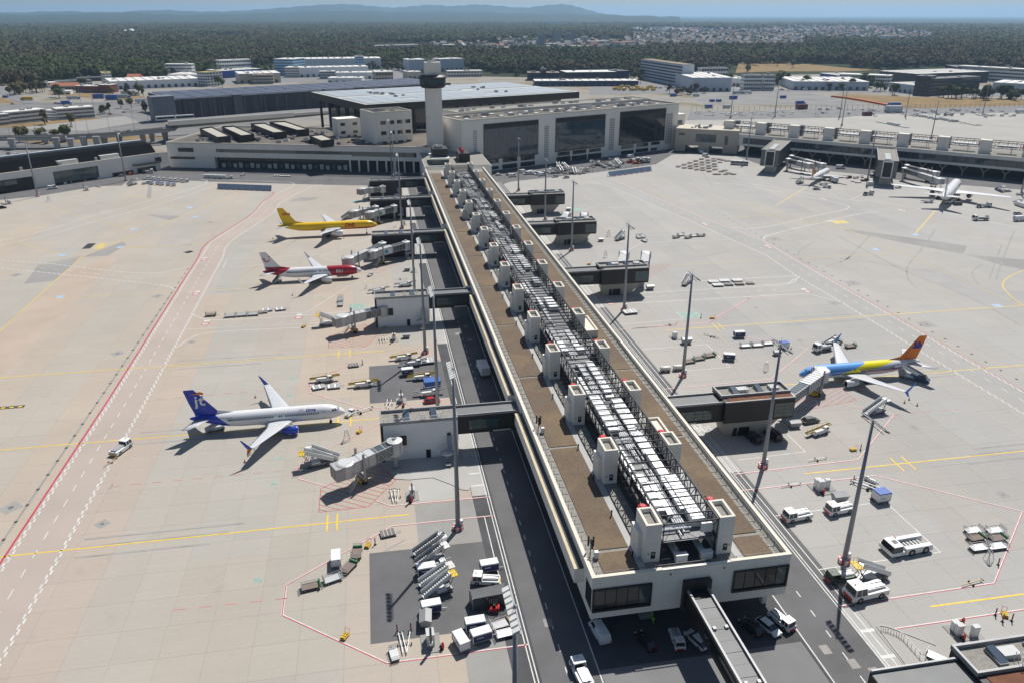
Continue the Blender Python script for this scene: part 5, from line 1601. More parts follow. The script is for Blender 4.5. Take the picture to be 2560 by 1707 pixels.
def make_car(kind,paint,L=4.5,w=1.82,h=1.46,hood=1.15,boot=0.55,van=False):
 r = T(kind,'x','car')
 car_body(MB(),L,w,h,hood,boot).build('body',paint,r)
 zb = h*0.55+0.05
 x0,x1 = -L/2+boot*0.35,L/2-hood+0.15
 t0,t1 = x0+(0.12 if van else 0.75),x1-(0.55 if van else 0.85)
 t = MB()
 t.hexa([(x0,-w/2+0.08,zb),(x1,-w/2+0.08,zb),(x1,w/2-0.08,zb),(x0,w/2-0.08,zb),(t0,-w/2+0.24,h-0.05),(t1,-w/2+0.24,h-0.05),(t1,w/2-0.24,h-0.05),(t0,w/2-0.24,h-0.05)])
 t.build('greenhouse',veh_glass,r)
 MB().hexa([(t0-0.04,-w/2+0.22,h-0.06),(t1+0.04,-w/2+0.22,h-0.06),(t1+0.04,w/2-0.22,h-0.06),(t0-0.04,w/2-0.22,h-0.06),(t0+0.1,-w/2+0.3,h),(t1-0.1,-w/2+0.3,h),(t1-0.1,w/2-0.3,h),(t0+0.1,w/2-0.3,h)]).build('roof',paint,r)
 if van:
  MB().hexa([(x0-0.01,-w/2+0.07,zb-0.02),(x1-1.6,-w/2+0.07,zb-0.02),(x1-1.6,w/2-0.07,zb-0.02),(x0-0.01,w/2-0.07,zb-0.02),(t0-0.02,-w/2+0.2,h-0.03),(x1-1.7,-w/2+0.2,h-0.03),(x1-1.7,w/2-0.2,h-0.03),(t0-0.02,w/2-0.2,h-0.03)]).build('cargo_side',paint,r)
 for s in(-1,1):
  MB().box(L/2-0.16,L/2+0.01,s*(w/2-0.28)-0.16,s*(w/2-0.28)+0.16,0.58,0.76).build('headlight',lampw,r)
  MB().box(-L/2-0.01,-L/2+0.1,s*(w/2-0.2)-0.12,s*(w/2-0.2)+0.12,0.66,0.9).build('tail_light',lamp_r,r)
 wheels(r,(-L*0.3,L*0.31),w,0.33,0.22)
 return r
def make_tractor(paint=None,L=6.2):
 p = paint or veh_white
 r = T('tow_tractor','x','tow tractor')
 w = 2.5
 MB().hexa([(-L/2,-w/2,0.45),(L/2,-w/2,0.45),(L/2,w/2,0.45),(-L/2,w/2,0.45),(-L/2+0.12,-w/2,1.35),(L/2-0.1,-w/2,1.25),(L/2-0.1,w/2,1.25),(-L/2+0.12,w/2,1.35)]).build('chassis',p,r)
 MB().hexa([(-L/2+0.3,-0.85,1.35),(0.6,-0.85,1.32),(0.6,0.85,1.32),(-L/2+0.3,0.85,1.35),(-L/2+0.5,-0.7,1.62),(0.6,-0.75,1.72),(0.6,0.75,1.72),(-L/2+0.5,0.7,1.62)]).build('engine_cover',silver_d,r)
 for s in(-1,1):
  MB().box(-L/2+0.4,0.4,s*0.45-0.12,s*0.45+0.12,1.66,1.78).build('cover_rail',alu,r)
 x0,x1 = 0.75,L/2-0.35
 c = MB().hexa([(x0,-1.15,1.28),(x1,-1.15,1.25),(x1,1.15,1.25),(x0,1.15,1.28),(x0+0.15,-1.02,2.3),(x1-0.2,-1.02,2.3),(x1-0.2,1.02,2.3),(x0+0.15,1.02,2.3)]).build('cab_glass',veh_glass,r)
 MB().box(x0+0.02,x1-0.02,-1.14,1.14,2.3,2.42).build('cab_roof',p,c)
 mb = MB()
 for x,dx in((x0,0.15),(x1,-0.2)):
  for s in(-1,1):
   mb.bar((x,s*1.16,1.28),(x+dx,s*1.04,2.3),0.12,0.12)
 mb.bar(((x0+x1)/2,-1.16,1.28),((x0+x1)/2,-1.03,2.3),0.1,0.1).bar(((x0+x1)/2,1.16,1.28),((x0+x1)/2,1.03,2.3),0.1,0.1)
 mb.build('cab_pillars',p,c)
 MB().box(L/2-0.06,L/2+0.08,-0.9,0.9,0.5,0.85).build('bumper',lamp_r,r)
 MB().box(-L/2-0.08,-L/2+0.06,-1.0,1.0,0.5,0.9).build('bumper',yel_m,r)
 MB().tube((x1-0.6,0,2.42),(x1-0.6,0,2.62),0.1,n=6).build('beacon',orange_m,c)
 wheels(r,(-L*0.28,L*0.3),w,0.52,0.36)
 return r
def make_pushback():
 r = T('pushback_tractor','x','tow tractor')
 L,w = 9.4,4.0
 for s in(-1,1):
  MB().hexa([(-L/2,s*1.5-0.55,0.5),(1.6,s*1.5-0.55,0.5),(1.6,s*1.5+0.5,0.5),(-L/2,s*1.5+0.5,0.5),(-L/2+0.25,s*1.5-0.5,1.75),(1.6,s*1.5-0.5,1.85),(1.6,s*1.5+0.45,1.85),(-L/2+0.25,s*1.5+0.45,1.75)]).build('side_pontoon',veh_white,r)
 MB().box(-L/2+1.2,1.6,-0.95,0.95,0.6,1.2).build('cradle',veh_grey,r)
 mb = MB()
 for i in range(6):
  mb.box(-3.2+0.8*i,-2.9+0.8*i,-0.95,0.95,1.2,1.3)
 mb.build('cradle_slats',galv,r)
 MB().box(1.6,L/2,-w/2+0.1,w/2-0.1,0.5,1.3).build('front_body',veh_white,r)
 c = MB().hexa([(2.1,-1.7,1.3),(L/2-0.1,-1.7,1.3),(L/2-0.1,1.7,1.3),(2.1,1.7,1.3),(2.2,-1.55,2.35),(L/2-0.5,-1.55,2.35),(L/2-0.5,1.55,2.35),(2.2,1.55,2.35)]).build('cab_glass',veh_glass,r)
 MB().box(2.1,L/2-0.45,-1.6,1.6,2.35,2.48).build('cab_roof',veh_white,c)
 MB().box(2.5,3.4,-0.5,0.5,2.48,2.54).build('roof_hatch',veh_grey,c)
 MB().box(1.3,1.75,-1.9,-1.5,1.3,2.1).build('warning_panel',red_m,r)
 wheels(r,(-L*0.32,0.2),w,0.78,0.45)
 wheels(r,(L*0.33,),w-0.3,0.6,0.4)
 return r
def make_belt_loader(rail):
 r = T('belt_loader','x','belt loader')
 MB().box(-2.6,2.4,-0.85,0.85,0.45,1.0).build('chassis',veh_white,r)
 c = MB().hexa([(0.7,-0.95,1.0),(2.1,-0.95,1.0),(2.1,-0.02,1.0),(0.7,-0.02,1.0),(0.8,-0.9,2.0),(1.9,-0.9,2.0),(1.9,-0.08,2.0),(0.8,-0.08,2.0)]).build('cab',veh_white,r)
 MB().box(1.2,2.0,-0.97,0.0,1.35,1.85).build('cab_window',veh_glass,c)
 MB().box(-2.3,0.4,-0.9,-0.2,1.0,1.5).build('engine_box',veh_white,r)
 MB().bar((-4.3,0.45,0.95),(4.2,0.45,1.55),0.75,0.22).build('conveyor',veh_black,r)
 for y in(0.04,0.86):
  MB().bar((-4.3,y,1.08),(4.2,y,1.68),0.1,0.26).build('conveyor_rail',rail,r)
 mb = MB()
 for i in range(5):
  x = -3.5+1.7*i
  mb.bar((x,0.9,1.2+0.07*(x+3.5)),(x,0.9,1.9+0.07*(x+3.5)),0.05,0.05)
 mb.bar((-3.5,0.9,1.9),(3.3,0.9,2.38),0.06,0.06)
 mb.build('handrail',rail,r)
 wheels(r,(-1.6,1.5),1.7,0.4)
 return r
def make_cart(side,roof=None,L=3.4,w=1.75,h=2.15):
 r = T('covered_baggage_cart','x','baggage cart')
 MB().box(-L/2,L/2,-w/2,w/2,0.5,0.68).build('bed',galv,r)
 MB().box(-L/2+0.05,L/2-0.05,-w/2+0.05,w/2-0.05,0.68,h-0.12).build('side_curtain',side,r)
 MB().hexa([(-L/2-0.06,-w/2-0.06,h-0.14),(L/2+0.06,-w/2-0.06,h-0.14),(L/2+0.06,w/2+0.06,h-0.14),(-L/2-0.06,w/2+0.06,h-0.14),(-L/2,-w/2,h+0.06),(L/2,-w/2,h+0.06),(L/2,w/2,h+0.06),(-L/2,w/2,h+0.06)]).build('roof',roof or veh_white,r)
 mb = MB()
 for x in(-L/2,L/2):
  for s in(-1,1):
   mb.bar((x,s*w/2,0.6),(x,s*w/2,h-0.1),0.1,0.1)
 mb.build('corner_posts',veh_white,r)
 for s in(-1,1):
  MB().box(-L*0.3,L*0.05,s*(w/2+0.01)-0.02,s*(w/2+0.01)+0.02,1.35,1.55).build('side_marking',grey_l,r)
 MB().bar((L/2,0,0.5),(L/2+1.1,0,0.35),0.1,0.1).build('tow_bar',galv,r)
 wheels(r,(-L*0.32,L*0.32),w,0.27,0.2)
 return r
def make_open_cart(bed,fence,accent=None,L=3.5,w=1.8):
 r = T('open_baggage_cart','x','baggage cart')
 MB().box(-L/2,L/2,-w/2,w/2,0.48,0.62).build('bed',bed,r)
 for e in(-1,1):
  mb = MB()
  x = e*(L/2-0.04)
  for i in range(8):
   y = -w/2+0.05+(w-0.1)*i/7
   mb.bar((x,y,0.6),(x,y,1.5),0.05,0.05)
  for z in(0.95,1.5):
   mb.bar((x,-w/2,z),(x,w/2,z),0.06,0.06)
  mb.build('end_fence',fence,r)
 mb = MB()
 for i in range(12):
  x = -L/2+0.1+(L-0.2)*i/11
  mb.bar((x,w/2,0.6),(x,w/2,1.05),0.04,0.04)
 mb.bar((-L/2,w/2,1.05),(L/2,w/2,1.05),0.05,0.05)
 mb.build('side_rail',fence,r)
 MB().bar((L/2,0,0.45),(L/2+1.2,0,0.3),0.1,0.1).build('tow_bar',accent or galv,r)
 if accent:
  MB().box(L/2-0.35,L/2-0.02,-w/2,w/2,0.62,0.95).build('end_box',accent,r)
 wheels(r,(-L*0.32,L*0.32),w,0.26,0.2)
 return r
def make_dolly(striped=True,L=3.6,w=2.6):
 r = T('roller_dolly','x','dolly')
 MB().box(-L/2,L/2,-w/2,w/2,0.4,0.52).build('frame',galv,r)
 for i in range(4):
  x = -L/2+0.12+i*(L-0.2)/4
  MB().box(x,x+(L-0.2)/4-0.28,-w/2+0.08,w/2-0.08,0.52,0.6).build('roller_deck',(frame_white if i%2==0 else alu)if striped else bed_br,r)
 MB().bar((L/2,0,0.42),(L/2+1.1,0,0.3),0.1,0.1).build('tow_bar',galv,r)
 wheels(r,(-L*0.32,L*0.32),w-0.4,0.25,0.2)
 return r
def make_stairs(side=None,plat=None,H=3.4):
 r = T('passenger_stairs','x','airstairs')
 side = side or veh_white
 L = 6.4
 MB().box(-3.2,3.0,-0.95,0.95,0.45,0.85).build('chassis',galv,r)
 MB().bar((-3.6,0,0.75),(2.6,0,H),1.5,0.2).build('stair_flight',grey_m,r)
 mb = MB()
 for i in range(14):
  t = i/13
  x,z = -3.6+6.2*t,0.9+(H-0.75)*t
  mb.box(x-0.16,x+0.16,-0.7,0.7,z-0.02,z+0.04)
 stuff(mb.build('treads',alu,r))
 for y in(-0.85,0.85):
  MB().hexa([(-3.7,y-0.05,0.7),(2.6,y-0.05,H-0.1),(2.6,y+0.05,H-0.1),(-3.7,y+0.05,0.7),(-3.7,y-0.05,1.75),(2.6,y-0.05,H+1.0),(2.6,y+0.05,H+1.0),(-3.7,y+0.05,1.75)]).build('side_panel',side,r)
 MB().box(2.6,4.1,-1.15,1.15,H-0.1,H+0.06).build('platform',plat or frame_white,r)
 mb = MB()
 for y in(-1.12,1.12):
  mb.bar((2.6,y,H+1.0),(4.0,y,H+1.0),0.06,0.06)
  for x in(2.65,3.3,3.95):
   mb.bar((x,y,H),(x,y,H+1.0),0.05,0.05)
 mb.build('platform_rail',plat or frame_white,r)
 mb = MB()
 for y in(-0.7,0.7):
  mb.bar((1.8,y,0.8),(3.3,y,H-0.1),0.12,0.12).bar((3.0,y,0.8),(1.6,y,H-0.5),0.1,0.1)
 mb.build('lift_frame',galv,r)
 MB().box(-0.6,1.4,-0.9,0.9,0.85,1.25).build('engine_box',veh_white,r)
 wheels(r,(-2.2,2.1),2.0,0.4)
 return r
def make_truck(cabm,boxm,L=8.0,w=2.5,h=3.4,box=True,kind='box_truck'):
 r = T(kind,'x','truck')
 MB().box(-L/2,L/2-0.1,-0.5,0.5,0.6,0.95).build('chassis',veh_grey,r)
 c = MB().hexa([(L/2-1.9,-w/2,0.6),(L/2,-w/2,0.6),(L/2,w/2,0.6),(L/2-1.9,w/2,0.6),(L/2-1.9,-w/2+0.06,2.7),(L/2-0.35,-w/2+0.06,2.7),(L/2-0.35,w/2-0.06,2.7),(L/2-1.9,w/2-0.06,2.7)]).build('cab',cabm,r)
 MB().hexa([(L/2-0.1,-w/2+0.15,1.6),(L/2+0.01,-w/2+0.15,1.55),(L/2+0.01,w/2-0.15,1.55),(L/2-0.1,w/2-0.15,1.6),(L/2-0.42,-w/2+0.2,2.5),(L/2-0.26,-w/2+0.2,2.5),(L/2-0.26,w/2-0.2,2.5),(L/2-0.42,w/2-0.2,2.5)]).build('windscreen',veh_glass,c)
 for s in(-1,1):
  MB().box(L/2-1.35,L/2-0.55,s*w/2-0.02,s*w/2+0.02,1.6,2.35).build('side_window',veh_glass,c)
  MB().box(L/2-0.05,L/2+0.03,s*(w/2-0.35)-0.2,s*(w/2-0.35)+0.2,0.75,0.95).build('headlight',lampw,c)
 if box:
  b_ = MB().box(-L/2,L/2-2.1,-w/2-0.03,w/2+0.03,1.0,h).build('cargo_box',boxm,r)
  MB().box(-L/2-0.03,-L/2,-w/2+0.1,-0.03,1.1,h-0.15).build('rear_door',grey_l,b_)
  MB().box(-L/2-0.03,-L/2,0.03,w/2-0.1,1.1,h-0.15).build('rear_door',grey_l,b_)
 else:
  MB().box(-L/2,L/2-2.1,-w/2,w/2,0.98,1.12).build('flat_bed',boxm,r)
  MB().box(-L/2+0.6,L/2-2.6,-0.5,0.5,1.12,1.75).build('machinery',galv,r)
  MB().tube((-L/2+0.8,0.8,1.6),(L/2-2.6,0.8,1.6),0.4,n=10).build('tank',silver_d,r)
  MB().box(-L/2+0.2,-L/2+1.6,-1.1,-0.2,1.12,2.2).build('hose_reel',veh_grey,r)
 wheels(r,(-L*0.3,L*0.32),w,0.48,0.32)
 return r
def make_bus():
 r = T('apron_bus','x','bus')
 MB().box(-6,6,-1.4,1.4,0.35,1.3).build('lower_body',veh_white,r)
 MB().box(-5.95,5.95,-1.37,1.37,1.3,2.5).build('window_band',veh_glass,r)
 MB().box(-6,6,-1.4,1.4,2.5,3.0).build('roof',veh_white,r)
 mb = MB()
 for x in(-5.9,-3,0,3,5.9):
  for s in(-1,1):
   mb.bar((x,s*1.39,1.3),(x,s*1.39,2.5),0.2,0.06)
 mb.build('pillars',veh_white,r)
 wheels(r,(-3.8,3.8),2.8,0.45)
 return r
def make_tow_bar(c):
 r = T('tow_bar','x','tow bar')
 MB().bar((-2.4,0,0.45),(2.4,0,0.45),0.14,0.14).build('bar',c,r)
 MB().bar((2.4,-0.35,0.45),(2.4,0.35,0.45),0.12,0.2).build('head',veh_grey,r)
 MB().bar((-0.2,-0.5,0.26),(-0.2,0.5,0.26),0.08,0.08).build('axle',galv,r)
 for s in(-1,1):
  MB().tube((-0.2,s*0.45,0.24),(-0.2,s*0.6,0.24),0.24,n=10).build('wheel',rubber,r)
 return r
def make_cabinet(n=2,sign=False):
 r = T('utility_cabinet','x','cabinet')
 MB().box(-1.9,1.9,-1.4,1.4,0.0,0.1).build('plinth',conc_mid,r)
 for i in range(n):
  c = MB().box(-0.2+0.95*i-0.5,0.65+0.95*i-0.5,-0.55,0.55,0.1,2.1-0.25*i).build('cabinet',veh_white,r)
  MB().box(-0.24+0.95*i-0.5,0.69+0.95*i-0.5,-0.6,0.6,2.1-0.25*i,2.17-0.25*i).build('cabinet_lid',grey_l,c)
  MB().box(-0.15+0.95*i-0.5,0.6+0.95*i-0.5,-0.575,-0.55,0.2,2.0-0.25*i).build('cabinet_door',grey_l,c)
 if sign:
  MB().bar((-1.3,0,0),(-1.3,0,4.2),0.32,0.32).build('sign_column',veh_grey,r)
  MB().box(-1.55,-1.05,-0.25,0.25,1.0,1.5).build('power_box',white_m,r)
 return r
def make_bin():
 r = T('waste_container','x','waste container')
 MB().hexa([(-1.0,-0.6,0.25),(1.0,-0.6,0.25),(1.0,0.6,0.25),(-1.0,0.6,0.25),(-1.25,-0.8,1.25),(1.25,-0.8,1.25),(1.25,0.8,1.25),(-1.25,0.8,1.25)]).build('hopper',bin_m,r)
 for s in(-1,1):
  MB().hexa([(-1.28,0,1.27),(1.28,0,1.27),(1.28,s*0.83,1.26),(-1.28,s*0.83,1.26),(-1.28,0,1.62),(1.28,0,1.62),(1.28,s*0.83,1.32),(-1.28,s*0.83,1.32)]).build('lid',grey_m,r)
 wheels(r,(-0.8,0.8),1.2,0.14,0.1)
 return r
def make_cone():
 r = T('traffic_cone','x','cone')
 MB().tube((0,0,0.05),(0,0,0.9),0.2,0.04,n=8).build('cone',veh_orange,r)
 MB().box(-0.27,0.27,-0.27,0.27,0,0.06).build('foot',rubber,r)
 MB().tube((0,0,0.45),(0,0,0.62),0.135,0.1,n=8).build('band',white_p,r)
 return r
def make_post():
 r = T('marker_post','x','marker post')
 mb = MB()
 for i in range(5):
  mb.tube((0,0,0.1+0.3*i),(0,0,0.4+0.3*i),0.11,n=8,m=i%2)
 mb.build('post',[veh_black,red_m],r)
 MB().tube((0,0,0),(0,0,0.1),0.32,0.25,n=8).build('foot',rubber,r)
 return r
def make_ladder():
 r = T('maintenance_steps','x','steps')
 mb = MB()
 for x,y in((-0.8,-0.6),(0.8,-0.6),(0.8,0.6),(-0.8,0.6)):
  mb.bar((x,y,0.05),(x*0.25,y*0.4,3.0),0.07,0.07)
 for z in(0.8,1.6,2.3):
  k = 1-0.75*z/3
  k2 = 1-0.6*z/3
  for s in(-1,1):
   mb.bar((-0.8*k,s*0.6*k2,z),(0.8*k,s*0.6*k2,z),0.05,0.05)
   mb.bar((s*0.8*k,-0.6*k2,z),(s*0.8*k,0.6*k2,z),0.05,0.05)
 mb.build('frame',galv,r)
 MB().box(-0.3,0.3,-0.3,0.3,3.0,3.08).build('top_step',alu,r)
 return r
def make_trolley():
 r = T('chock_trolley','x','trolley')
 MB().box(-0.8,0.8,-0.5,0.5,0.25,0.4).build('tray',yel_m,r)
 mb = MB()
 for i in range(3):
  mb.bar((-0.55+0.5*i,-0.4,0.5),(-0.55+0.5*i,0.4,0.5),0.3,0.2)
 mb.build('chocks',yel_m,r)
 MB().bar((0.75,-0.4,0.4),(0.95,-0.4,1.2),0.05,0.05).bar((0.75,0.4,0.4),(0.95,0.4,1.2),0.05,0.05).bar((0.95,-0.4,1.2),(0.95,0.4,1.2),0.05,0.05).build('handle',red_m,r)
 wheels(r,(-0.5,0.5),0.9,0.14,0.1)
 return r
def make_hydrant():
 r = T('fire_extinguisher_cart','x','extinguisher')
 MB().tube((0,0,0.2),(0,0,1.15),0.26,n=10).tube((0,0,1.15),(0,0,1.4),0.2,0.07,n=10).build('bottle',red_m,r)
 MB().bar((-0.3,-0.3,0.25),(-0.3,0.3,0.25),0.08,0.08).bar((-0.28,0,0.25),(-0.42,0,1.3),0.06,0.06).build('frame',veh_black,r)
 for s in(-1,1):
  MB().tube((-0.3,s*0.3,0.25),(-0.3,s*0.4,0.25),0.25,n=10).build('wheel',rubber,r)
 return r
def make_container(paint,L=6.1,w=2.45,h=2.6,nm='shipping_container'):
 r = T(nm,'x','container')
 MB().box(-L/2,L/2,-w/2,w/2,0.1,h).build('body',paint,r)
 mb = MB()
 n = int(L/0.55)
 for i in range(n):
  x = -L/2+0.2+i*(L-0.4)/n
  mb.box(x,x+0.25,-w/2-0.04,w/2+0.04,0.25,h+0.04)
 mb.build('corrugation',paint,r)
 mb = MB()
 for x in(-L/2,L/2):
  for y in(-w/2,w/2):
   mb.box(x-0.09,x+0.09,y-0.09,y+0.09,0,h+0.06)
 mb.build('corner_posts',grey_m,r)
 for y in(-0.6,0.6):
  MB().box(-L/2-0.06,-L/2,y-0.55,y+0.55,0.2,h-0.1).build('door',paint,r)
 return r
def make_forklift():
 r = T('forklift','x','forklift')
 MB().hexa([(-1.2,-0.6,0.3),(0.7,-0.6,0.3),(0.7,0.6,0.3),(-1.2,0.6,0.3),(-1.25,-0.58,1.2),(0.4,-0.58,0.9),(0.4,0.58,0.9),(-1.25,0.58,1.2)]).build('body',red_m,r)
 mb = MB()
 for x in(-0.9,0.6):
  for y in(-0.55,0.55):
   mb.bar((x,y,0.9),(x*0.85,y,2.2),0.09,0.09)
 for i in range(5):
  mb.bar((-0.8+0.32*i,-0.55,2.2),(-0.8+0.32*i,0.55,2.2),0.06,0.06)
 mb.build('overhead_guard',veh_black,r)
 MB().bar((0.9,-0.4,0.1),(0.9,-0.4,3.0),0.14,0.14).bar((0.9,0.4,0.1),(0.9,0.4,3.0),0.14,0.14).bar((0.9,-0.4,2.9),(0.9,0.4,2.9),0.1,0.1).build('mast',veh_black,r)
 MB().box(1.0,2.1,-0.4,-0.28,0.15,0.22).build('fork',galv,r)
 MB().box(1.0,2.1,0.28,0.4,0.15,0.22).build('fork',galv,r)
 MB().box(-0.6,-0.1,-0.3,0.3,1.0,1.5).build('seat',veh_black,r)
 wheels(r,(-0.8,0.6),1.2,0.32,0.24)
 return r
def make_tank():
 r = T('tank_trailer','x','tank trailer')
 MB().loft([[(x,0.8*k*math.cos(a*0.7854)*1.0,1.15+0.62*k*math.sin(a*0.7854))for a in range(8)]for x,k in((-1.5,0.75),(-1.35,1),(1.35,1),(1.5,0.75))]).build('tank',tank_w,r,True)
 MB().box(-1.5,1.5,-0.6,0.6,0.4,0.55).build('frame',galv,r)
 MB().bar((1.5,0,0.45),(2.5,0,0.35),0.1,0.1).build('tow_bar',galv,r)
 wheels(r,(-0.9,0.9),1.5,0.3,0.2)
 return r
def make_canopy():
 r = T('canopy_frame','x','canopy')
 mb = MB()
 for x in(-2.2,2.2):
  for y in(-1.4,1.4):
   mb.bar((x,y,0),(x,y,2.4),0.1,0.1)
 mb.build('posts',galv,r)
 MB().hexa([(-2.4,-1.6,2.4),(2.4,-1.6,2.4),(2.4,1.6,2.4),(-2.4,1.6,2.4),(-2.3,-1.5,2.7),(2.3,-1.5,2.7),(2.3,1.5,2.7),(-2.3,1.5,2.7)]).build('roof',veh_blue,r)
 for y in(-1.45,1.45):
  MB().box(-2.2,2.2,y-0.03,y+0.03,0.6,2.4).build('side_sheet',veh_blue,r)
 return r
def make_person(vest):
 r = T('person','x','person')
 me = bpy.data.meshes.new('body')
 J = [(0,0,0.95),(0,0,1.2),(0,0,1.42),(0,0,1.52),(0.02,0,1.68),(0.02,0,1.76),(0,0.1,0.9),(0.05,0.11,0.48),(0,0.12,0.08),(0.14,0.12,0.04),(0,-0.1,0.9),(-0.05,-0.11,0.48),(-0.05,-0.12,0.08),(0.09,-0.12,0.04),(0,0.2,1.4),(0.02,0.27,1.12),(0.12,0.26,0.86),(0.15,0.26,0.77),(0,-0.2,1.4),(-0.02,-0.27,1.12),(0.1,-0.26,0.88),(0.13,-0.26,0.79)]
 E_ = [(0,1),(1,2),(2,3),(3,4),(4,5),(0,6),(6,7),(7,8),(8,9),(0,10),(10,11),(11,12),(12,13),(2,14),(14,15),(15,16),(16,17),(2,18),(18,19),(19,20),(20,21)]
 Rr = [.15,.15,.16,.06,.1,.07,.1,.07,.05,.045,.1,.07,.05,.045,.075,.055,.042,.04,.075,.055,.042,.04]
 me.from_pydata(J,E_,[])
 o = put('body',me,r)
 md = o.modifiers.new('skin','SKIN')
 for v_,rad in zip(me.skin_vertices[0].data if me.skin_vertices else[],Rr):
  v_.radius = (rad,rad)
 o.modifiers.new('sub','SUBSURF').levels = 1
 me.materials.append(vest)
 return r
 # placement
KINDS = {'tractor':lambda:make_tractor(),'tractor_g':lambda:make_tractor(veh_green),'pushback':make_pushback,'belt':lambda:make_belt_loader(yel_m),'belt_w':lambda:make_belt_loader(frame_white),'cart_navy':lambda:make_cart(veh_navy),'cart_white':lambda:make_cart(veh_white),'cart_blue':lambda:make_cart(veh_white,veh_blue,3.0,2.4,2.6),'open_brown':lambda:make_open_cart(bed_br,galv,mat('cart_green',(0.03,0.22,0.07),0.5)),'open_grey':lambda:make_open_cart(alu,galv),'dolly':lambda:make_dolly(),'dolly_b':lambda:make_dolly(False,3.2,2.2),'stairs':lambda:make_stairs(),'stairs_y':lambda:make_stairs(None,yel_m,3.8),'stairs_g':lambda:make_stairs(alu,None,3.2),'container':lambda:make_container(veh_grey,6.3),'forklift':make_forklift,'tank':make_tank,'canopy':make_canopy,'bin':make_bin,'cone':make_cone,'post':make_post,'ladder':make_ladder,'trolley':make_trolley,'hydrant':make_hydrant,'cab1':lambda:make_cabinet(1),'cab2':lambda:make_cabinet(2),'cab3':lambda:make_cabinet(2,True),'towbar_w':lambda:make_tow_bar(white_m),'towbar_o':lambda:make_tow_bar(mat('towbar_tan',(0.50,0.36,0.16),0.5)),'car_red':lambda:make_car('parked_car',veh_red),'car_white':lambda:make_car('parked_car',veh_white,4.7),'car_black':lambda:make_car('parked_car',veh_black,4.6),'estate':lambda:make_car('parked_car',veh_grey,4.9,1.9,1.55,1.2,0.3),'car_silver':lambda:make_car('parked_car',veh_silver),'car_orange':lambda:make_car('parked_car',veh_orange),'van':lambda:make_car('parked_van',veh_white,5.2,2.0,2.2,0.9,0.1,True),'van_black':lambda:make_car('parked_van',veh_black,5.0,2.0,2.1,0.9,0.1,True),'van_navy':lambda:make_car('parked_van',mat('vehicle_slate',(0.06,0.09,0.17),0.3),5.0,2.0,2.1,0.9,0.1,True),'truck':lambda:make_truck(veh_white,mat('box_white',(0.66,0.68,0.71),0.4)),'truck_flat':lambda:make_truck(veh_white,galv,8.5,box=False,kind='service_truck'),'truck_small':lambda:make_truck(veh_white,galv,6.6,2.3,box=False,kind='service_truck'),'bus':make_bus,'pallet_orange':lambda:make_open_cart(galv,galv,crate_tan),'hivis':lambda:make_person(mat('hivis',(0.30,0.62,0.04),0.7)),'truck_blue':lambda:make_truck(veh_white,veh_blue,10,2.5,3.8),'box_blue':lambda:make_container(veh_blue),'box_white':lambda:make_container(mat('cabin_white',(0.6,0.62,0.64),0.5),6.1,nm='site_cabin'),'box_maroon':lambda:make_container(mat('container_maroon',(0.16,0.04,0.06),0.5)),'lorry':lambda:make_truck(veh_blue,mat('tarp_grey',(0.42,0.45,0.48),0.5),15,2.5,4.0,kind='lorry'),'lorry_w':lambda:make_truck(veh_white,veh_white,14,2.5,4.0,kind='lorry'),'lorry_y':lambda:make_truck(veh_navy,mat('tarp_yellow',(0.62,0.40,0.02),0.5),15,2.5,4.0,kind='lorry'),'truck_yellow':lambda:make_truck(yel_m,mat('van_yellow',(0.66,0.42,0.02),0.45),7,2.3,3.2),}
PROTO = {}
def place(kind,k,x,y,deg,label,group=None,sc=None,z=0.0):
 p = at(k,x,y,z)
 if kind not in PROTO:
  r = KINDS[kind]()
  KIDS[r.name] = list(r.children)
  PROTO[kind] = r
  r.location = (p.x,p.y,z)
  r.rotation_euler = (0,0,math.radians(deg))
  if sc:
   r.scale = (sc,sc,sc)
  r['label'] = label
  if group:
   r['group'] = group
  return r
 return copy_tree(PROTO[kind],(p.x,p.y,z),math.radians(deg),label,group,sc)
G1 = 'baggage carts on the near left stand'
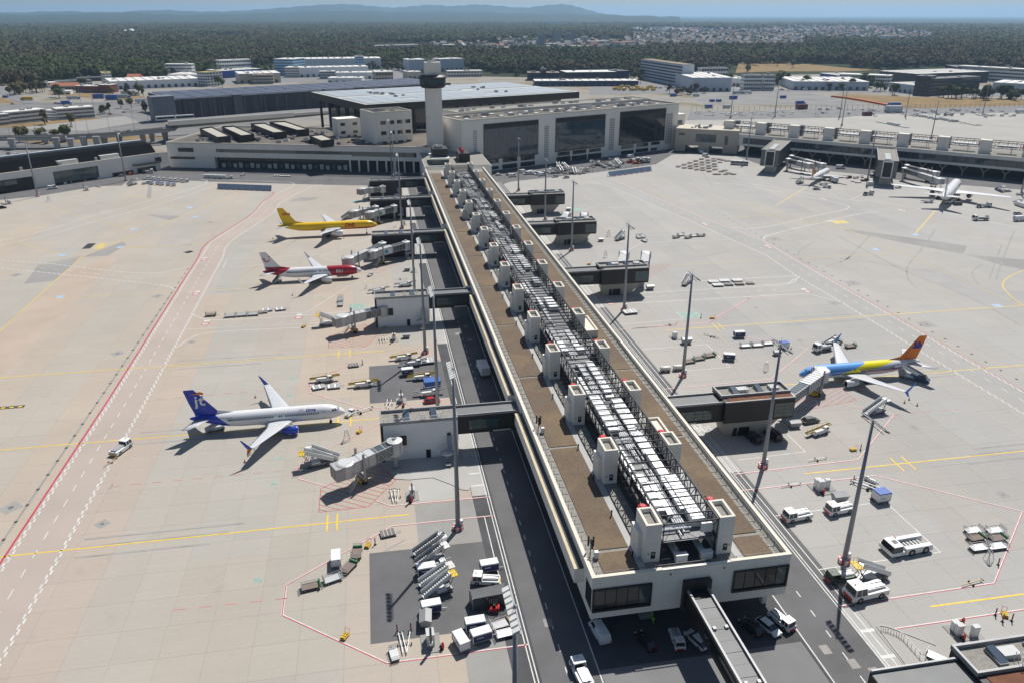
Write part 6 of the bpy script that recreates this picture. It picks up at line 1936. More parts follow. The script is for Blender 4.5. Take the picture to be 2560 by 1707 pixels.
for a in[('cart_white','C',475,530,92,'white covered cart alone on the red stand line'),('open_brown','C',648,455,85,'brown open cart with green drawbar at the upper end of the cart chain',G1),('open_brown','C',580,575,55,'brown open cart with green drawbar, second of the cart chain',G1),('open_grey','C',445,670,20,'pale aluminium open cart in the middle of the cart chain',G1),('open_brown','C',262,735,10,'brown open cart at the lower left end of the cart chain',G1),('trolley','C',738,385,70,'yellow chock trolley above the near tarmac patch'),('post','C',800,372,0,'black and red marker post beside the flat cart with red hoses'),('dolly_b','C',910,285,10,'flat cart with red hoses at the bend of the stand line'),('stairs_g','C',1255,430,20,'grey passenger stairs, topmost of the parked row',None,0.88),('stairs_g','C',1275,515,20,'grey passenger stairs, second from the top of the parked row',None,0.88),('cart_navy','C',1232,620,5,'navy cart half hidden behind the white stairs'),('stairs','C',1310,690,17,'white passenger stairs, upper of the two with yellow platforms',None,0.88),('stairs_y','C',1335,780,20,'white passenger stairs with yellow platform, lowest of the row',None,0.88),('tractor','C',1320,555,10,'small white tractor squeezed between the grey stairs',None,0.6),('cart_navy','C',1272,935,5,'navy cart with white roof below the parked stairs'),('cart_navy','C',1757,590,4,'navy cart with white roof above the white tractor'),('tractor','C',1730,690,165,'white tow tractor above the grey container',None,0.85),('container','C',1752,860,5,'dark grey shipping container beside the red forklift'),('forklift','C',1785,930,170,'red forklift in front of the grey container'),('cart_navy','C',1640,1080,3,'navy cart with white roof, upper of the pair by the orange crates'),('cart_navy','C',1690,1175,12,'navy cart with white roof, lower of the pair by the orange crates'),('cart_white','C',1522,1225,108,'white cart standing crosswise near the bottom edge'),('pallet_orange','C',1850,1055,15,'open cart loaded with tan crates at the road edge'),('open_grey','C',1895,1130,8,'aluminium cart with yellow gear at the road edge'),('hydrant','C',1975,1095,0,'red extinguisher cart at the road edge by the crates'),('bin','C',1225,1030,85,'dark waste container below the navy cart',None,1.3),('cab3','C',1265,1200,90,'white cabinets with tall dark column on the near left stand',None,1.15),('hydrant','C',1368,1245,0,'red extinguisher cart beside the near white cabinets'),('towbar_w','C',1015,1210,97,'leftmost white tow bar of the rack on the near stand'),('towbar_w','C',1045,1205,97,'middle white tow bar of the rack on the near stand'),('towbar_w','C',1080,1205,80,'rightmost white tow bar of the rack on the near stand'),('open_grey','C',960,1305,100,'small aluminium cart left of the tow bar rack',None,0.8),('post','C',985,1105,0,'grey post left of the tow bar rack'),('post','C',1100,1093,0,'grey post right of the tow bar rack'),('trolley','C',545,1150,60,'yellow chock trolley on the lower left stand line'),('stairs_y','B',1080,715,190,'white stairs with yellow platform left of the near passenger bridge'),('stairs','B',1120,690,172,'white stairs right behind the yellow ones near the bridge'),('ladder','B',1278,545,0,'thin maintenance steps in front of the near white dock'),('trolley','B',1362,493,60,'yellow chock trolley by the near dock corner'),('cab3','B',1725,930,90,'white cabinets with tall dark column below the near dock'),('towbar_w','B',1585,935,95,'left white tow bar near the dock cabinets'),('towbar_w','B',1607,930,92,'second white tow bar near the dock cabinets'),('towbar_w','B',1628,935,84,'right white tow bar near the dock cabinets'),('hydrant','B',1720,970,0,'red extinguisher cart below the near dock'),('cone','B',925,497,0,'cone in front of the blue engine'),('cone','B',652,255,0,'cone behind the far wing of the blue-tailed jet'),('cone','B',580,697,0,'cone off the near wingtip of the blue-tailed jet'),('ladder','B',635,630,0,'steps under the near wing of the blue-tailed jet',None,0.8),('tractor','B',1298,375,60,'small white tug at the nose of the blue-tailed jet',None,0.55),('towbar_w','B',1370,360,30,'tow bar between the tug and the near dock',None,1.5),('stairs_g','B',385,480,20,'dark airstair under the tail of the blue-tailed jet',None,0.7),('belt','B',1130,145,2,'belt loader beside the striped dollies, left one'),('belt','B',1395,180,3,'belt loader straddling the tarmac edge'),('dolly','B',1085,190,15,'white striped roller dolly, left of two'),('dolly','B',1190,185,3,'white striped roller dolly, right of two'),('dolly_b','A',1325,1135,8,'flat dolly with red wheel above the dark tarmac'),('cart_navy','B',1693,100,5,'navy cart on the dark tarmac above the blue canopy'),('belt','B',1795,130,3,'belt loader with yellow rails above the blue canopy'),('canopy','B',1862,190,3,'bright blue canopy on the dark tarmac'),('belt_w','B',1845,240,4,'white belt loader below the blue canopy'),('car_red','B',1860,285,4,'red car beside the light mast'),('cab3','B',1650,280,90,'white cabinets with dark column on the dark tarmac'),('towbar_w','B',1552,300,85,'left white tow bar beside the tarmac cabinets'),('towbar_w','B',1575,305,78,'right white tow bar beside the tarmac cabinets'),('hydrant','B',1667,320,0,'red extinguisher cart beside the tarmac cabinets'),('post','A',1385,1125,0,'marker post right of the flat dolly'),('belt','A',1670,1090,5,'belt loader above the dark tarmac, upper one'),('belt_w','A',1735,1130,5,'white belt loader at the tarmac corner under the mast'),('dolly','A',1820,1110,5,'large grey roller platform beside the mast foot',None,1.4),('cab3','A',1600,955,90,'white cabinets with dark column below the second white dock'),('bin','A',1685,942,0,'waste container below the second white dock'),('towbar_w','A',1505,960,92,'left tow bar below the second white dock'),('towbar_w','A',1525,958,90,'middle tow bar below the second white dock'),('towbar_w','A',1543,955,86,'right tow bar below the second white dock'),('stairs_y','A',1155,855,180,'stairs with yellow platform left of the second bridge'),('trolley','A',982,870,60,'yellow trolley left of the second bridge'),('open_grey','A',1235,690,88,'grey cart between the second dock and the red-fronted jet',None,1.1),('open_grey','A',1235,720,88,'grey cart behind another one left of the second dock'),('open_brown','A',350,793,3,'single dark cart at the left end of the row on the road edge'),('open_grey','A',482,800,3,'dark cart, first of three in the row'),('open_grey','A',562,794,3,'dark cart, second of three in the row'),('open_grey','A',640,789,3,'dark cart, third of three in the row'),('dolly_b','A',705,772,10,'brown loaded dolly in the row left of the second dock'),('dolly','A',735,758,10,'white striped dolly in the row left of the second dock'),('dolly','A',828,752,10,'white striped dolly at the right end of the row'),('belt_w','A',1500,632,10,'white lift truck in front of the second white dock'),('belt_w','A',1680,590,5,'white loader by the mast below the third dock'),('towbar_w','A',1645,545,5,'tow bar lying below the third dock'),('cab1','A',1735,490,90,'white cabinet by the mast below the third dock'),('bin','A',1690,485,0,'small grey box below the third dock'),('tractor','A',1437,520,60,'small tug at the nose of the red-fronted jet',None,0.5),('stairs_g','A',805,565,60,'dark stairs under the tail of the red-fronted jet',None,0.7),('cone','A',905,655,0,'cone left of the red-fronted jet wingtip shadow'),('cone','A',968,655,0,'cone right of the red-fronted jet wingtip shadow'),('cone','A',1172,570,0,'cone by the engine of the red-fronted jet'),('post','A',1252,405,0,'marker post left of the third dock bridges'),('ladder','A',1410,605,0,'small steps left of the white lift truck',None,0.5),('stairs_g','A',1285,130,40,'stairs left of the freighter dock bridges'),('cone','A',772,268,0,'cone behind the yellow freighter'),('cone','A',1258,265,0,'cone right of the freighter engine'),('cab2','A',1670,170,90,'white cabinets at the freighter dock'),('towbar_w','L3',745,1110,80,'tow bar between the far docks'),('truck','A',2208,1180,94,'white box truck on the shaded road by the pier'),('tractor','L5',1022,425,66,'white tow tractor pulling a tan tow bar on the service road',None,0.95),('towbar_o','L5',932,525,66,'tan tow bar behind the tractor on the service road',None,0.95),('tractor','K',515,1480,96,'white tug driving on the road at the bottom edge',None,0.9),('van','K',668,1130,98,'white van at the left corner under the pier end'),('car_black','K',1055,1200,105,'dark pickup in the shade under the pier end'),('tractor','K',1315,1185,265,'white tug in the shade left of the walkway bridge',None,0.72),('car_white','K',1482,1190,110,'white estate car beside the walkway bridge'),('car_black','K',1940,1085,110,'black car right of the walkway bridge'),('car_white','K',2082,1080,290,'white electric sedan right of the walkway bridge'),('tractor','K',2192,1030,290,'white tug in the sun corner right of the pier end',None,0.8),('hivis','K',1105,1005,0,'person in yellow vest standing under the pier end'),('hivis','K',1118,1035,90,'person in green vest crouching under the pier end',None,0.85),('bin','K',1047,985,0,'white box under the pier end'),]:
 place(*a)
for a in[('tractor','R',255,410,186,'white tow tractor left of the tan tow bars, nearest the road'),('tractor','R',553,362,186,'white tow tractor in front of the waste container'),('tractor','R',738,950,186,'white tow tractor on the red stand line near the mast',None,1.25),('pushback','R',1020,628,185,'big white pushback tractor with twin pontoons'),('stairs_y','R',770,835,182,'stairs with yellow platform behind the dark green tug'),('tractor_g','R',560,840,182,'dark green tug in the mast shadow',None,0.9),('bin','R',555,285,0,'grey waste container behind the white tractor',None,1.3),('cab2','R',415,205,90,'white cabinets near the tan tow bars',None,1.2),('cab1','R',463,185,90,'small white cabinet right of the bigger ones'),('cart_blue','R',845,285,5,'cart with pale blue roof behind the mast'),('towbar_w','R',755,200,128,'long white tow bar pile, left one',None,1.5),('towbar_w','R',785,190,128,'long white tow bar pile, right one',None,1.5),('belt_w','R',770,150,120,'white loader behind the long tow bars',None,0.5),('post','R',657,150,0,'black and red post left of the mast'),('post','R',780,270,0,'black and red post at the end of the long tow bars'),('hydrant','R',445,240,0,'red extinguisher cart below the white cabinets'),('towbar_w','R',215,180,5,'white tow bar on the red line, far left of the group'),('open_grey','R',1500,505,0,'grey cart, upper left of the parked cluster on the right'),('open_brown','R',1515,555,5,'dark loaded cart, middle left of the right cluster'),('open_grey','R',1535,625,0,'pale cart, lower left of the right cluster'),('open_grey','R',1650,505,0,'pale cart, upper right of the right cluster'),('open_brown','R',1665,555,0,'cart with blue load, middle right of the right cluster'),('open_grey','R',1668,615,0,'grey cart, lower right of the right cluster'),('ladder','R',1605,700,0,'steps with yellow foot below the right cart cluster',None,0.9),('post','R',1675,735,0,'red post below the right cart cluster'),('towbar_o','R',1490,870,8,'tan tow bar on the lower right stand line'),('cab2','R',1385,1215,90,'white cabinets at the bottom right dock'),('cab1','R',1495,1225,90,'single white cabinet at the bottom right dock'),('hydrant','R',1425,1150,0,'red extinguisher behind the bottom right cabinets'),('hydrant','R',1432,1265,0,'red extinguisher in front of the bottom right cabinets'),('post','R',1655,1090,0,'red and black post, left of three at bottom right'),('post','R',1705,1135,0,'red and black post, middle of three at bottom right'),('post','R',1770,1130,0,'red and black post, right of three at bottom right'),('trolley','R',1720,1090,60,'trolley with sign between the red posts'),('open_grey','R',1240,1400,130,'long baggage trolley by the kerb ramp',None,0.9),('estate','S',1250,895,8,'dark grey estate car right of the dock'),('bin','S',1132,930,0,'grey waste container left of the estate car',None,1.2),('belt','S',1318,980,18,'belt loader with yellow rails below the estate car'),('stairs','S',1725,830,15,'white stairs on the stand line right of the hatching'),('van_black','S',830,1030,100,'black van in the dock shadow, left one'),('van_black','S',975,1010,100,'black van in the dock shadow, right one'),('towbar_w','S',1300,1175,5,'white tow bar above the lower red line'),('trolley','S',1565,1103,0,'yellow trolley beside the red cone on the line'),('post','S',1620,1100,0,'red post beside the yellow trolley'),('cart_navy','S',727,275,355,'navy cart on the upper right stand alone'),('cart_navy','S',652,440,340,'navy cart with white roof above the tank trailers'),('open_grey','S',775,345,0,'grey cart, left of three in the upper row'),('open_grey','S',862,340,0,'grey cart, middle of three in the upper row'),('open_grey','S',940,328,0,'grey cart with red load, right of the upper row'),('cart_blue','S',1055,355,0,'blue framed cart at the mast head',None,0.85),('bin','S',1007,402,0,'waste container below the blue framed cart'),('ladder','S',925,515,0,'maintenance steps left of the airliner nose',None,0.9),('open_brown','S',362,460,10,'dark cart, lowest of the three beside the mast'),('open_brown','S',435,438,10,'dark cart, middle of the three beside the mast'),('open_brown','S',513,415,10,'dark cart, highest of the three beside the mast'),('tank','S',185,525,180,'white tank trailer, left of two by the road'),('tank','S',278,515,180,'white tank trailer, right of two by the road'),('truck_small','S',1340,372,190,'white service truck behind the nose of the colourful jet'),('open_brown','S',1440,325,10,'cart right of the service truck'),('open_brown','S',1545,348,5,'cart behind the far wing of the colourful jet'),('belt_w','S',1400,320,30,'grey loader behind the service truck'),('cone','S',1435,400,0,'cone behind the engine of the colourful jet'),('cone','S',1618,665,0,'cone in front of the near engine of the colourful jet'),('cone','S',1977,732,0,'cone off the near wingtip, upper of three'),('cone','S',1943,755,0,'cone off the near wingtip, left of three'),('cone','S',2036,775,0,'cone off the near wingtip, right of three'),('stairs','S',1985,575,142,'white stairs at the rear door of the colourful jet'),('van_navy','S',2055,590,310,'dark blue van under the tail of the colourful jet'),('towbar_w','S',520,270,128,'left tow bar of the small rack on the upper right stand'),('towbar_w','S',545,272,128,'right tow bar of the small rack on the upper right stand'),('cab2','S',255,280,90,'white cabinets on the upper right stand'),('bin','S',340,318,0,'waste container beside the upper right mast',None,1.3),('post','S',447,133,0,'dark post on the green marking'),('trolley','S',530,137,0,'yellow trolley on the pink stand line'),('towbar_w','S',222,185,5,'tow bar on the white line above the cabinets'),('cone','S',1110,362,0,'cone right of the blue framed cart'),('stairs','E',935,660,40,'white stairs behind the middle right dock'),('ladder','E',848,635,0,'maintenance steps left of the white stairs'),('open_grey','E',1073,648,85,'dark cart, left of three behind the mast'),('open_grey','E',1103,645,100,'dark cart, upper right of three behind the mast'),('open_grey','E',1117,675,100,'dark cart, lower right of three behind the mast'),('open_brown','E',1357,650,20,'dark cart, first of five in the far row'),('open_grey','E',1390,633,20,'dark cart, second of five in the far row'),('open_brown','E',1447,652,20,'dark cart, third of five in the far row'),('open_grey','E',1490,640,10,'dark cart, fourth of five in the far row'),('open_brown','E',1545,638,0,'dark cart, fifth of five in the far row'),('bin','E',790,675,0,'waste container right of the third right dock'),('bin','E',545,443,0,'waste container right of the farthest right dock'),('bin','E',1160,1038,0,'waste container right of the middle dock base',None,1.2),('stairs_g','E',1435,995,50,'grey stairs beside the mast head'),('dolly','E',1640,985,355,'striped dolly, first pair upper',None,1.15),('dolly','E',1672,1010,355,'striped dolly, first pair lower',None,1.15),('dolly','E',1720,978,355,'striped dolly, second pair upper',None,1.15),('dolly_b','E',1752,1004,355,'brown dolly, second pair lower',None,1.15),('dolly','E',1818,975,355,'striped dolly, third pair upper',None,1.15),('dolly_b','E',1836,1000,355,'brown dolly, third pair lower',None,1.15),('dolly_b','E',1915,995,355,'brown dolly alone right of the striped ones'),('ladder','E',825,795,0,'maintenance steps left of the folded bridges'),('dolly','E',1010,1215,5,'long grey rack at the foot of the mast',None,1.4),('trolley','E',700,850,0,'lamp trolley behind the middle right dock'),('van','L1',650,455,25,'white van on the road by the angled left pier'),('car_silver','L1',1500,303,20,'silver car right of the left far mast'),('car_orange','L1',1610,285,20,'orange car on the road by the angled left pier'),('truck_small','L1',1820,265,10,'white pickup truck on the road by the angled left pier'),('cab3','L1',1060,475,20,'grey machinery with post at the angled left pier'),('cab3','L1',110,640,20,'grey machinery with post at the left edge'),('stairs_g','L1',1625,410,60,'stairs left of the parked tractors'),('ladder','L1',600,608,0,'steps alone on the upper left apron'),('car_black','L1',25,695,20,'dark vehicle at the left edge of the frame'),('bus','Q4',1395,1235,330,'white apron bus beside the mast at the right pier'),('van','Q4',1015,1140,320,'white van in front of the right pier, lower one'),('van','Q4',985,1105,320,'white van in the shade of the right pier passage'),('van','Q4',160,1155,20,'white van in the shade of the terminal hall'),('cart_white','L2',575,320,0,'grey cart, first of the row by the left wing'),('cart_white','L2',645,322,0,'white cart, second of the row by the left wing'),('cart_white','L2',708,326,0,'white cart, third of the row by the left wing'),('cart_white','L2',775,328,0,'white cart, fourth of the row by the left wing'),('tractor','L2',855,330,0,'tractor pulling the carts by the left wing',None,0.7),('tractor','L2',1015,295,60,'white tug on the shaded road by the left wing',None,0.6),('dolly','L2',1430,297,0,'flat dolly, left of three by the left wing'),('dolly','L2',1500,303,0,'flat dolly, middle of three by the left wing'),('dolly','L2',1570,303,0,'flat dolly, right of three by the left wing'),('van','L3',800,350,10,'white van behind the farthest left dock'),('stairs','J1',1110,490,30,'stairs truck at the tail of the gold-tailed jet'),('car_silver','J1',1370,590,350,'silver car behind the gold-tailed jet'),('belt_w','J1',1480,520,320,'loader behind the gold-tailed jet'),('tractor','J1',1530,560,320,'grey tug behind the gold-tailed jet',None,0.8),('truck','J1',1635,470,80,'white catering truck at the gold-tailed jet'),('cart_white','J1',2190,525,0,'white cart alone between the two jets',None,1.1),('box_maroon','J1',1865,410,10,'red container trolley right of the gold-tailed jet',None,0.6),('open_brown','J1',1975,415,10,'red cart right of the container trolley'),('open_brown','J1',1760,405,10,'dark cart left of the red container trolley'),('dolly','J1',1950,460,350,'pale dolly below the red cart'),('dolly','J1',2010,480,350,'pale dolly, lower one below the red cart'),('tractor','J1',2075,400,60,'dark tug left of the mast at the right pier',None,0.7),('tractor_g','J1',2100,455,0,'dark green tug below the mast',None,0.7),('cart_navy','J1',2235,395,0,'dark cart by the second right pier dock'),('truck_small','J1',2165,670,5,'white and blue service truck below the second pier dock'),('belt_w','J2',870,790,355,'belt loader at the tail of the wide-body'),('belt','J2',1190,800,0,'cargo loader under the wide-body'),('container','J2',1320,825,355,'pale pallet beside the cargo loader',None,0.7),('truck_flat','J2',1720,860,0,'de-icing truck right of the wide-body wing'),('truck_flat','J2',1680,1060,170,'white flatbed truck on the service road at the right'),('stairs','J2',1965,605,260,'grey stairs in front of the right pier'),('car_white','J2',2095,620,0,'white car right of the stairs at the right pier'),('tractor','J2',2285,670,0,'white tug by the right edge mast',None,0.7),('lorry_w','J2',2290,850,85,'white lorry at the right edge',None,0.6),('truck','J2',2275,1070,0,'white box van at the right edge, lower one',None,0.8),('belt_w','J2',2260,790,20,'grey loader at the right edge'),('car_silver','J2',2250,970,0,'silver cart above the lower box van'),('tractor','J2',1330,500,45,'tug at the nose of the wide-body',None,0.8),('van','J1',1740,265,345,'white van in the shade of the right pier',None,1.2),('tractor','J2',400,565,0,'small tug below the second pier dock',None,0.6),]:
 place(*a)
rng = random.Random(11)
GB = 'flat dollies parked in front of the right pier'
for i in range(11):
 for j in range(6):
  u = i/10
  x,y = 715+330*u+70*j-25*(i%2)-15,1262-105*u+10*j+(4 if i%2 else 0)
  if x<1175:
   place('dolly_b','Q4',x,y+(2 if j%2 else-2),rng.uniform(-8,8),'tan flat dolly in the dense block before the right pier',GB)
for(x,y)in((1120,1345),(1160,1345),(1190,1315),(1235,1300),(1265,1330),(1300,1340),(1330,1345),(1215,1305),(1240,1345),(1180,1180),(1210,1185),(1250,1195),(1290,1195),(1160,1172)):
 place('dolly_b','Q4',x,y,rng.uniform(-10,10),'tan flat dolly in a loose group before the right pier','loose dollies before the right pier')
GP = 'vehicles parked on the hall forecourt'
for(kd,x,y,t)in(('car_white',20,180,'white car at the pier edge of the forecourt'),('car_silver',100,178,'silver car, first of the forecourt cluster'),('van',125,190,'white van below the silver car on the forecourt'),('van',190,160,'white van, first of the forecourt middle row'),('van',235,172,'white van, second of the forecourt middle row'),('van',262,165,'white van, third of the forecourt middle row'),('van',290,170,'white van, fourth of the forecourt middle row'),('van',318,175,'white van, fifth of the forecourt middle row'),('van',348,182,'white van, last of the forecourt middle row'),('car_white',372,160,'white car above the last forecourt van'),('car_silver',445,193,'silver car on the pale lane of the forecourt'),('car_silver',528,200,'silver car right of another on the pale lane'),('car_silver',860,65,'silver car in the hall shade, left'),('car_white',890,58,'white car in the hall shade, right'),('van',1010,42,'van by the hall wall')):
 place(kd,'E',x,y,rng.choice((10,20,60,195)),t,GP)
for i in range(26):
 place(rng.choice(('open_grey','stairs_g','belt_w','open_brown','dolly_b')),'E',445+rng.uniform(0,245),125+rng.uniform(-8,45),rng.uniform(0,180),'grey apron gear jumbled in the left lot before the hall','jumbled gear in the left hall lot')
for i in range(22):
 place(rng.choice(('open_grey','stairs_g','belt_w','open_brown','dolly_b')),'E',725+rng.uniform(0,220),90+rng.uniform(-5,40),rng.uniform(0,180),'grey apron gear jumbled in the right lot before the hall','jumbled gear in the right hall lot')
for(x,y,kd,t)in((1010,85,'car_orange','orange machine, left one on the hall forecourt'),(1040,82,'truck_small','white machine beside the orange one'),(1055,92,'car_orange','orange machine, right one on the hall forecourt'),(1090,82,'truck_small','grey tank vehicle right of the orange machines'),(1120,84,'truck_small','grey tank vehicle at the end of the orange row')):
 place(kd,'E',x,y,10,t,None,1.3)
for i in range(14):
 place('tractor' if i<9 else 'cart_blue','L1',1790+68*(i%8)+rng.uniform(-8,8),340+(i//8)*55+5*(i%8),rng.uniform(0,40),'small white tug in the packed row on the upper left apron' if i<9 else 'blue roofed cart in the packed row on the upper left apron','tugs parked on the upper left apron' if i<9 else 'blue carts on the upper left apron',0.75)
bol = MB().tube((0,0,0),(0,0,0.8),0.3,0.25,n=8)
for i in range(14):
 p = at('E',700+36*i,150-4.2*i)
 place('post','E',560+42*i,176-5.4*i,0,'red and black post in the line along the hall forecourt','posts along the hall forecourt')
def blast(k,a,b_,n,label,h=3.2):
 A,B = at(k,*a),at(k,*b_)
 d = (B-A)/n
 r = T('blast_fence',label,'blast fence',(A.x,A.y,0),math.atan2(d.y,d.x))
 L = d.length
 me = MB().hexa([(0.04,-0.4,0.25),(L-0.04,-0.4,0.25),(L-0.04,-0.25,0.25),(0.04,-0.25,0.25),(0.04,0.9,h),(L-0.04,0.9,h),(L-0.04,1.05,h),(0.04,1.05,h)]).mesh('fence_panel',mat('fence_blue_grey',(0.33,0.40,0.50),0.4,metal=0.4))
 st = MB().bar((0,1.9,0),(0,0.9,h-0.3),0.14,0.14).bar((0,-0.5,0.1),(0,1.9,0.1),0.14,0.14).mesh('fence_strut',galv)
 ft = MB().box(0.1,L-0.1,-0.7,-0.42,0,0.3).mesh('fence_foot',red_m)
 fw = MB().box(0.1,L-0.1,-0.7,-0.42,0,0.3).mesh('fence_foot',white_p)
 for i in range(n):
  put('fence_panel',me,r,(i*L,0,0))
  put('fence_strut',st,r,(i*L,0,0))
  put('fence_foot',ft if i%2 else fw,r,(i*L,0,0))
 return r
blast('L2',(705,458),(1368,482),18,'blue-grey jet blast fence on the upper left apron')
blast('E',(852,190),(1172,147),15,'blue-grey jet blast fence before the terminal hall')
rr = T('ramp_railing','white hand rail curving along the kerb at bottom right','railing',tuple(at('R',850,1195)))
o = Vector(rr.location)
pts = [at('R',*q)-o for q in((850,1195),(900,1200),(960,1225),(1010,1260),(1090,1350),(1190,1465))]
mb = MB()
for a,b_ in zip(pts,pts[1:]):
 for z in(0.5,1.05):
  mb.bar(a+Vector((0,0,z)),b_+Vector((0,0,z)),0.06,0.06)
 for t in(0,0.33,0.66):
  q = a+(b_-a)*t
  mb.bar(q,q+Vector((0,0,1.05)),0.06,0.06)
mb.build('rails',frame_white,rr)
kb = MB()
kp = [at('R',*q)-o for q in((1060,1475),(850,1200),(825,1170),(850,1160),(920,1178),(1240,1300))]
ribbon(kb,[(q.x,q.y)for q in kp],0.35,0.1)
kb.build('kerb',conc_pale,rr)
# terminal, tower, wings
def fr_of(O,deg):
 a = math.radians(deg)
 return Vector((O[0],O[1],0)),a
def plane_pt(O,a,k,x,y):
 """where a sighting meets the vertical plane through O along angle a -> (distance along, height)"""
 t,b_,s = TILE[k]
 px,py = t+x/s,b_+y/s
 d = C_F*FPX+C_R*(px-1280)-C_U*(py-853.5)
 n = Vector((-math.sin(a),math.cos(a),0))
 q = Vector((0,0,CAM_H))+d*(n.dot(Vector((O[0],O[1],0)))/n.dot(d))
 return((q.x-O[0])*math.cos(a)+(q.y-O[1])*math.sin(a),q.z)
def to_local(O,a,k,x,y,z):
 p = at(k,x,y,z)
 return rot2(p.x-O[0],p.y-O[1],-a)
def LB(r,name,mt,x0,x1,y0,y1,z0,z1):
 return MB().box(x0,x1,y0,y1,z0,z1).build(name,mt,r)
def face_window(r,O,a,k,q,mt=None,frame=None,n=1,rows=1,proud=0.12,name='window'):
 """window on the front plane from its photo corners (x0,y0)-(x1,y1): frame with panes"""
 x0,zt = plane_pt(O,a,k,q[0],q[1])
 x1,zb = plane_pt(O,a,k,q[2],q[3])
 f = LB(r,name,frame or dark_frame,x0,x1,-proud,0.05,zb,zt)
 w,h = (x1-x0-0.2)/n,(zt-zb-0.2)/rows
 me = MB().box(0.05,w-0.05,-0.05,0,0.05,h-0.05).mesh('pane',mt or glass_d)
 for i in range(n):
  for j in range(rows):
   put('pane',me,f,(x0+0.1+i*w,-proud,zb+0.1+j*h))
 return f
gravel_red = mat('roof_gravel_red',(0.135,0.118,0.10),0.95,var=0.4,scale=0.09,detail=8)
unit_m = mat('roof_unit_grey',(0.36,0.365,0.37),0.6)
def roof_kit(r,x0,x1,y0,y1,z,n,seed,mt=None):
 g = random.Random(seed)
 for i in range(n):
  x,y = g.uniform(x0,x1-4),g.uniform(y0,y1-3)
  w,d,h = g.uniform(1.5,4),g.uniform(1.2,3),g.uniform(0.6,1.8)
  u = LB(r,'roof_unit',mt or g.choice((unit_m,grey_l,white_m)),x,x+w,y,y+d,z,z+h)
  LB(u,'unit_fan',roof_dark,x+0.2,x+w-0.2,y+0.2,y+d-0.2,z+h,z+h+0.12)
def parapet(r,x0,x1,y0,y1,z,h,mt,floor,t=0.6):
 MB().box(x0,x1,y0,y0+t,z,z+h).box(x0,x1,y1-t,y1,z,z+h).box(x0,x0+t,y0+t,y1-t,z,z+h).box(x1-t,x1,y0+t,y1-t,z,z+h).build('parapet',mt,r)
 LB(r,'roof',floor,x0+t,x1-t,y0+t,y1-t,z,z+0.12)
 # hall with three giant windows
HO,ha = fr_of((58.3,509.5),23.6)
hall = T('terminal_hall','cream terminal hall with three giant dark windows behind the pier','terminal',HO,ha)
HL,HH = 194.0,33.4
LB(hall,'wall',cream,0,HL,0.05,34,0,HH)
parapet(hall,-0.05,HL+0.05,0.0,34.05,HH+0.01,1.1,cream_top,gravel_red,0.7)
roof_kit(hall,6,HL-8,4,30,HH+0.1,46,5)
mb = MB()
for i in range(13):
 x = 8+14.2*i
 for y in(8,20):
  mb.box(x,x+3.2,y+(i%3),y+3.2+(i%3),HH+0.1,HH+0.7)
stuff(mb.build('skylight_curbs',white_m,hall))
for q in((985,888,1350,1052),(1478,845,1803,1000),(1918,800,2212,957)):
 x0,zt = plane_pt(HO,ha,'Z2',q[0],q[1])
 x1,zb = plane_pt(HO,ha,'Z2',q[2],q[3])
 LB(hall,'window_surround',mat('surround_bronze',(0.10,0.075,0.05),0.5),x0-0.5,x1+0.5,-0.25,0.02,zb-0.6,zt+3.4)
 LB(hall,'window_header',dark_frame,x0,x1,-0.4,-0.25,zt+0.3,zt+3.0)
 n = 20
 w = (x1-x0)/n
 me = MB().box(0.07,w-0.07,-0.08,0,0,(zt-zb)/3-0.1).mesh('pane',glass_b if q[0]<1900 else glass_d)
 for i in range(n):
  for j in range(3):
   put('pane',me,hall,(x0+i*w,-0.26,zb+j*(zt-zb)/3))
per = MB()
for(xa,ya,xb_,yb)in((910,895,940,1130),(1398,855,1425,1075),(1845,815,1870,1025),(2235,780,2262,980)):
 x0,zt = plane_pt(HO,ha,'Z2',xa,ya)
 x1,zb = plane_pt(HO,ha,'Z2',xb_,yb)
 c = (x1-x0)/3
 z = zb
 while z<zt-0.7:
  for i in range(3):
   per.box(x0+i*c+0.2,x0+(i+1)*c-0.2,-0.06,0.02,z,z+0.75)
  z+=1.2
stuff(per.build('perforated_panels',mat('perforation_grey',(0.22,0.23,0.26),0.6),hall))
for q in((1005,1098,1085,1115),(1113,1085,1210,1103),(1235,1072,1332,1090),(1030,1143,1085,1156),(1110,1128,1210,1146),(1235,1113,1332,1130),(1488,1045,1570,1060),(1592,1033,1682,1048),(1705,1022,1782,1035),(1925,998,2005,1012),(2028,986,2105,1000),(2128,975,2185,988),(1922,1036,2005,1050),(2022,1022,2105,1036),(2125,1016,2165,1028)):
 face_window(hall,HO,ha,'Z2',q,n=4)
for q in((1480,1078,1575,1112),(1585,1072,1685,1102),(1695,1060,1785,1090)):
 x0,zt = plane_pt(HO,ha,'Z2',q[0],q[1])
 x1,zb = plane_pt(HO,ha,'Z2',q[2],q[3])
 LB(hall,'garage_door',black_p,x0,x1,-0.06,0.02,0.05,max(3.5,zt))
LB(hall,'end_block',cream,HL+0.05,HL+14,6,40,0,25)
LB(hall,'end_window',glass_g,HL+3,HL+11,5.9,6.05,17.5,20.5)
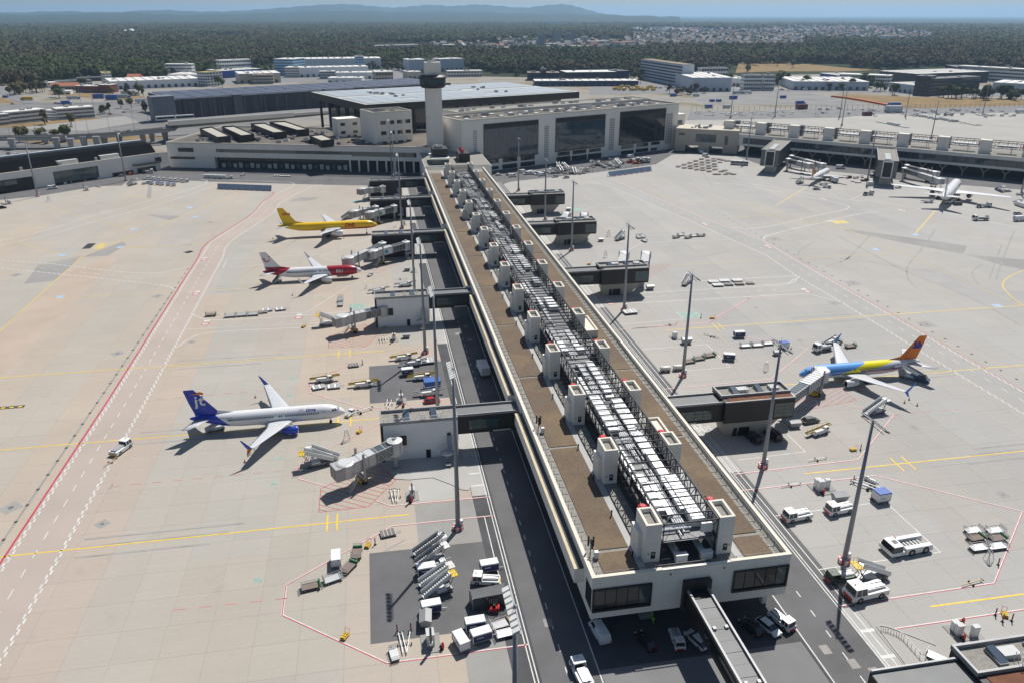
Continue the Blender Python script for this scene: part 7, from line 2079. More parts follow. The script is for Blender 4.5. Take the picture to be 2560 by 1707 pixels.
# control tower
tw = T('control_tower','slender cream control tower with dark glazed cab','tower',(42.2,526,0),math.radians(2))
MB().prism([(-5,-4.5),(5,-4.5),(5,4.5),(-5,4.5)],0,54).build('shaft',cream,tw)
def ngon(r,n,ph=0.0,sx=1.0,sy=1.0):
 return[(r*math.cos(2*math.pi*(i+ph)/n)*sx,r*math.sin(2*math.pi*(i+ph)/n)*sy)for i in range(n)]
MB().loft([[(x,y,z)for x,y in ngon(r,16)]for r,z in((7.2,53.4),(8.6,54.8),(8.5,55.6))]).build('cab_base',dark_clad,tw)
MB().loft([[(x,y,z)for x,y in ngon(r,16)]for r,z in((8.1,55.6),(8.5,59.2))]).build('cab_core',glass_d,tw)
me = MB().box(-1.35,1.35,-0.08,0.08,0,3.4).mesh('cab_pane',glass_b)
for i in range(16):
 t = 2*math.pi*(i+0.5)/16
 o = put('cab_pane',me,tw,(8.3*math.cos(t),8.3*math.sin(t),55.7),t+math.pi/2)
MB().loft([[(x,y,z)for x,y in ngon(r,16)]for r,z in((8.9,59.2),(9.1,60.2),(7.2,61.4))]).build('cab_roof',dark_clad,tw)
MB().prism([(-4.9,-4),(4.9,-4),(4.9,4),(-4.9,4)],61.4,69.0).build('equipment_block',cream,tw)
mb = MB()
for i in range(12):
 x = -4.7+9.4*i/11
 for y in(-3.9,3.9):
  mb.bar((x,y,69),(x,y,70.3),0.07,0.07)
for y in(-3.9,3.9):
 mb.bar((-4.7,y,70.3),(4.7,y,70.3),0.07,0.07)
for x,y,h in((-4.4,3,4.5),(-3.6,-2,3),(3.2,-3,5),(4.3,1,3.6),(0.4,2,2.5),(-1.2,-1,2.2)):
 mb.tube((x,y,69),(x,y,69+h),0.1,n=5)
mb.build('antennas',grey_m,tw)
roof_kit(tw,-3.8,4.5,-3,3.5,69,6,2)
# link block at the pier root with roof plant
lk = T('pier_root_block','low cream block with dark plant boxes where pier meets terminal','building',(45,480,0))
LB(lk,'wall',cream,-14,26,-14,40,0,13.1)
LB(lk,'roof',roof_gravel,-13.6,25.6,-13.6,40,13.1,13.4)
LB(lk,'glazed_storey',glass_g,-9.6,1,-8,-2,13.4,16.2)
LB(lk,'upper_wall',cream,-9.8,1.2,-8.2,12,16.2,17.2)
LB(lk,'black_plant_box',dark_clad,-8.4,0.8,-4,10,17.2,22.0)
roof_kit(lk,-7.5,0,-3,9,22,7,8)
cage = LB(lk,'truss_plant_frame',dark_clad,7.6,14.5,-2,14,13.4,18.6)
for y in(1,5,11):
 MB().tube((10.2,y,18.6),(10.2,y,20.6),0.8,n=12).build('red_vent',red_m,cage)
 # left wing of the terminal
WO,wa = fr_of((-137.0,569.2),-17.0)
wing = T('terminal_wing','long cream terminal wing with glass strip and dark loading bays on the left','terminal',WO,wa)
WL = 186.0
WHT = 16.2
LB(wing,'upper_wall',cream,0,WL,0.05,6,7.6,WHT)
LB(wing,'body',cream,0,WL-4,6,84,0,WHT-0.4)
LB(wing,'ground_wall',cream,0,33,0.6,6,0,7.6)
LB(wing,'loading_bay_wall',dark_clad,33,126,4.0,6,0,7.6)
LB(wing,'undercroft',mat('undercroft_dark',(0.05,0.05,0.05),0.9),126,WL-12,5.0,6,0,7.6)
parapet(wing,0,WL,0.0,84,WHT,1.0,cream_top,gravel_red,0.6)
face_window(wing,WO,wa,'Q2',(750,1145,2352,1215),glass_g,n=46)
x0,_ = plane_pt(WO,wa,'Q2',2352,1200)
x1,_ = plane_pt(WO,wa,'Q3',1040,1270)
LB(wing,'window',dark_frame,x0,x1,-0.12,0.05,10.3,13.2)
me = MB().box(0.05,1.85,-0.05,0,0,2.7).mesh('pane',glass_g)
for i in range(int((x1-x0)/1.9)):
 put('pane',me,wing,(x0+0.1+1.9*i,-0.12,10.4))
for q in((303,1130,490,1180),(212,1235,503,1265)):
 face_window(wing,WO,wa,'Q2',q,glass_d,n=6)
cm = MB().box(-0.5,0.5,-0.5,0.5,0,7.6).mesh('column',cream)
for i in range(9):
 put('column',cm,wing,(128+6.2*i,0.7,0))
for i in range(22):
 x = 36+4.1*i
 LB(wing,'roller_door',(grey_l,veh_grey,alu)[i%3],x,x+2.6,3.9,4.05,0.2,3.0+(i%2)*0.6)
LB(wing,'bay_window',glass_d,35,124,3.9,4.02,5.2,6.6)
for pts in(((560,900),(700,880),(920,990),(770,1005)),((820,880),(960,870),(1200,970),(1050,985)),((1160,845),(1320,835),(1580,940),(1430,950)),((1380,825),(1560,815),(1845,910),(1710,920)),((1850,985),(2000,970),(2140,1030),(1990,1045))):
 q = [to_local(WO,wa,'Q2',x,y,21)for x,y in pts]
 b_ = MB().prism(q,WHT,20.2).build('black_plant_box',dark_clad,wing)
 c = Vector((sum(p[0]for p in q)/4,sum(p[1]for p in q)/4))
 MB().prism([tuple(c+(Vector(p)-c)*0.94)for p in q],20.2,20.35).build('plant_roof',mat('plant_roof',(0.42,0.40,0.35),0.9),b_)
 rim = MB()
 for p0,p1 in zip(q,q[1:]+q[:1]):
  rim.bar((p0[0],p0[1],20.6),(p1[0],p1[1],20.6),0.3,1.0)
 rim.build('plant_rim',dark_clad,b_)
roof_kit(wing,8,150,8,70,WHT+0.1,80,21)
roof_kit(wing,20,130,10,60,WHT+0.1,30,22,veh_grey)
ob = T('terminal_office_block','cream four storey office block left of the tower','building',(14,545,0),math.radians(21))
LB(ob,'wall',cream,-12,16,0,24,0,36)
parapet(ob,-12,16,-0.02,24,36,0.9,cream_top,gravel_red)
roof_kit(ob,-8,12,4,20,36.1,10,31)
for i in range(4):
 for j in range(3):
  f = LB(ob,'window',dark_frame,-7+6*i,-3.2+6*i,-0.1,0.05,15+6.8*j,17.4+6.8*j)
  LB(f,'pane',glass_d,-6.9+6*i,-3.3+6*i,-0.16,-0.1,15.1+6.8*j,17.3+6.8*j)
ob2 = T('terminal_stair_block','small cream block with square windows under the big roof edge','building',(-22,575,0),math.radians(21))
LB(ob2,'wall',cream,0,17,0,12,0,29)
for j in range(3):
 for x in(2,11):
  LB(ob2,'window',glass_d,x,x+3.4,-0.08,0.05,13+5.6*j,15+5.6*j)
  # departures hall under its wide flat roof
RO,ra = fr_of((-1.8,580.0),22.4)
rf = T('departures_hall','wide pale solar roofed departures hall with black fascia','terminal',RO,ra)
RW,RD,RH = 190.0,116.0,38.0
LB(rf,'roof_fascia',dark_clad,0,RW,0,RD,RH-5.2,RH-0.3)
LB(rf,'roof',mat('roof_pale',(0.45,0.47,0.44),0.7,var=0.06),0.3,RW-0.3,0.3,RD-0.3,RH-0.3,RH)
pm = MB().box(0.3,12.2,0.3,8.0,0,0.3).mesh('solar_panel',mat('solar_blue_grey',(0.38,0.42,0.46),0.45,metal=0.0,var=0.08,scale=0.05))
for i in range(15):
 for j in range(13):
  if(i,j%5)not in((3,2),(9,2))and j not in(6,):
   put('solar_panel',pm,rf,(3+12.3*i,4+8.4*j,RH))
roof_kit(rf,34,56,24,90,RH,10,41,unit_m)
roof_kit(rf,120,145,24,90,RH,8,42,unit_m)
LB(rf,'glass_wall',glass_d,12,RW-10,12,RD-8,10,RH-5.2)
LB(rf,'podium',conc_mid,-26,RW-4,6,RD,0,10)
cm = MB().tube((0,0,0),(0,0,RH-5.2),1.1,n=10).mesh('column',dark_frame)
for i in range(6):
 put('column',cm,rf,(5,8+20*i,0))
 put('column',cm,rf,(18+22*i,5,0))
sp_ = T('terminal_spine','sand coloured spine building between big roof and hall','terminal',(60,548,0),math.radians(22.4))
LB(sp_,'wall',cream,0,176,0,22,0,34.5)
parapet(sp_,0,176,-0.02,22,34.5,0.8,cream_top,roof_gravel)
roof_kit(sp_,4,168,4,18,34.6,24,51)
for i in range(9):
 LB(sp_,'window',glass_d,8+18*i,13+18*i,-0.1,0.02,30.3,31.8)
 # car park with dark metal screens
GO,ga = fr_of((-188.4,844.1),28.2)
gar = T('parking_garage','huge dark screened parking garage with grey solar roof','parking garage',GO,ga)
GW,GD,GH = 330.0,95.0,19.2
m,nt,b = nodes_of('metal_screen')
geo = nt.nodes.new('ShaderNodeNewGeometry')
mp = nt.nodes.new('ShaderNodeMapping')
mp.inputs['Scale'].default_value = (1.2,1.2,0.06)
nt.links.new(geo.outputs['Position'],mp.inputs['Vector'])
nt.links.new(ramp(nt,noise(nt,mp.outputs['Vector'],0.35,4),[(0.35,(0.02,0.022,0.03)),(0.7,(0.085,0.085,0.10))]),b.inputs['Base Color'])
b.inputs['Metallic'].default_value = 0.4
b.inputs['Roughness'].default_value = 0.5
screen = m
LB(gar,'core',mat('garage_core',(0.06,0.06,0.07),0.8),0.4,GW,0.4,GD,0,GH)
me = MB().box(0.1,5.9,-0.2,0.2,0,GH-0.4).mesh('screen_panel',screen)
for i in range(55):
 put('screen_panel',me,gar,(6*i,0,0.3))
for i in range(15):
 put('screen_panel',me,gar,(0,6*i+6,0.3),-math.pi/2)
for x in(58,160,200):
 LB(gar,'stair_tower',mat('stair_grey',(0.10,0.105,0.12),0.6),x,x+(9 if x!=160 else 1),-2.5,3,0,GH+1.5)
LB(gar,'corner_block',mat('block_blue_grey',(0.16,0.18,0.22),0.6),-22,-1,-4,12,0,GH+4)
LB(gar,'roof',mat('roof_blue_grey',(0.17,0.185,0.22),0.6,var=0.12,scale=0.05),0,GW,0.3,GD,GH,GH+0.15)
pm = MB().box(0.4,18,0,13,0,0.25).mesh('solar_panel',mat('solar_dark',(0.085,0.10,0.145),0.45,metal=0.0,var=0.1,scale=0.03))
for i in range(17):
 for j in range(6):
  put('solar_panel',pm,gar,(3+19*i,3+15*j,GH+0.6))
roof_kit(gar,20,300,30,80,GH,12,61,white_m)
# angled pier on the left
LO,la = fr_of((-139.5-215*math.cos(math.radians(41)),563-215*math.sin(math.radians(41))),41)
lp = T('angled_pier','cream angled pier with black sloping roof at the left edge','pier',LO,la)
LB(lp,'wall',cream,0,213,0,26,0,11.0)
MB().hexa([(0,3,11.0),(213,3,11.0),(213,26,11.0),(0,26,11.0),(0,9,16.5),(213,9,16.5),(213,24,16.8),(0,24,16.8)]).build('black_roof',mat('roof_black',(0.010,0.010,0.011),0.95,spec=0.03),lp)
LB(lp,'coping',cream_top,0,213,-0.1,0.8,11.01,11.4)
LB(lp,'skylight_ridge',mat('ridge_grey',(0.5,0.52,0.55),0.5),0,213,20,22.5,16.7,17.9)
for q,n in(((645,250,1220,310),14),((1375,262,1640,285),8),((1680,205,1915,235),6),((1895,75,1980,115),2)):
 face_window(lp,LO,la,'L1',q,glass_g if n==14 else glass_d,n=n)
x0,zt = plane_pt(LO,la,'L1',660,350)
x1,zb = plane_pt(LO,la,'L1',1210,345)
for u0,u1 in((0.02,0.2),(0.27,0.36),(0.38,0.68),(0.7,0.98)):
 LB(lp,'garage_opening',black_p,x0+(x1-x0)*u0,x0+(x1-x0)*u1,-0.06,0.03,0.1,4.2)
LB(lp,'canopy',dark_clad,*[plane_pt(LO,la,'L1',x,190)[0]for x in(1625,1960)],-3.2,0,5.2,5.9)
x0,_ = plane_pt(LO,la,'L1',-200,400)
x1,_ = plane_pt(LO,la,'L1',440,400)
LB(lp,'dark_cladding',dark_clad,x0-30,x1,-0.15,0.02,0.1,7.4)
LB(lp,'dark_window',glass_g,x0-28,x1-10,-0.22,-0.14,4.2,6.8)
for x in(150,176):
 LB(lp,'roof_unit',grey_l,x,x+12,2.5,6,11.0,13.6)
for i in range(7):
 LB(lp,'roof_box',unit_m,40+22*i,41.4+22*i,1.0,2.4,11.4,13.2)
 # angled pier on the right
JO,ja = fr_of((269.8,556.7),-45.0)
jp = T('angled_pier','long right-hand pier with glass gallery on branching columns and roof truss','pier',JO,ja)
JL = 330.0
LB(jp,'gallery_floor',cream,0,JL,0,32,6.4,8.0)
LB(jp,'gallery_core',glass_d,2,JL,0.8,31,8.0,12.4)
LB(jp,'gallery_roof',cream,0,JL,-0.4,32,12.4,14.4)
LB(jp,'roof_floor',roof_gravel,0.4,JL,0.6,31.6,14.4,14.5)
LB(jp,'coping',cream_top,0,JL,-0.45,0.3,14.4,14.75)
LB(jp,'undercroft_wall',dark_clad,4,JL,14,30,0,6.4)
LB(jp,'blank_wall',cream,0,7,0.2,30,8.0,12.4)
me = MB().box(0.06,2.34,-0.06,0.06,0,4.3).mesh('gallery_pane',glass_b)
fin_me = MB().box(-0.1,0.1,-0.35,0.1,0,4.35).mesh('gallery_fin',mat('fin_bronze',(0.18,0.15,0.12),0.5))
for i in range(110):
 put('gallery_pane',me,jp,(7+2.4*i,0.6,8.05))
 put('gallery_fin',fin_me,jp,(7+2.4*i,0.4,8.02))
yc_ = mat('column_timber',(0.33,0.27,0.20),0.7)
ym = MB().bar((0,0,0),(0,0,3.4),0.9,0.9)
for dx in(-2.6,2.6):
 ym.bar((0,0,3.2),(dx,0,6.4),0.7,0.7)
ym = ym.mesh('branching_column',yc_)
for i in range(24):
 put('branching_column',ym,jp,(10+12*i,1.6,0))
sm = MB().box(-1,5.6,0,5.4,0,8.4).box(-1.05,5.65,-0.05,5.45,8.4,8.55,1).mesh('stair_shaft',[cream,cream_top])
rm = MB().box(0,1.0,-0.15,0,0,3.0).mesh('red_panel',red_m)
tm = truss_side()
for k in range(13):
 x = -10+24.4*k
 p = put('stair_shaft',sm,jp,(x,6,14.4))
 put('red_panel',rm,p,(-1.6,0.2,4.4))
 for y in(8.5,18):
  o = put('truss_side',tm,jp,(x+4.6,y,14.4-12.0),-math.pi/2)
 LB(jp,'air_duct',silver_d if k%3 else silver,x+6+k%4,x+21-k%3,11,14.5,18.4,19.6)
 LB(jp,'roof_plant',veh_grey,x+0.5,x+5,20,25,14.5,21.5)
conn = T('pier_link_building','sand coloured link building joining hall and right pier','building',(231,577,0),math.radians(-30))
LB(conn,'wall',mat('wall_sand',(0.50,0.45,0.38),0.75,var=0.05),0,47,0,26,4.6,17)
for x0,x1 in((0,8),(18,26),(36,47)):
 LB(conn,'pillar',MAT['wall_sand'],x0,x1,0.2,24,0,4.6)
f = LB(conn,'window',dark_frame,15.5,30.5,-0.1,0.03,7.6,13.4)
for i in range(5):
 LB(f,'pane',glass_b,15.7+2.95*i,18.5+2.95*i,-0.16,-0.1,7.8,13.2)
LB(conn,'slit_window',glass_g,37,39.5,-0.08,0.03,6,13)
LB(conn,'small_window',glass_d,2.5,7,-0.08,0.03,12,13.6)
roof_kit(conn,3,44,4,22,17,8,71)
def j_dock(pts,k,label):
 A,B,C = (at(k,x,y,5.0)for x,y in pts)
 u = (B-A).normalized()
 v = Vector((-u.y,u.x,0))
 w = (B-A).length
 r = T('boarding_dock',label,'dock',(A.x,A.y,0),math.atan2(u.y,u.x),'boarding docks of the right-hand pier')
 L = 52
 LB(r,'cladding',dark_clad,0,w,0.3,L,4.8,14.8)
 LB(r,'glazed_end',glass_g,0.1,w-0.1,0,0.3,5.2,14.4)
 me_ = frame_white
 MB().box(w*0.25,w*0.3,-0.5,0,4.8,14.9).box(w*0.73,w*0.78,-0.5,0,4.8,14.9).box(w*0.3,w*0.73,-0.5,0,4.8,5.4).box(w*0.3,w*0.73,-0.5,0,14.3,14.9).build('white_frame',me_,r)
 LB(r,'dark_panel',dark_clad,w*0.3,w*0.73,-0.2,0,5.4,14.3)
 parapet(r,-0.1,w+0.1,0.2,L,14.82,0.6,grey_m,roof_gravel,0.4)
 LB(r,'planted_strip',roof_gravel,w*0.72,w-0.6,2,L-2,14.94,15.1)
 LB(r,'planted_strip',roof_gravel,0.6,w*0.25,2,L-2,14.94,15.1)
 for i in range(6):
  LB(r,'roof_vent',white_m,w*0.35,w*0.65,4+4*i,6+4*i,14.9,15.7)
 LB(r,'base',conc_dock,w*0.25,w*0.8,4,14,0,4.8)
 return A,u,v
A1,u1,v1 = j_dock(((1625,1240),(1828,1256),(1960,1160)),'Q4','dark boarding dock with white framed end, left one at the right pier')
A2,u2,v2 = j_dock(((670,1372),(900,1388),(1010,1260)),'Q5','dark boarding dock with white framed end, right one at the right pier')
for(k,r0,c0,t)in(('J1',(930,140),(1240,240),'lower bridge at the gold-tailed jet'),('J1',(980,90),(1440,240),'upper bridge at the gold-tailed jet'),('J2',(500,285),(1030,480),'lower bridge at the wide-body'),('J2',(540,240),(960,370),'upper bridge at the wide-body')):
 jet_bridge(ctr(k,*r0,6.5),ctr(k,*c0,4.5),math.radians(-30),t,5.0,4.2)
 # elevated people-mover track and road viaduct on the left
vd = T('elevated_track','concrete people mover viaduct on thick piers at far left','viaduct',(-230,676,0))
pts = [at('Q1',-200,1015,8),at('Q1',0,1010,8),at('Q1',800,1000,8),at('Q1',1400,965,9),at('Q1',1980,905,10),at('Q2',240,865,11),at('Q2',1660,745,13),at('Q2',2352,680,13)]
mb = MB()
for p0,p1 in zip(pts,pts[1:]):
 mb.bar(p0-Vector((0,0,1)),p1-Vector((0,0,1)),9,2.2)
W(mb,'track_beam',conc_pale,vd)
mb = MB()
for p0,p1 in zip(pts,pts[1:]):
 n = Vector((-(p1-p0).y,(p1-p0).x,0)).normalized()*4.3
 for s in(-1,1):
  mb.bar(p0+n*s+Vector((0,0,0.6)),p1+n*s+Vector((0,0,0.6)),0.25,1.0)
W(mb,'side_barrier',conc_mid,vd)
for(k,x,y)in(('Q1',160,1150),('Q1',550,1080),('Q1',680,1140),('Q1',850,1150),('Q1',1000,1125),('Q1',1150,1125),('Q1',1240,1110),('Q1',1420,1090),('Q1',1690,1060),('Q1',1800,1050),('Q1',1950,1040)):
 p = at(k,x,y)
 W(MB().hexa([(p.x-1.6,p.y-1.3,0),(p.x+1.6,p.y-1.3,0),(p.x+1.6,p.y+1.3,0),(p.x-1.6,p.y+1.3,0),(p.x-2.6,p.y-1.3,8.5),(p.x+2.6,p.y-1.3,8.5),(p.x+2.6,p.y+1.3,8.5),(p.x-2.6,p.y+1.3,8.5)]),'support_pier',conc_pale,vd)
er = T('elevated_road','grey elevated road deck running in front of the dark garage','viaduct',tuple(at('Q2',240,860,0)))
o = Vector(er.location)
q = [at('Q2',x,y,15)-o for x,y in((195,850),(1665,742),(2400,690),(2400,640),(1600,690),(180,805))]
MB().prism([(p.x,p.y)for p in q],13.4,15).build('deck',asph3,er)
MB().bar(q[0]+Vector((0,0,0.3)),q[1]+Vector((0,0,0.3)),0.8,3.6).bar(q[1]+Vector((0,0,0.3)),q[2]+Vector((0,0,0.3)),0.8,2.2).build('parapet_wall',cream,er)
for i in range(9):
 p = q[0]+(q[1]-q[0])*(i/8)
 MB().box(p.x-1,p.x+1,p.y+3,p.y+6,-15,-1.6).build('pier',conc_mid,er)
tr = T('people_mover_car','white people mover train on the track before the garage','train',tuple(at('Q2',275,800,12.4)),math.atan2((pts[6]-pts[5]).y,(pts[6]-pts[5]).x))
for i in(-1,1):
 c = LB(tr,'car_body',veh_white,i*8-7.6,i*8+7.6,-1.4,1.4,0.2,3.6)
 LB(c,'window_band',veh_glass,i*8-7.2,i*8+7.2,-1.44,1.44,1.3,2.7)
 # background: buildings, yards, trees, town, hills, haze
wht = mat('facade_white',(0.78,0.79,0.80),0.6,var=0.05)
roofw = mat('roof_white',(0.66,0.655,0.63),0.7,var=0.08,scale=0.05)
WALLS = {'w':wht,'b':mat('facade_blue_pale',(0.36,0.58,0.78),0.5),'n':mat('facade_navy',(0.03,0.045,0.12),0.5),'d':mat('facade_anthracite',(0.045,0.05,0.065),0.5),'g':mat('facade_grey_blue',(0.52,0.57,0.64),0.6),'r':mat('facade_brick',(0.22,0.075,0.055),0.8),'B':mat('facade_strong_blue',(0.04,0.10,0.38),0.5),'t':mat('facade_beige',(0.50,0.47,0.41),0.7),'y':mat('roof_moss',(0.38,0.30,0.10),0.9),'o':mat('roof_tile_red',(0.42,0.16,0.09),0.8),'l':roofw,'m':mat('roof_dark_grey',(0.13,0.13,0.14),0.8),'s':mat('roof_brown',(0.26,0.20,0.15),0.9)}
def building(k,a,b_,top,depth,wall,roof,floors,label,nwin=14,cat='building',gable=False):
 A,B = at(k,*a),at(k,*b_)
 ang = math.atan2(B.y-A.y,B.x-A.x)
 L = (B-A).length
 h = max(4.0,plane_pt((A.x,A.y),ang,k,a[0],top)[1])
 r = T('office_building' if floors else 'warehouse',label,cat,(A.x,A.y,-0.3),ang)
 LB(r,'wall',WALLS[wall],0,L,0,depth,0,h)
 if gable:
  MB().add([(-0.5,-0.5,h),(L+0.5,-0.5,h),(L+0.5,depth+0.5,h),(-0.5,depth+0.5,h),(-0.5,depth/2,h+depth*0.3),(L+0.5,depth/2,h+depth*0.3)],[(0,1,5,4),(2,3,4,5),(0,4,3),(1,2,5)]).build('roof',WALLS[roof],r)
 else:
  LB(r,'roof',WALLS[roof],-0.3,L+0.3,-0.3,depth+0.3,h,h+0.5)
  g = random.Random(label)
  for i in range(max(2,int(L/25))):
   x,y = g.uniform(2,max(3,L-6)),g.uniform(depth*0.2,depth*0.8)
   LB(r,'roof_unit',unit_m,x,x+4,y,y+3,h+0.5,h+g.uniform(1.2,2.8))
  if not floors:
   n = max(2,int(L/11))
   for i in range(1,n):
    LB(r,'roof_light_strip',WALLS['m']if roof=='l' else roofw,L*i/n-0.5,L*i/n+0.5,2,depth-2,h+0.5,h+0.8)
 if floors:
  fh = h/floors
  w = L/nwin
  me = MB().box(w*0.1,w*0.9,-0.12,0.02,0,fh*0.48).mesh('window',glass_d)
  for f in range(floors):
   for i in range(nwin):
    put('window',me,r,(w*i,0,fh*f+fh*0.3))
  ns = max(2,int(depth/(w*1.2)))
  for x,rz in((0,-math.pi/2),(L,math.pi/2)):
   for f in range(floors):
    for i in range(min(ns,8)):
     put('window',me,r,(x,(depth*(i+1)/min(ns,8))if rz<0 else depth*i/min(ns,8),fh*f+fh*0.3),rz)
 else:
  n = max(3,int(L/9))
  me = MB().box(1.5,5.5,-0.1,0.02,0.2,min(4.5,h*0.5)).mesh('dock_door',veh_grey)
  for i in range(n):
   put('dock_door',me,r,(L*i/n,0,0))
 return r
for a in[('Q1',(1225,392),(1330,388),250,34,'w','y',5,'white five storey office with mossy roof at left',3),('Q1',(1310,445),(2352,402),352,70,'w','l',0,'long white freight hall with dark dock doors at left'),('Q2',(548,402),(662,408),240,30,'w','y',5,'white block with mossy pitched roof ending the long freight hall',4),('Q2',(165,290),(478,290),145,16,'w','l',4,'white four storey office in front of the woods at left',12),('Q2',(190,330),(545,330),270,60,'w','l',0,'white roofed shed behind the long freight hall'),('Q2',(815,280),(1180,262),100,16,'w','l',4,'white office with red end walls before the woods',14),('Q2',(860,310),(1290,280),225,50,'B','l',0,'bright blue shed with white roof'),('Q2',(1035,375),(1520,360),262,60,'t','l',0,'beige shed with pale roof behind the garage'),('Q2',(1190,380),(1430,376),275,14,'t','s',3,'small beige office before the pale shed',12),('Q2',(1450,275),(1672,280),85,40,'b','l',6,'pale blue glass office beside the big white hall',8),('Q2',(1675,205),(2700,190),88,60,'w','l',0,'big white hall with saw-tooth roof lights'),('Q2',(1570,300),(1740,300),185,30,'w','l',4,'white office with ribbon windows before the glass office',8),('Q2',(1740,300),(2550,280),190,40,'w','l',0,'white hall with green sign behind the garage'),('Q2',(1975,320),(2155,318),232,14,'g','l',3,'small grey-blue office behind the garage roof',10),('Q3',(335,290),(430,288),102,16,'b','l',7,'slim pale blue tower block',3),('Q3',(100,370),(540,365),295,30,'w','l',0,'white shed behind the garage, left of the tower'),('Q3',(560,400),(770,395),285,30,'t','l',2,'beige workshop left of the control tower',6),('Q3',(0,420),(400,420),355,26,'w','l',0,'low white arched hall behind the garage'),('Q3',(950,290),(1150,285),142,40,'g','l',0,'tall pale blue-grey store left behind the tower'),('Q3',(1330,275),(1600,265),135,40,'g','l',0,'tall pale blue-grey store right behind the tower'),('Q3',(1410,345),(1815,338),275,18,'w','l',2,'low white office right behind the tower',12),('Q3',(945,370),(1100,365),285,30,'t','l',0,'old beige shed behind the tower'),('Z2',(1282,552),(1370,552),500,30,'n','s',4,'navy office, left half of a pair',4),('Z2',(1410,552),(1498,552),500,30,'n','s',4,'navy office, right half of a pair',4),('Z2',(1370,548),(1410,548),475,14,'n','m',5,'navy stair core between the paired offices',2),('Z2',(1548,550),(1910,545),497,45,'d','l',4,'dark open parking deck with pale roof',18),('Z2',(1912,548),(1975,546),488,40,'n','m',0,'navy sign wall at the end of the parking deck'),('Z2',(1332,592),(2038,590),556,35,'n','l',0,'long navy freight hall with white roof and yellow trucks'),('Q4',(855,402),(1300,400),250,110,'g','l',0,'pale grey-blue hall with white roof right of centre'),('Q4',(738,352),(855,352),195,14,'w','l',0,'white end wall of the long striped office'),('Q4',(955,290),(1260,285),140,16,'w','m',3,'white office with dark ribbon windows behind the grey hall',10),('Q4',(1305,345),(1430,350),255,60,'w','l',0,'low white hall between the grey hall and the office'),('Q4',(1438,390),(1640,390),220,16,'w','m',4,'white four storey office, left half',8),('Q4',(1665,390),(1785,390),222,16,'w','m',4,'white four storey office, right half',5),('Q4',(2000,385),(2850,392),290,90,'g','l',0,'long pale shed with ribbed white roof at right'),('Q5',(250,320),(820,345),205,24,'w','l',3,'white office with square windows at right',22),('Q5',(40,260),(245,290),195,40,'B','l',0,'blue ended shed beyond the white office at right'),('Q5',(820,395),(1095,432),300,50,'g','l',0,'pale grey shed left of the dark office'),('Q5',(1092,442),(1262,452),225,26,'d','m',5,'tall anthracite office corner block at right',3),('Q5',(1264,450),(1830,412),268,22,'d','m',5,'long anthracite office with ribbon windows at right',20),('Q5',(700,290),(1110,330),170,150,'d','l',0,'huge white roofed hall behind the anthracite office'),('Q5',(1980,410),(2700,450),300,60,'g','l',0,'pale grey hall at the right edge'),('Q5',(1575,260),(2600,330),110,20,'w','l',4,'long white office with dark ribbon windows far right',36),('Q5',(1440,230),(1572,262),100,30,'n','m',5,'dark blue office end at far right',5),('Q1',(130,852),(562,806),712,16,'w','l',3,'white three storey cabin block, front one at left',26),('Q1',(690,800),(1122,768),672,16,'w','l',3,'white three storey cabin block, right one at left',26),('Q1',(-150,880),(125,856),748,16,'w','l',3,'white three storey cabin block at the left frame edge',16),('Q1',(530,790),(690,795),690,18,'w','l',3,'white cabin block set back between the other two',10),('Q1',(895,478),(1000,478),402,18,'r','l',0,'brick red storage block, left one'),('Q1',(1005,482),(1165,482),405,18,'r','l',0,'brick red storage block, middle one'),('Q1',(1168,482),(1300,484),390,18,'r','l',0,'brick red storage block, right one'),('Q1',(622,505),(832,500),468,16,'w','l',0,'low white shed in the dry grass at left'),('Q1',(600,458),(920,452),405,14,'t','o',1,'house with red pitched roof at left',8,'house',True),('Q1',(505,430),(700,415),370,16,'w','l',2,'white villa with flat roof at left',6),('Q1',(680,415),(1090,395),348,20,'w','m',2,'white two storey building with dark roof at left',14),('Q1',(1490,330),(1635,330),305,16,'w','o',1,'white house with orange pitched roof behind the freight hall',4,'house',True),('Q1',(910,350),(1200,340),310,18,'d','m',2,'dark flat building before the woods at left',10),('Q6',(342,240),(416,240),128,20,'g','m',12,'grey high-rise, left of three in the town',5),('Q6',(478,225),(552,225),98,20,'g','m',14,'grey high-rise, tallest of three in the town',5),('Q6',(600,230),(675,230),125,20,'g','m',12,'grey high-rise, right of three in the town',5),('Q6',(730,220),(795,220),152,25,'w','l',6,'white silo-like block right of the high-rises',5),('Q6',(918,205),(990,205),150,20,'g','m',6,'small grey apartment block in the town',5),('Q6',(20,245),(125,245),195,30,'w','l',4,'white block at the left end of the town',8),('Q6',(820,235),(1000,232),195,30,'w','l',3,'long white school building in the town',16),('Q6',(1060,262),(1218,258),205,40,'w','o',3,'white block with red roof at the town edge',12),('Q6',(570,265),(840,262),238,50,'w','l',0,'low white works hall before the high-rises'),('Q6',(-60,275),(120,272),252,40,'w','l',0,'low white works hall at the town edge'),('Q6',(400,255),(560,258),215,40,'w','l',2,'white works office at the town edge',10),('Z2',(240,345),(545,335),315,40,'g','l',0,'long pale hall in the far woods'),('Z2',(700,345),(780,345),308,30,'w','l',2,'white block in the far woods',8),('Q6',(480,55),(650,50),20,80,'g','l',0,'distant grey hall on the plain'),('Z3',(1400,275),(1480,275),246,60,'w','l',0,'white gabled hall in the woods at right'),]:
 building(*a)
A,B = at('Q4',268,258),at('Q4',738,352)
so = T('office_building','long blue-grey office with dark window stripes right of centre','building',(A.x,A.y,0),math.atan2(B.y-A.y,B.x-A.x))
L = (B-A).length
LB(so,'wall',WALLS['g'],0,L,0,18,0,30)
LB(so,'roof',WALLS['s'],-0.3,L,-0.3,18.3,30,30.6)
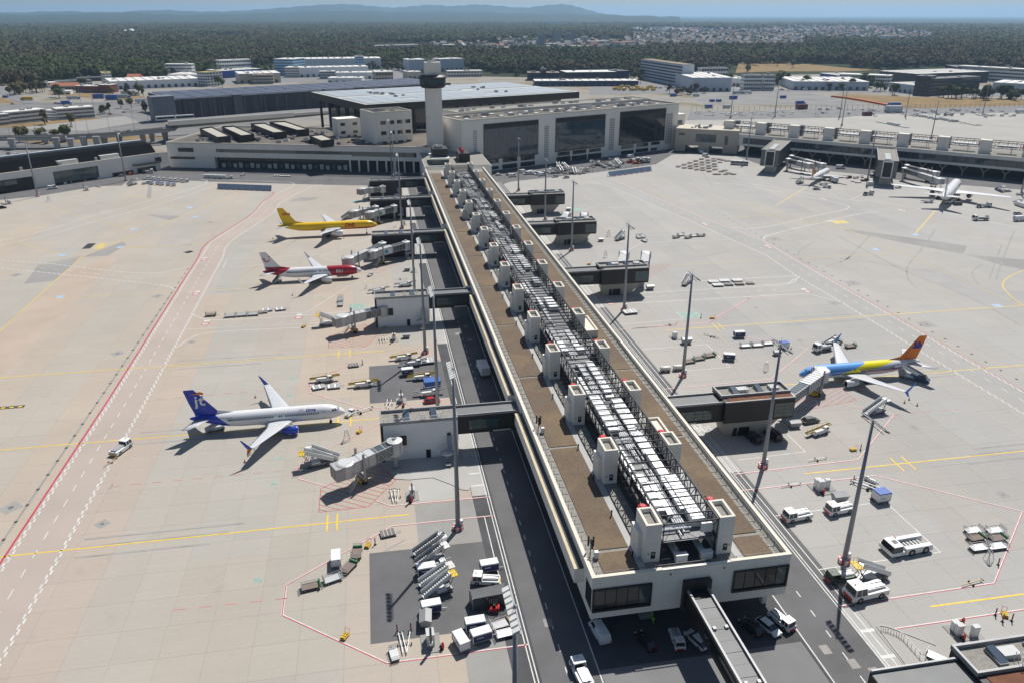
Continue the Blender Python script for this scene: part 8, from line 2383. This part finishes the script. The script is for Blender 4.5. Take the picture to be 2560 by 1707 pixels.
for f in range(6):
 s_ = LB(so,'window_stripe',WALLS['d'],1,L-1,-0.15,0.02,4+4.3*f,6.2+4.3*f)
for i,(x,y,rd_)in enumerate(((862,246,11),(905,246,16),(950,244,7))):
 p = at('Z1',x,y)
 r = T('radar_dome',('white radar dome in the woods, left of three','largest white radar dome in the woods','white radar dome in the woods, right and smallest')[i],'dome',p,0)
 MB().loft([[(rd_*math.sin(t)*math.cos(q*math.pi/8),rd_*math.sin(t)*math.sin(q*math.pi/8),16+rd_*math.cos(t))for q in range(16)]for t in(0.02,0.4,0.8,1.2,1.6,2.0)]).build('shell',wht,r,True)
 MB().tube((0,0,0),(0,0,18),rd_*0.8,n=12).build('base',WALLS['g'],r)
rng = random.Random(5)
for a in[('lorry_y','Q1',320,572,172,'yellow lorry on the road at far left'),('box_blue','Q1',65,540,160,'dark truck on the road at far left'),('lorry','Q1',868,562,5,'pale lorry on the landside road, left one'),('box_blue','Q1',1162,548,5,'blue trailer on the landside road',None,2),('box_blue','Q1',1320,565,5,'blue trailer left of the long grey lorry',None,2.2),('lorry','Q1',1440,553,5,'long grey lorry behind the blue trailer',None,1.3),('lorry_w','Q1',1530,512,3,'white lorry in the upper landside row',None,1.5),('lorry_w','Q1',1690,602,5,'white lorry beside the garage, upper one',None,1.3),('lorry_w','Q1',1740,625,5,'white lorry beside the garage, middle one'),('lorry_w','Q1',1750,650,5,'white lorry beside the garage, lower one',None,0.8),('car_silver','Q1',150,620,0,'car on the landside road at far left'),('truck_blue','Q1',790,625,3,'dark bus on the middle landside road',None,1.2),('car_black','Q1',660,610,0,'dark car left of the bus on the landside road'),('car_black','Q1',700,615,0,'dark car just left of the bus'),('car_silver','Q1',1460,718,20,'silver car at the landside junction'),('car_red','Q1',1300,742,10,'red car at the landside junction'),('box_maroon','Q1',215,945,5,'orange machines by the elevated track'),('car_silver','Q1',1525,940,5,'silver car on the elevated road',None,1.0,9.6),('box_blue','Q4',1045,590,0,'blue container in the storage yard, left',None,1.3),('box_white','Q4',1250,592,0,'pale container in the storage yard',None,1.3),('box_blue','Q4',1085,520,0,'blue container in the storage yard, upper left'),('box_blue','Q4',1160,520,0,'dark blue container beside the upper left one'),('box_blue','Q4',645,460,0,'blue container by the brown verge',None,1.3),('box_white','Q4',905,460,0,'white container left in the yard',None,1.2),('lorry','Q4',1380,435,3,'pale blue lorry row in the yard, left'),('lorry_w','Q4',1480,432,3,'white lorry in the yard row'),('box_blue','Q4',1325,490,0,'dark blue stack in the yard',None,1.5),('box_blue','Q4',1888,480,0,'blue container at the right of the yard',None,1.2),('truck_blue','Q4',2085,560,5,'blue truck in the yard at right',None,1.3),('box_maroon','Q4',2095,605,5,'maroon container below the blue truck',None,2),('box_blue','Q5',880,585,355,'blue container at the end of the orange barrier',None,2),('box_white','Q5',870,640,355,'white site cabin row on the far apron',None,2.6),('box_maroon','Q5',575,678,355,'maroon container on the far apron',None,1.5),('truck_flat','Q5',1495,680,350,'white loader truck on the far apron',None,1.2),('lorry_w','Q5',2320,650,0,'white lorry at the right frame edge'),('bus','Q4',620,375,340,'white coach below the striped office')]:
 place(*a)
for i in range(26):
 place('truck_yellow','Q4',-20+18*i+rng.uniform(-8,8),372+rng.uniform(-18,26),rng.uniform(0,360),'yellow delivery truck parked at the navy freight hall','yellow delivery trucks')
for i in range(60):
 x = rng.uniform(860,2300)
 place(rng.choice(('dolly','open_grey','dolly')),'Q4',x,640+rng.uniform(-5,45),rng.uniform(0,180),'pale dolly in the long rows behind the right pier','dollies behind the right pier')
for i in range(70):
 x = rng.uniform(0,2300)
 place(rng.choice(('dolly','open_grey','cart_white','belt_w')),'Q5',x,rng.choice((610,640,665))+rng.uniform(-12,16)+0.01*x,rng.uniform(0,180),'pale gear scattered on the far right apron','gear on the far right apron')
for i in range(34):
 u = i/33
 place('cart_white' if 6<i<24 else 'dolly','Q5',980+880*u,665+125*u+rng.uniform(-8,8),rng.uniform(0,40),'covered cart in the diagonal row on the far right apron' if 6<i<24 else 'flat dolly in the diagonal row on the far right apron','diagonal row on the far right apron' if 6<i<24 else 'diagonal dolly row on the far right apron')
for i in range(14):
 place('cart_white' if 4<i<10 else 'dolly','Q5',700+25*i,750+5*i,0,'covered cart in the short row on the far apron' if 4<i<10 else 'flat dolly in the short row on the far apron','short cart row on the far apron' if 4<i<10 else 'short dolly row on the far apron')
for i in range(40):
 place(rng.choice(('car_silver','car_white','car_black','van')),*rng.choice((('Q1',rng.uniform(80,240),rng.uniform(1170,1250)),('Q1',rng.uniform(340,560),rng.uniform(1200,1250)),('Q5',rng.uniform(600,1000),rng.uniform(395,420)),('Q4',rng.uniform(1800,2300),rng.uniform(380,395)),('Q4',rng.uniform(400,760),rng.uniform(330,400)))),rng.uniform(0,180),'small parked car in the distance behind the terminal','distant parked cars')
for i in range(12):
 place('lorry_w','Q1',1440+95*i,432-3.4*i,75,'white trailer backed up to the long freight hall','trailers at the freight hall',0.8)
ob_ = T('orange_barrier','red-orange barrier row along the dry grass at right','barrier',at('Q5',190,466))
o = Vector(ob_.location)
bm_ = MB().box(-2.4,2.4,-1,1,0,1.6).mesh('barrier_block',veh_orange)
for i in range(60):
 u = i/59
 put('barrier_block',bm_,ob_,at('Q5',190+610*u,468+95*u**1.3)-o,math.radians(-45))
fe = T('perimeter_fence','tall grey perimeter fence behind the right pier apron','fence',at('Q4',900,630))
o = Vector(fe.location)
fp = [at('Q4',850,625),at('Q4',1600,615),at('Q5',0,605),at('Q5',700,600),at('Q5',1000,600),at('Q5',2600,580)]
mb = MB()
for(p,d)in walk(fp,6.0):
 mb.bar(Vector((p.x,p.y,0))-o,Vector((p.x,p.y,4.5))-o,0.25,0.25)
for p0,p1 in zip(fp,fp[1:]):
 for z in(2.2,4.4):
  mb.bar(p0-o+Vector((0,0,z)),p1-o+Vector((0,0,z)),0.1,0.1)
stuff(mb.build('posts_and_wires',galv,fe))
lp_ = MB().tube((0,0,0),(0,0,16),0.16,0.09,n=6).mesh('pole',mast_m)
hd_ = MB().bar((-1.2,0,16),(1.2,0,16.1),0.3,0.12).mesh('lamp_head',mast_m)
for i,(k,x,y)in enumerate([('Q1',150,1120),('Q1',330,1100),('Q1',450,1080),('Q1',905,960),('Q1',1050,1000),('Q1',1300,980),('Q1',1580,900),('Q1',1750,860),('Q1',1860,830),('Q1',1100,640),('Q1',950,590),('Q2',500,800),('Q2',600,790),('Q2',760,780),('Q2',860,770),('Q2',1010,755),('Q2',1105,745),('Q2',1255,730),('Q2',1350,725),('Q2',1490,715),('Q2',1590,705)]):
 p = at(k,x,y)
 r = T('street_lamp','slim grey street lamp along the landside roads','street lamp',p,0.6,'street lamps on the landside')
 put('pole',lp_,r)
 put('lamp_head',hd_,r)
 # trees
m,nt,b = nodes_of('foliage')
geo = nt.nodes.new('ShaderNodeNewGeometry')
oi = nt.nodes.new('ShaderNodeObjectInfo')
pos = geo.outputs['Position']
patchn = noise(nt,pos,0.0030,5,0.65)
p2n = noise(nt,pos,0.0017,5,0.65)
vary = math_node(nt,'ADD',math_node(nt,'MULTIPLY',oi.outputs['Random'],0.4),math_node(nt,'MULTIPLY_ADD',p2n,2.2,-0.85))
c0 = ramp(nt,vary,[(0.0,(0.070,0.090,0.042)),(0.4,(0.105,0.128,0.05)),(0.7,(0.145,0.168,0.06)),(1.0,(0.19,0.19,0.075))])
c1 = ramp(nt,oi.outputs['Random'],[(0.0,(0.105,0.088,0.055)),(0.5,(0.145,0.112,0.066)),(1.0,(0.175,0.13,0.072))])
fm = ramp(nt,patchn,[(0.48,(0,0,0)),(0.56,(1,1,1))])
cc = mix_col(nt,math_node(nt,'MULTIPLY',fm,0.9),c0,c1)
nt.links.new(mix_col(nt,noise(nt,pos,0.12,3),cc,mix_col(nt,0.3,cc,(0.012,0.018,0.008))),b.inputs['Base Color'])
b.inputs['Roughness'].default_value = 0.8
b.inputs['Specular IOR Level'].default_value = 0.15
foliage = m
bark = mat('bark',(0.07,0.05,0.035),0.9)
def crown(seed,h,r,n,conic=0.0,size=1.6):
 """leaf clumps (bent quads) spread through an uneven crown volume"""
 g = random.Random(seed)
 mb = MB()
 lobes = [(g.uniform(-.45,.45)*r,g.uniform(-.45,.45)*r,h*g.uniform(.42,.85),r*g.uniform(.45,.75))for _ in range(6)]
 for i in range(n):
  lx,ly,lz,lr = g.choice(lobes)
  v = Vector((g.gauss(0,1),g.gauss(0,1),g.gauss(0,1))).normalized()*lr*g.uniform(.62,1.05)
  c = Vector((lx,ly,lz))+Vector((v.x,v.y,v.z*0.85))
  if conic:
   k = max(0.12,1-conic*max(0,c.z/h-0.25))
   c.x*=k
   c.y*=k
  nn = (v.normalized()+Vector((g.uniform(-.6,.6),g.uniform(-.6,.6),g.uniform(-.2,.8)))).normalized()
  a = nn.orthogonal().normalized()
  a.rotate(Quaternion(nn,g.uniform(0,6.28)))
  b2 = nn.cross(a)
  s = size*g.uniform(.6,1.25)
  mb.add([c-a*s,c-b2*s*.8-nn*s*.25,c+a*s,c+b2*s*.8-nn*s*.25,c+nn*s*.35],[(0,1,4),(1,2,4),(2,3,4),(3,0,4)])
 return mb
def trunk(h,r0):
 mb = MB().tube((0,0,0),(0,0,h*0.7),r0,r0*0.4,n=6)
 for i in range(4):
  t = i*1.6
  mb.tube((0,0,h*(.3+.08*i)),(h*.18*math.cos(t),h*.18*math.sin(t),h*(.52+.08*i)),r0*.4,r0*.12,n=5)
 return mb
cr = [crown(i,h,r,230,cn,sz).mesh('crown',foliage)for i,(h,r,cn,sz)in enumerate(((11,4.6,0,0.95),(9,4.4,0,0.9),(13,3.6,.75,0.85),(7,4.2,0,0.8)))]
tk = trunk(10,0.35).mesh('trunk',bark)
spots = [('Q4',1800,335,1920,300,14,'broadleaf tree in the clump between office and long shed'),('Q4',2010,370,2190,355,16,'tree in the low clump before the long shed'),('Q5',90,385,480,375,12,'small tree before the pale shed at right'),('Q5',520,350,790,400,14,'tree before the white office at right'),('Q5',780,450,900,440,6,'tree left of the anthracite office'),('Q5',1640,470,1960,490,26,'tree in the row right of the anthracite office'),('Q5',1980,470,2560,520,44,'tree in the dense row at the right edge'),('Q1',300,480,540,470,18,'tree at the left wood corner'),('Q1',1150,720,1300,735,5,'bush at the landside junction'),('Q1',830,875,870,885,4,'dark bush on the landside verge'),('Q1',520,850,550,860,3,'bush behind the cabin blocks'),('Q2',770,395,830,405,6,'tree at the freight hall corner'),('Z3',330,500,350,470,4,'tall tree on the dry clearing, left'),('Z3',430,500,470,490,4,'tree on the dry clearing beside the office'),('Z3',645,465,670,460,3,'lone tree on the dry clearing'),('Z3',765,468,780,462,2,'slim tree on the dry clearing, right'),('Q1',690,540,700,545,2,'sapling in the dry grass at left'),('Q3',700,260,880,270,10,'tree beside the tower workshop'),('Q1',940,400,1000,390,4,'tree before the villa at left'),('Q2',700,300,820,290,10,'tree between the mossy block and the red-ended office'),('Q2',1250,255,1440,260,16,'tree left of the pale blue glass office'),('Q3',440,250,900,262,26,'tree on the dry slope left of the tower'),('Q3',1620,262,2350,285,44,'tree behind the low white office right of the tower'),('Z2',1200,510,1290,520,10,'tree left of the paired navy offices'),('Z2',1500,530,1550,530,8,'tree between navy office and parking deck'),('Z2',1980,535,2060,560,12,'tree right of the navy sign wall'),('Q4',1270,300,1440,330,9,'tree behind the low white hall'),('Q4',1780,300,2100,330,18,'tree behind the clump at the long shed'),('Q5',480,330,560,345,6,'tree at the end of the pale shed'),('Q5',1300,470,1620,480,12,'shrub before the anthracite office'),('Q1',1320,500,1780,520,12,'sapling along the upper landside row'),('Q1',100,520,300,470,14,'tree along the road at far left'),('Q1',1400,660,1760,700,10,'shrub on the traffic island by the garage'),('Q1',200,1060,900,1040,14,'shrub below the elevated track'),('Q4',560,440,1000,420,14,'shrub along the storage yard fence')]
rng = random.Random(9)
for(k,x0,y0,x1,y1,n,t)in spots:
 for i in range(max(2,int(n*0.66))):
  u = rng.random()
  p = at(k,x0+(x1-x0)*u,y0+(y1-y0)*u+rng.uniform(-14,14))
  r = T('tree',t,'tree',(p.x,p.y,-0.3),rng.uniform(0,6.28),t+' group')
  s = rng.uniform(0.7,1.25)*(1.0 if p.length<1150 else 1.3)
  r.scale = (s,s,s)
  put('crown',cr[rng.choice((0,0,1,2,3))],r)
  put('trunk',tk,r)
lib = bpy.data.collections.new('woodland_library')
for i,(h,r,cn)in enumerate(((19,6.2,0),(17,6.6,0),(22,5.0,.8),(20,5.6,.3),(16,5.8,0))):
 mb = crown(40+i,h,r,130,cn,1.7)
 o = bpy.data.objects.new('wood_tree',mb.mesh('wood_tree',foliage))
 lib.objects.link(o)
TL = [(-400,222),(0,216),(110,207),(230,196),(400,195),(500,186),(560,180),(640,168),(700,160),(780,156),(900,158),(960,168),(1010,168),(1165,168),(1200,178),(1250,183),(1400,184),(1560,188),(1600,174),(1700,176),(1800,184),(1850,172),(1960,160),(2080,166),(2200,176),(2340,166),(2440,172),(2560,186),(3000,200)]
def tree_line(x):
 for(a,ya),(c,yc2)in zip(TL,TL[1:]):
  if a<=x<=c:
   return ya+(yc2-ya)*(x-a)/(c-a)
 return 190
def town(u,v):
 return(1240<u<1620 and 101<v<126)or(1580<u<2010 and 76<v<116)or(1930<u<2240 and 68<v<98)or(930<u<1240 and 112<v<124)or(2200<u<2330 and 84<v<100)
pts,scl,rtz,idx = [],[],[],[]
rng = random.Random(77)
from mathutils import noise as mnoise
for i in range(170000):
 d = 1150*(9500/1150)**(rng.random()**0.92)
 t = rng.uniform(-0.62,0.98)
 x,y = d*math.sin(t),d*math.cos(t)
 u,v = photo_xy((x,y,0))
 if not(-260<u<2820)or v>tree_line(max(-399,min(2999,u)))+rng.uniform(-3,2):
  continue
 low = 1.0
 if town(u,v):
  if rng.random()<0.82:
   continue
  low = 0.5
 elif town(u,v-6)or town(u,v-12):
  if rng.random()<0.4:
   continue
  low = 0.42
 if d>3600 and mnoise.noise((x/900,y/900,2))>0.30:
  continue
 if 1780<u<2130 and 160<v<182 and rng.random()<0.86:
  continue
 pts.append((x,y,-0.6))
 k = max(0.75,(d/1600)**0.78)
 j = rng.uniform(.75,1.25)
 scl.append((k*j,k*j,low*min(k,1.5)**0.6*rng.uniform(.72,1.15)))
 rtz.append((0,0,rng.uniform(0,6.28)))
me = bpy.data.meshes.new('woodland')
me.from_pydata(pts,[],[])
for nm,dat in(('tscale',scl),('trot',rtz)):
 at_ = me.attributes.new(nm,'FLOAT_VECTOR','POINT')
 at_.data.foreach_set('vector',[c for q in dat for c in q])
wood = put('woodland',me)
stuff(wood,'mixed green and brown forest filling the plain behind the airport')
wood['category'] = 'forest'
ng = bpy.data.node_groups.new('woodland_scatter','GeometryNodeTree')
ng.interface.new_socket('Geometry',in_out='INPUT',socket_type='NodeSocketGeometry')
ng.interface.new_socket('Geometry',in_out='OUTPUT',socket_type='NodeSocketGeometry')
gi,go = ng.nodes.new('NodeGroupInput'),ng.nodes.new('NodeGroupOutput')
ci = ng.nodes.new('GeometryNodeCollectionInfo')
ci.inputs['Collection'].default_value = lib
ci.inputs['Separate Children'].default_value = True
iop = ng.nodes.new('GeometryNodeInstanceOnPoints')
iop.inputs['Pick Instance'].default_value = True
rv = ng.nodes.new('FunctionNodeRandomValue')
rv.data_type = 'INT'
rv.inputs[4].default_value = 0
rv.inputs[5].default_value = 4
na = []
for nm in('tscale','trot'):
 q = ng.nodes.new('GeometryNodeInputNamedAttribute')
 q.data_type = 'FLOAT_VECTOR'
 q.inputs['Name'].default_value = nm
 na.append(q)
lk_ = ng.links.new
lk_(gi.outputs[0],iop.inputs['Points'])
lk_(ci.outputs[0],iop.inputs['Instance'])
lk_(rv.outputs[2],iop.inputs['Instance Index'])
lk_(na[0].outputs[0],iop.inputs['Scale'])
lk_(na[1].outputs[0],iop.inputs['Rotation'])
lk_(iop.outputs[0],go.inputs[0])
wood.modifiers.new('scatter','NODES').node_group = ng
# distant town
hm = MB().box(-5,5,-4,4,0,6).add([(-5.4,-4.5,5.9),(5.4,-4.5,5.9),(5.4,4.5,5.9),(-5.4,4.5,5.9),(-5.4,0,9.6),(5.4,0,9.6)],[(0,1,5,4),(2,3,4,5),(0,4,3),(1,2,5)],1)
tw1,tw2,tw3 = mat('town_wall',(0.34,0.335,0.325),0.8),mat('town_roof_grey',(0.16,0.16,0.17),0.8),mat('town_roof_red',(0.27,0.15,0.11),0.8)
hms = [hm.mesh('town_house',[w_,r_])for w_,r_ in((tw1,WALLS['s']),(tw1,tw2),(WALLS['t'],tw2),(tw1,WALLS['m']),(tw1,tw1),(tw1,tw3))]
rng = random.Random(15)
rest = MB()
cand = []
while len(cand)<1100:
 u,v = rng.uniform(1080,2330),rng.uniform(70,124)
 if town(u,v)and rng.random()<(1.0 if u>1560 else 0.35):
  cand.append((v,u))
cand.sort(reverse=True)
for i,(v,u)in enumerate(cand):
 p = at('N',u,v)
 a = rng.uniform(0,3.14)
 s = rng.uniform(1.1,2.0)*(1 if i<800 else 1.35)
 if i<290:
  o = put('town_house',rng.choice(hms),None,(p.x,p.y,-0.6),a)
  o.scale = (s,s,s)
  tag(o,'small pale house in the near part of the distant town','house','houses of the distant town')
 else:
  vv = []
  for q in hm.v:
   e = rot2(q[0]*s,q[1]*s,a)
   vv.append((p.x+e[0],p.y+e[1],q[2]*s-0.6))
  rest.add(vv,hm.f)
  rest.m[-len(hm.f):] = [0 if k_==0 else rng.choice((0,0,1,2,2,2,2))for k_ in hm.m]
o = rest.build('town_houses',[tw1,tw3,tw2])
stuff(o,'hazy far half of the distant town, many small houses')
o['category'] = 'town'
# blue hills
m_h = mat('hill_forest',(0.035,0.05,0.03),0.95,var=0.3,scale=0.0008,spec=0.1)
for nm,dist,prof in(('hills',20000,[(-500,33),(0,32),(150,29),(270,31),(400,26),(480,29),(560,29),(640,25),(720,19),(800,13),(870,11),(930,16),(980,20),(1020,17),(1075,13),(1130,16),(1190,12),(1240,15),(1310,20),(1355,15),(1405,11),(1440,17),(1480,28),(1520,37),(1600,42)]),('hills',14500,[(-500,37),(0,38),(200,36),(330,32),(360,33),(420,37),(600,35),(760,30),(900,28),(1000,31),(1150,30),(1300,34),(1450,36),(1600,40),(1700,43)])):
 P = smooth_path(prof,4)
 rows = [[],[],[],[]]
 for i,(px,py)in enumerate(P):
  d = C_F*FPX+C_R*(px-1280)-C_U*(py-853.5)
  hd2 = Vector((d.x,d.y,0))
  sl = d.z/hd2.length
  hd2.normalize()
  H = max(2.0,CAM_H+sl*dist+9*math.sin(i*2.3))
  for r_,(dd,hh)in zip(rows,((-4500,-2),(-1600,H*.55),(0,H),(5000,-2))):
   q = hd2*(dist+dd)
   r_.append((q.x,q.y,hh))
 n = len(P)
 MBh = MB().add([q for r_ in rows for q in r_],[(j*n+i,j*n+i+1,(j+1)*n+i+1,(j+1)*n+i)for j in range(3)for i in range(n-1)])
 struct(MBh.build(nm,m_h,None,True))
 # air
hz = MB().box(-49500,49500,-3500,49500,-2.0,440).build('haze',[])
m,nt,b = nodes_of('haze_air')
nt.nodes.remove(b)
pv = nt.nodes.new('ShaderNodeVolumePrincipled')
pv.inputs['Color'].default_value = (0.45,0.70,1.0,1)
pv.inputs['Density'].default_value = 4.4e-5
pv.inputs['Anisotropy'].default_value = 0.35
nt.links.new(pv.outputs[0],nt.nodes['Material Output'].inputs['Volume'])
hz.data.materials.append(m)
stuff(hz,'pale blue haze thickening towards the horizon')
hz['category'] = 'haze'
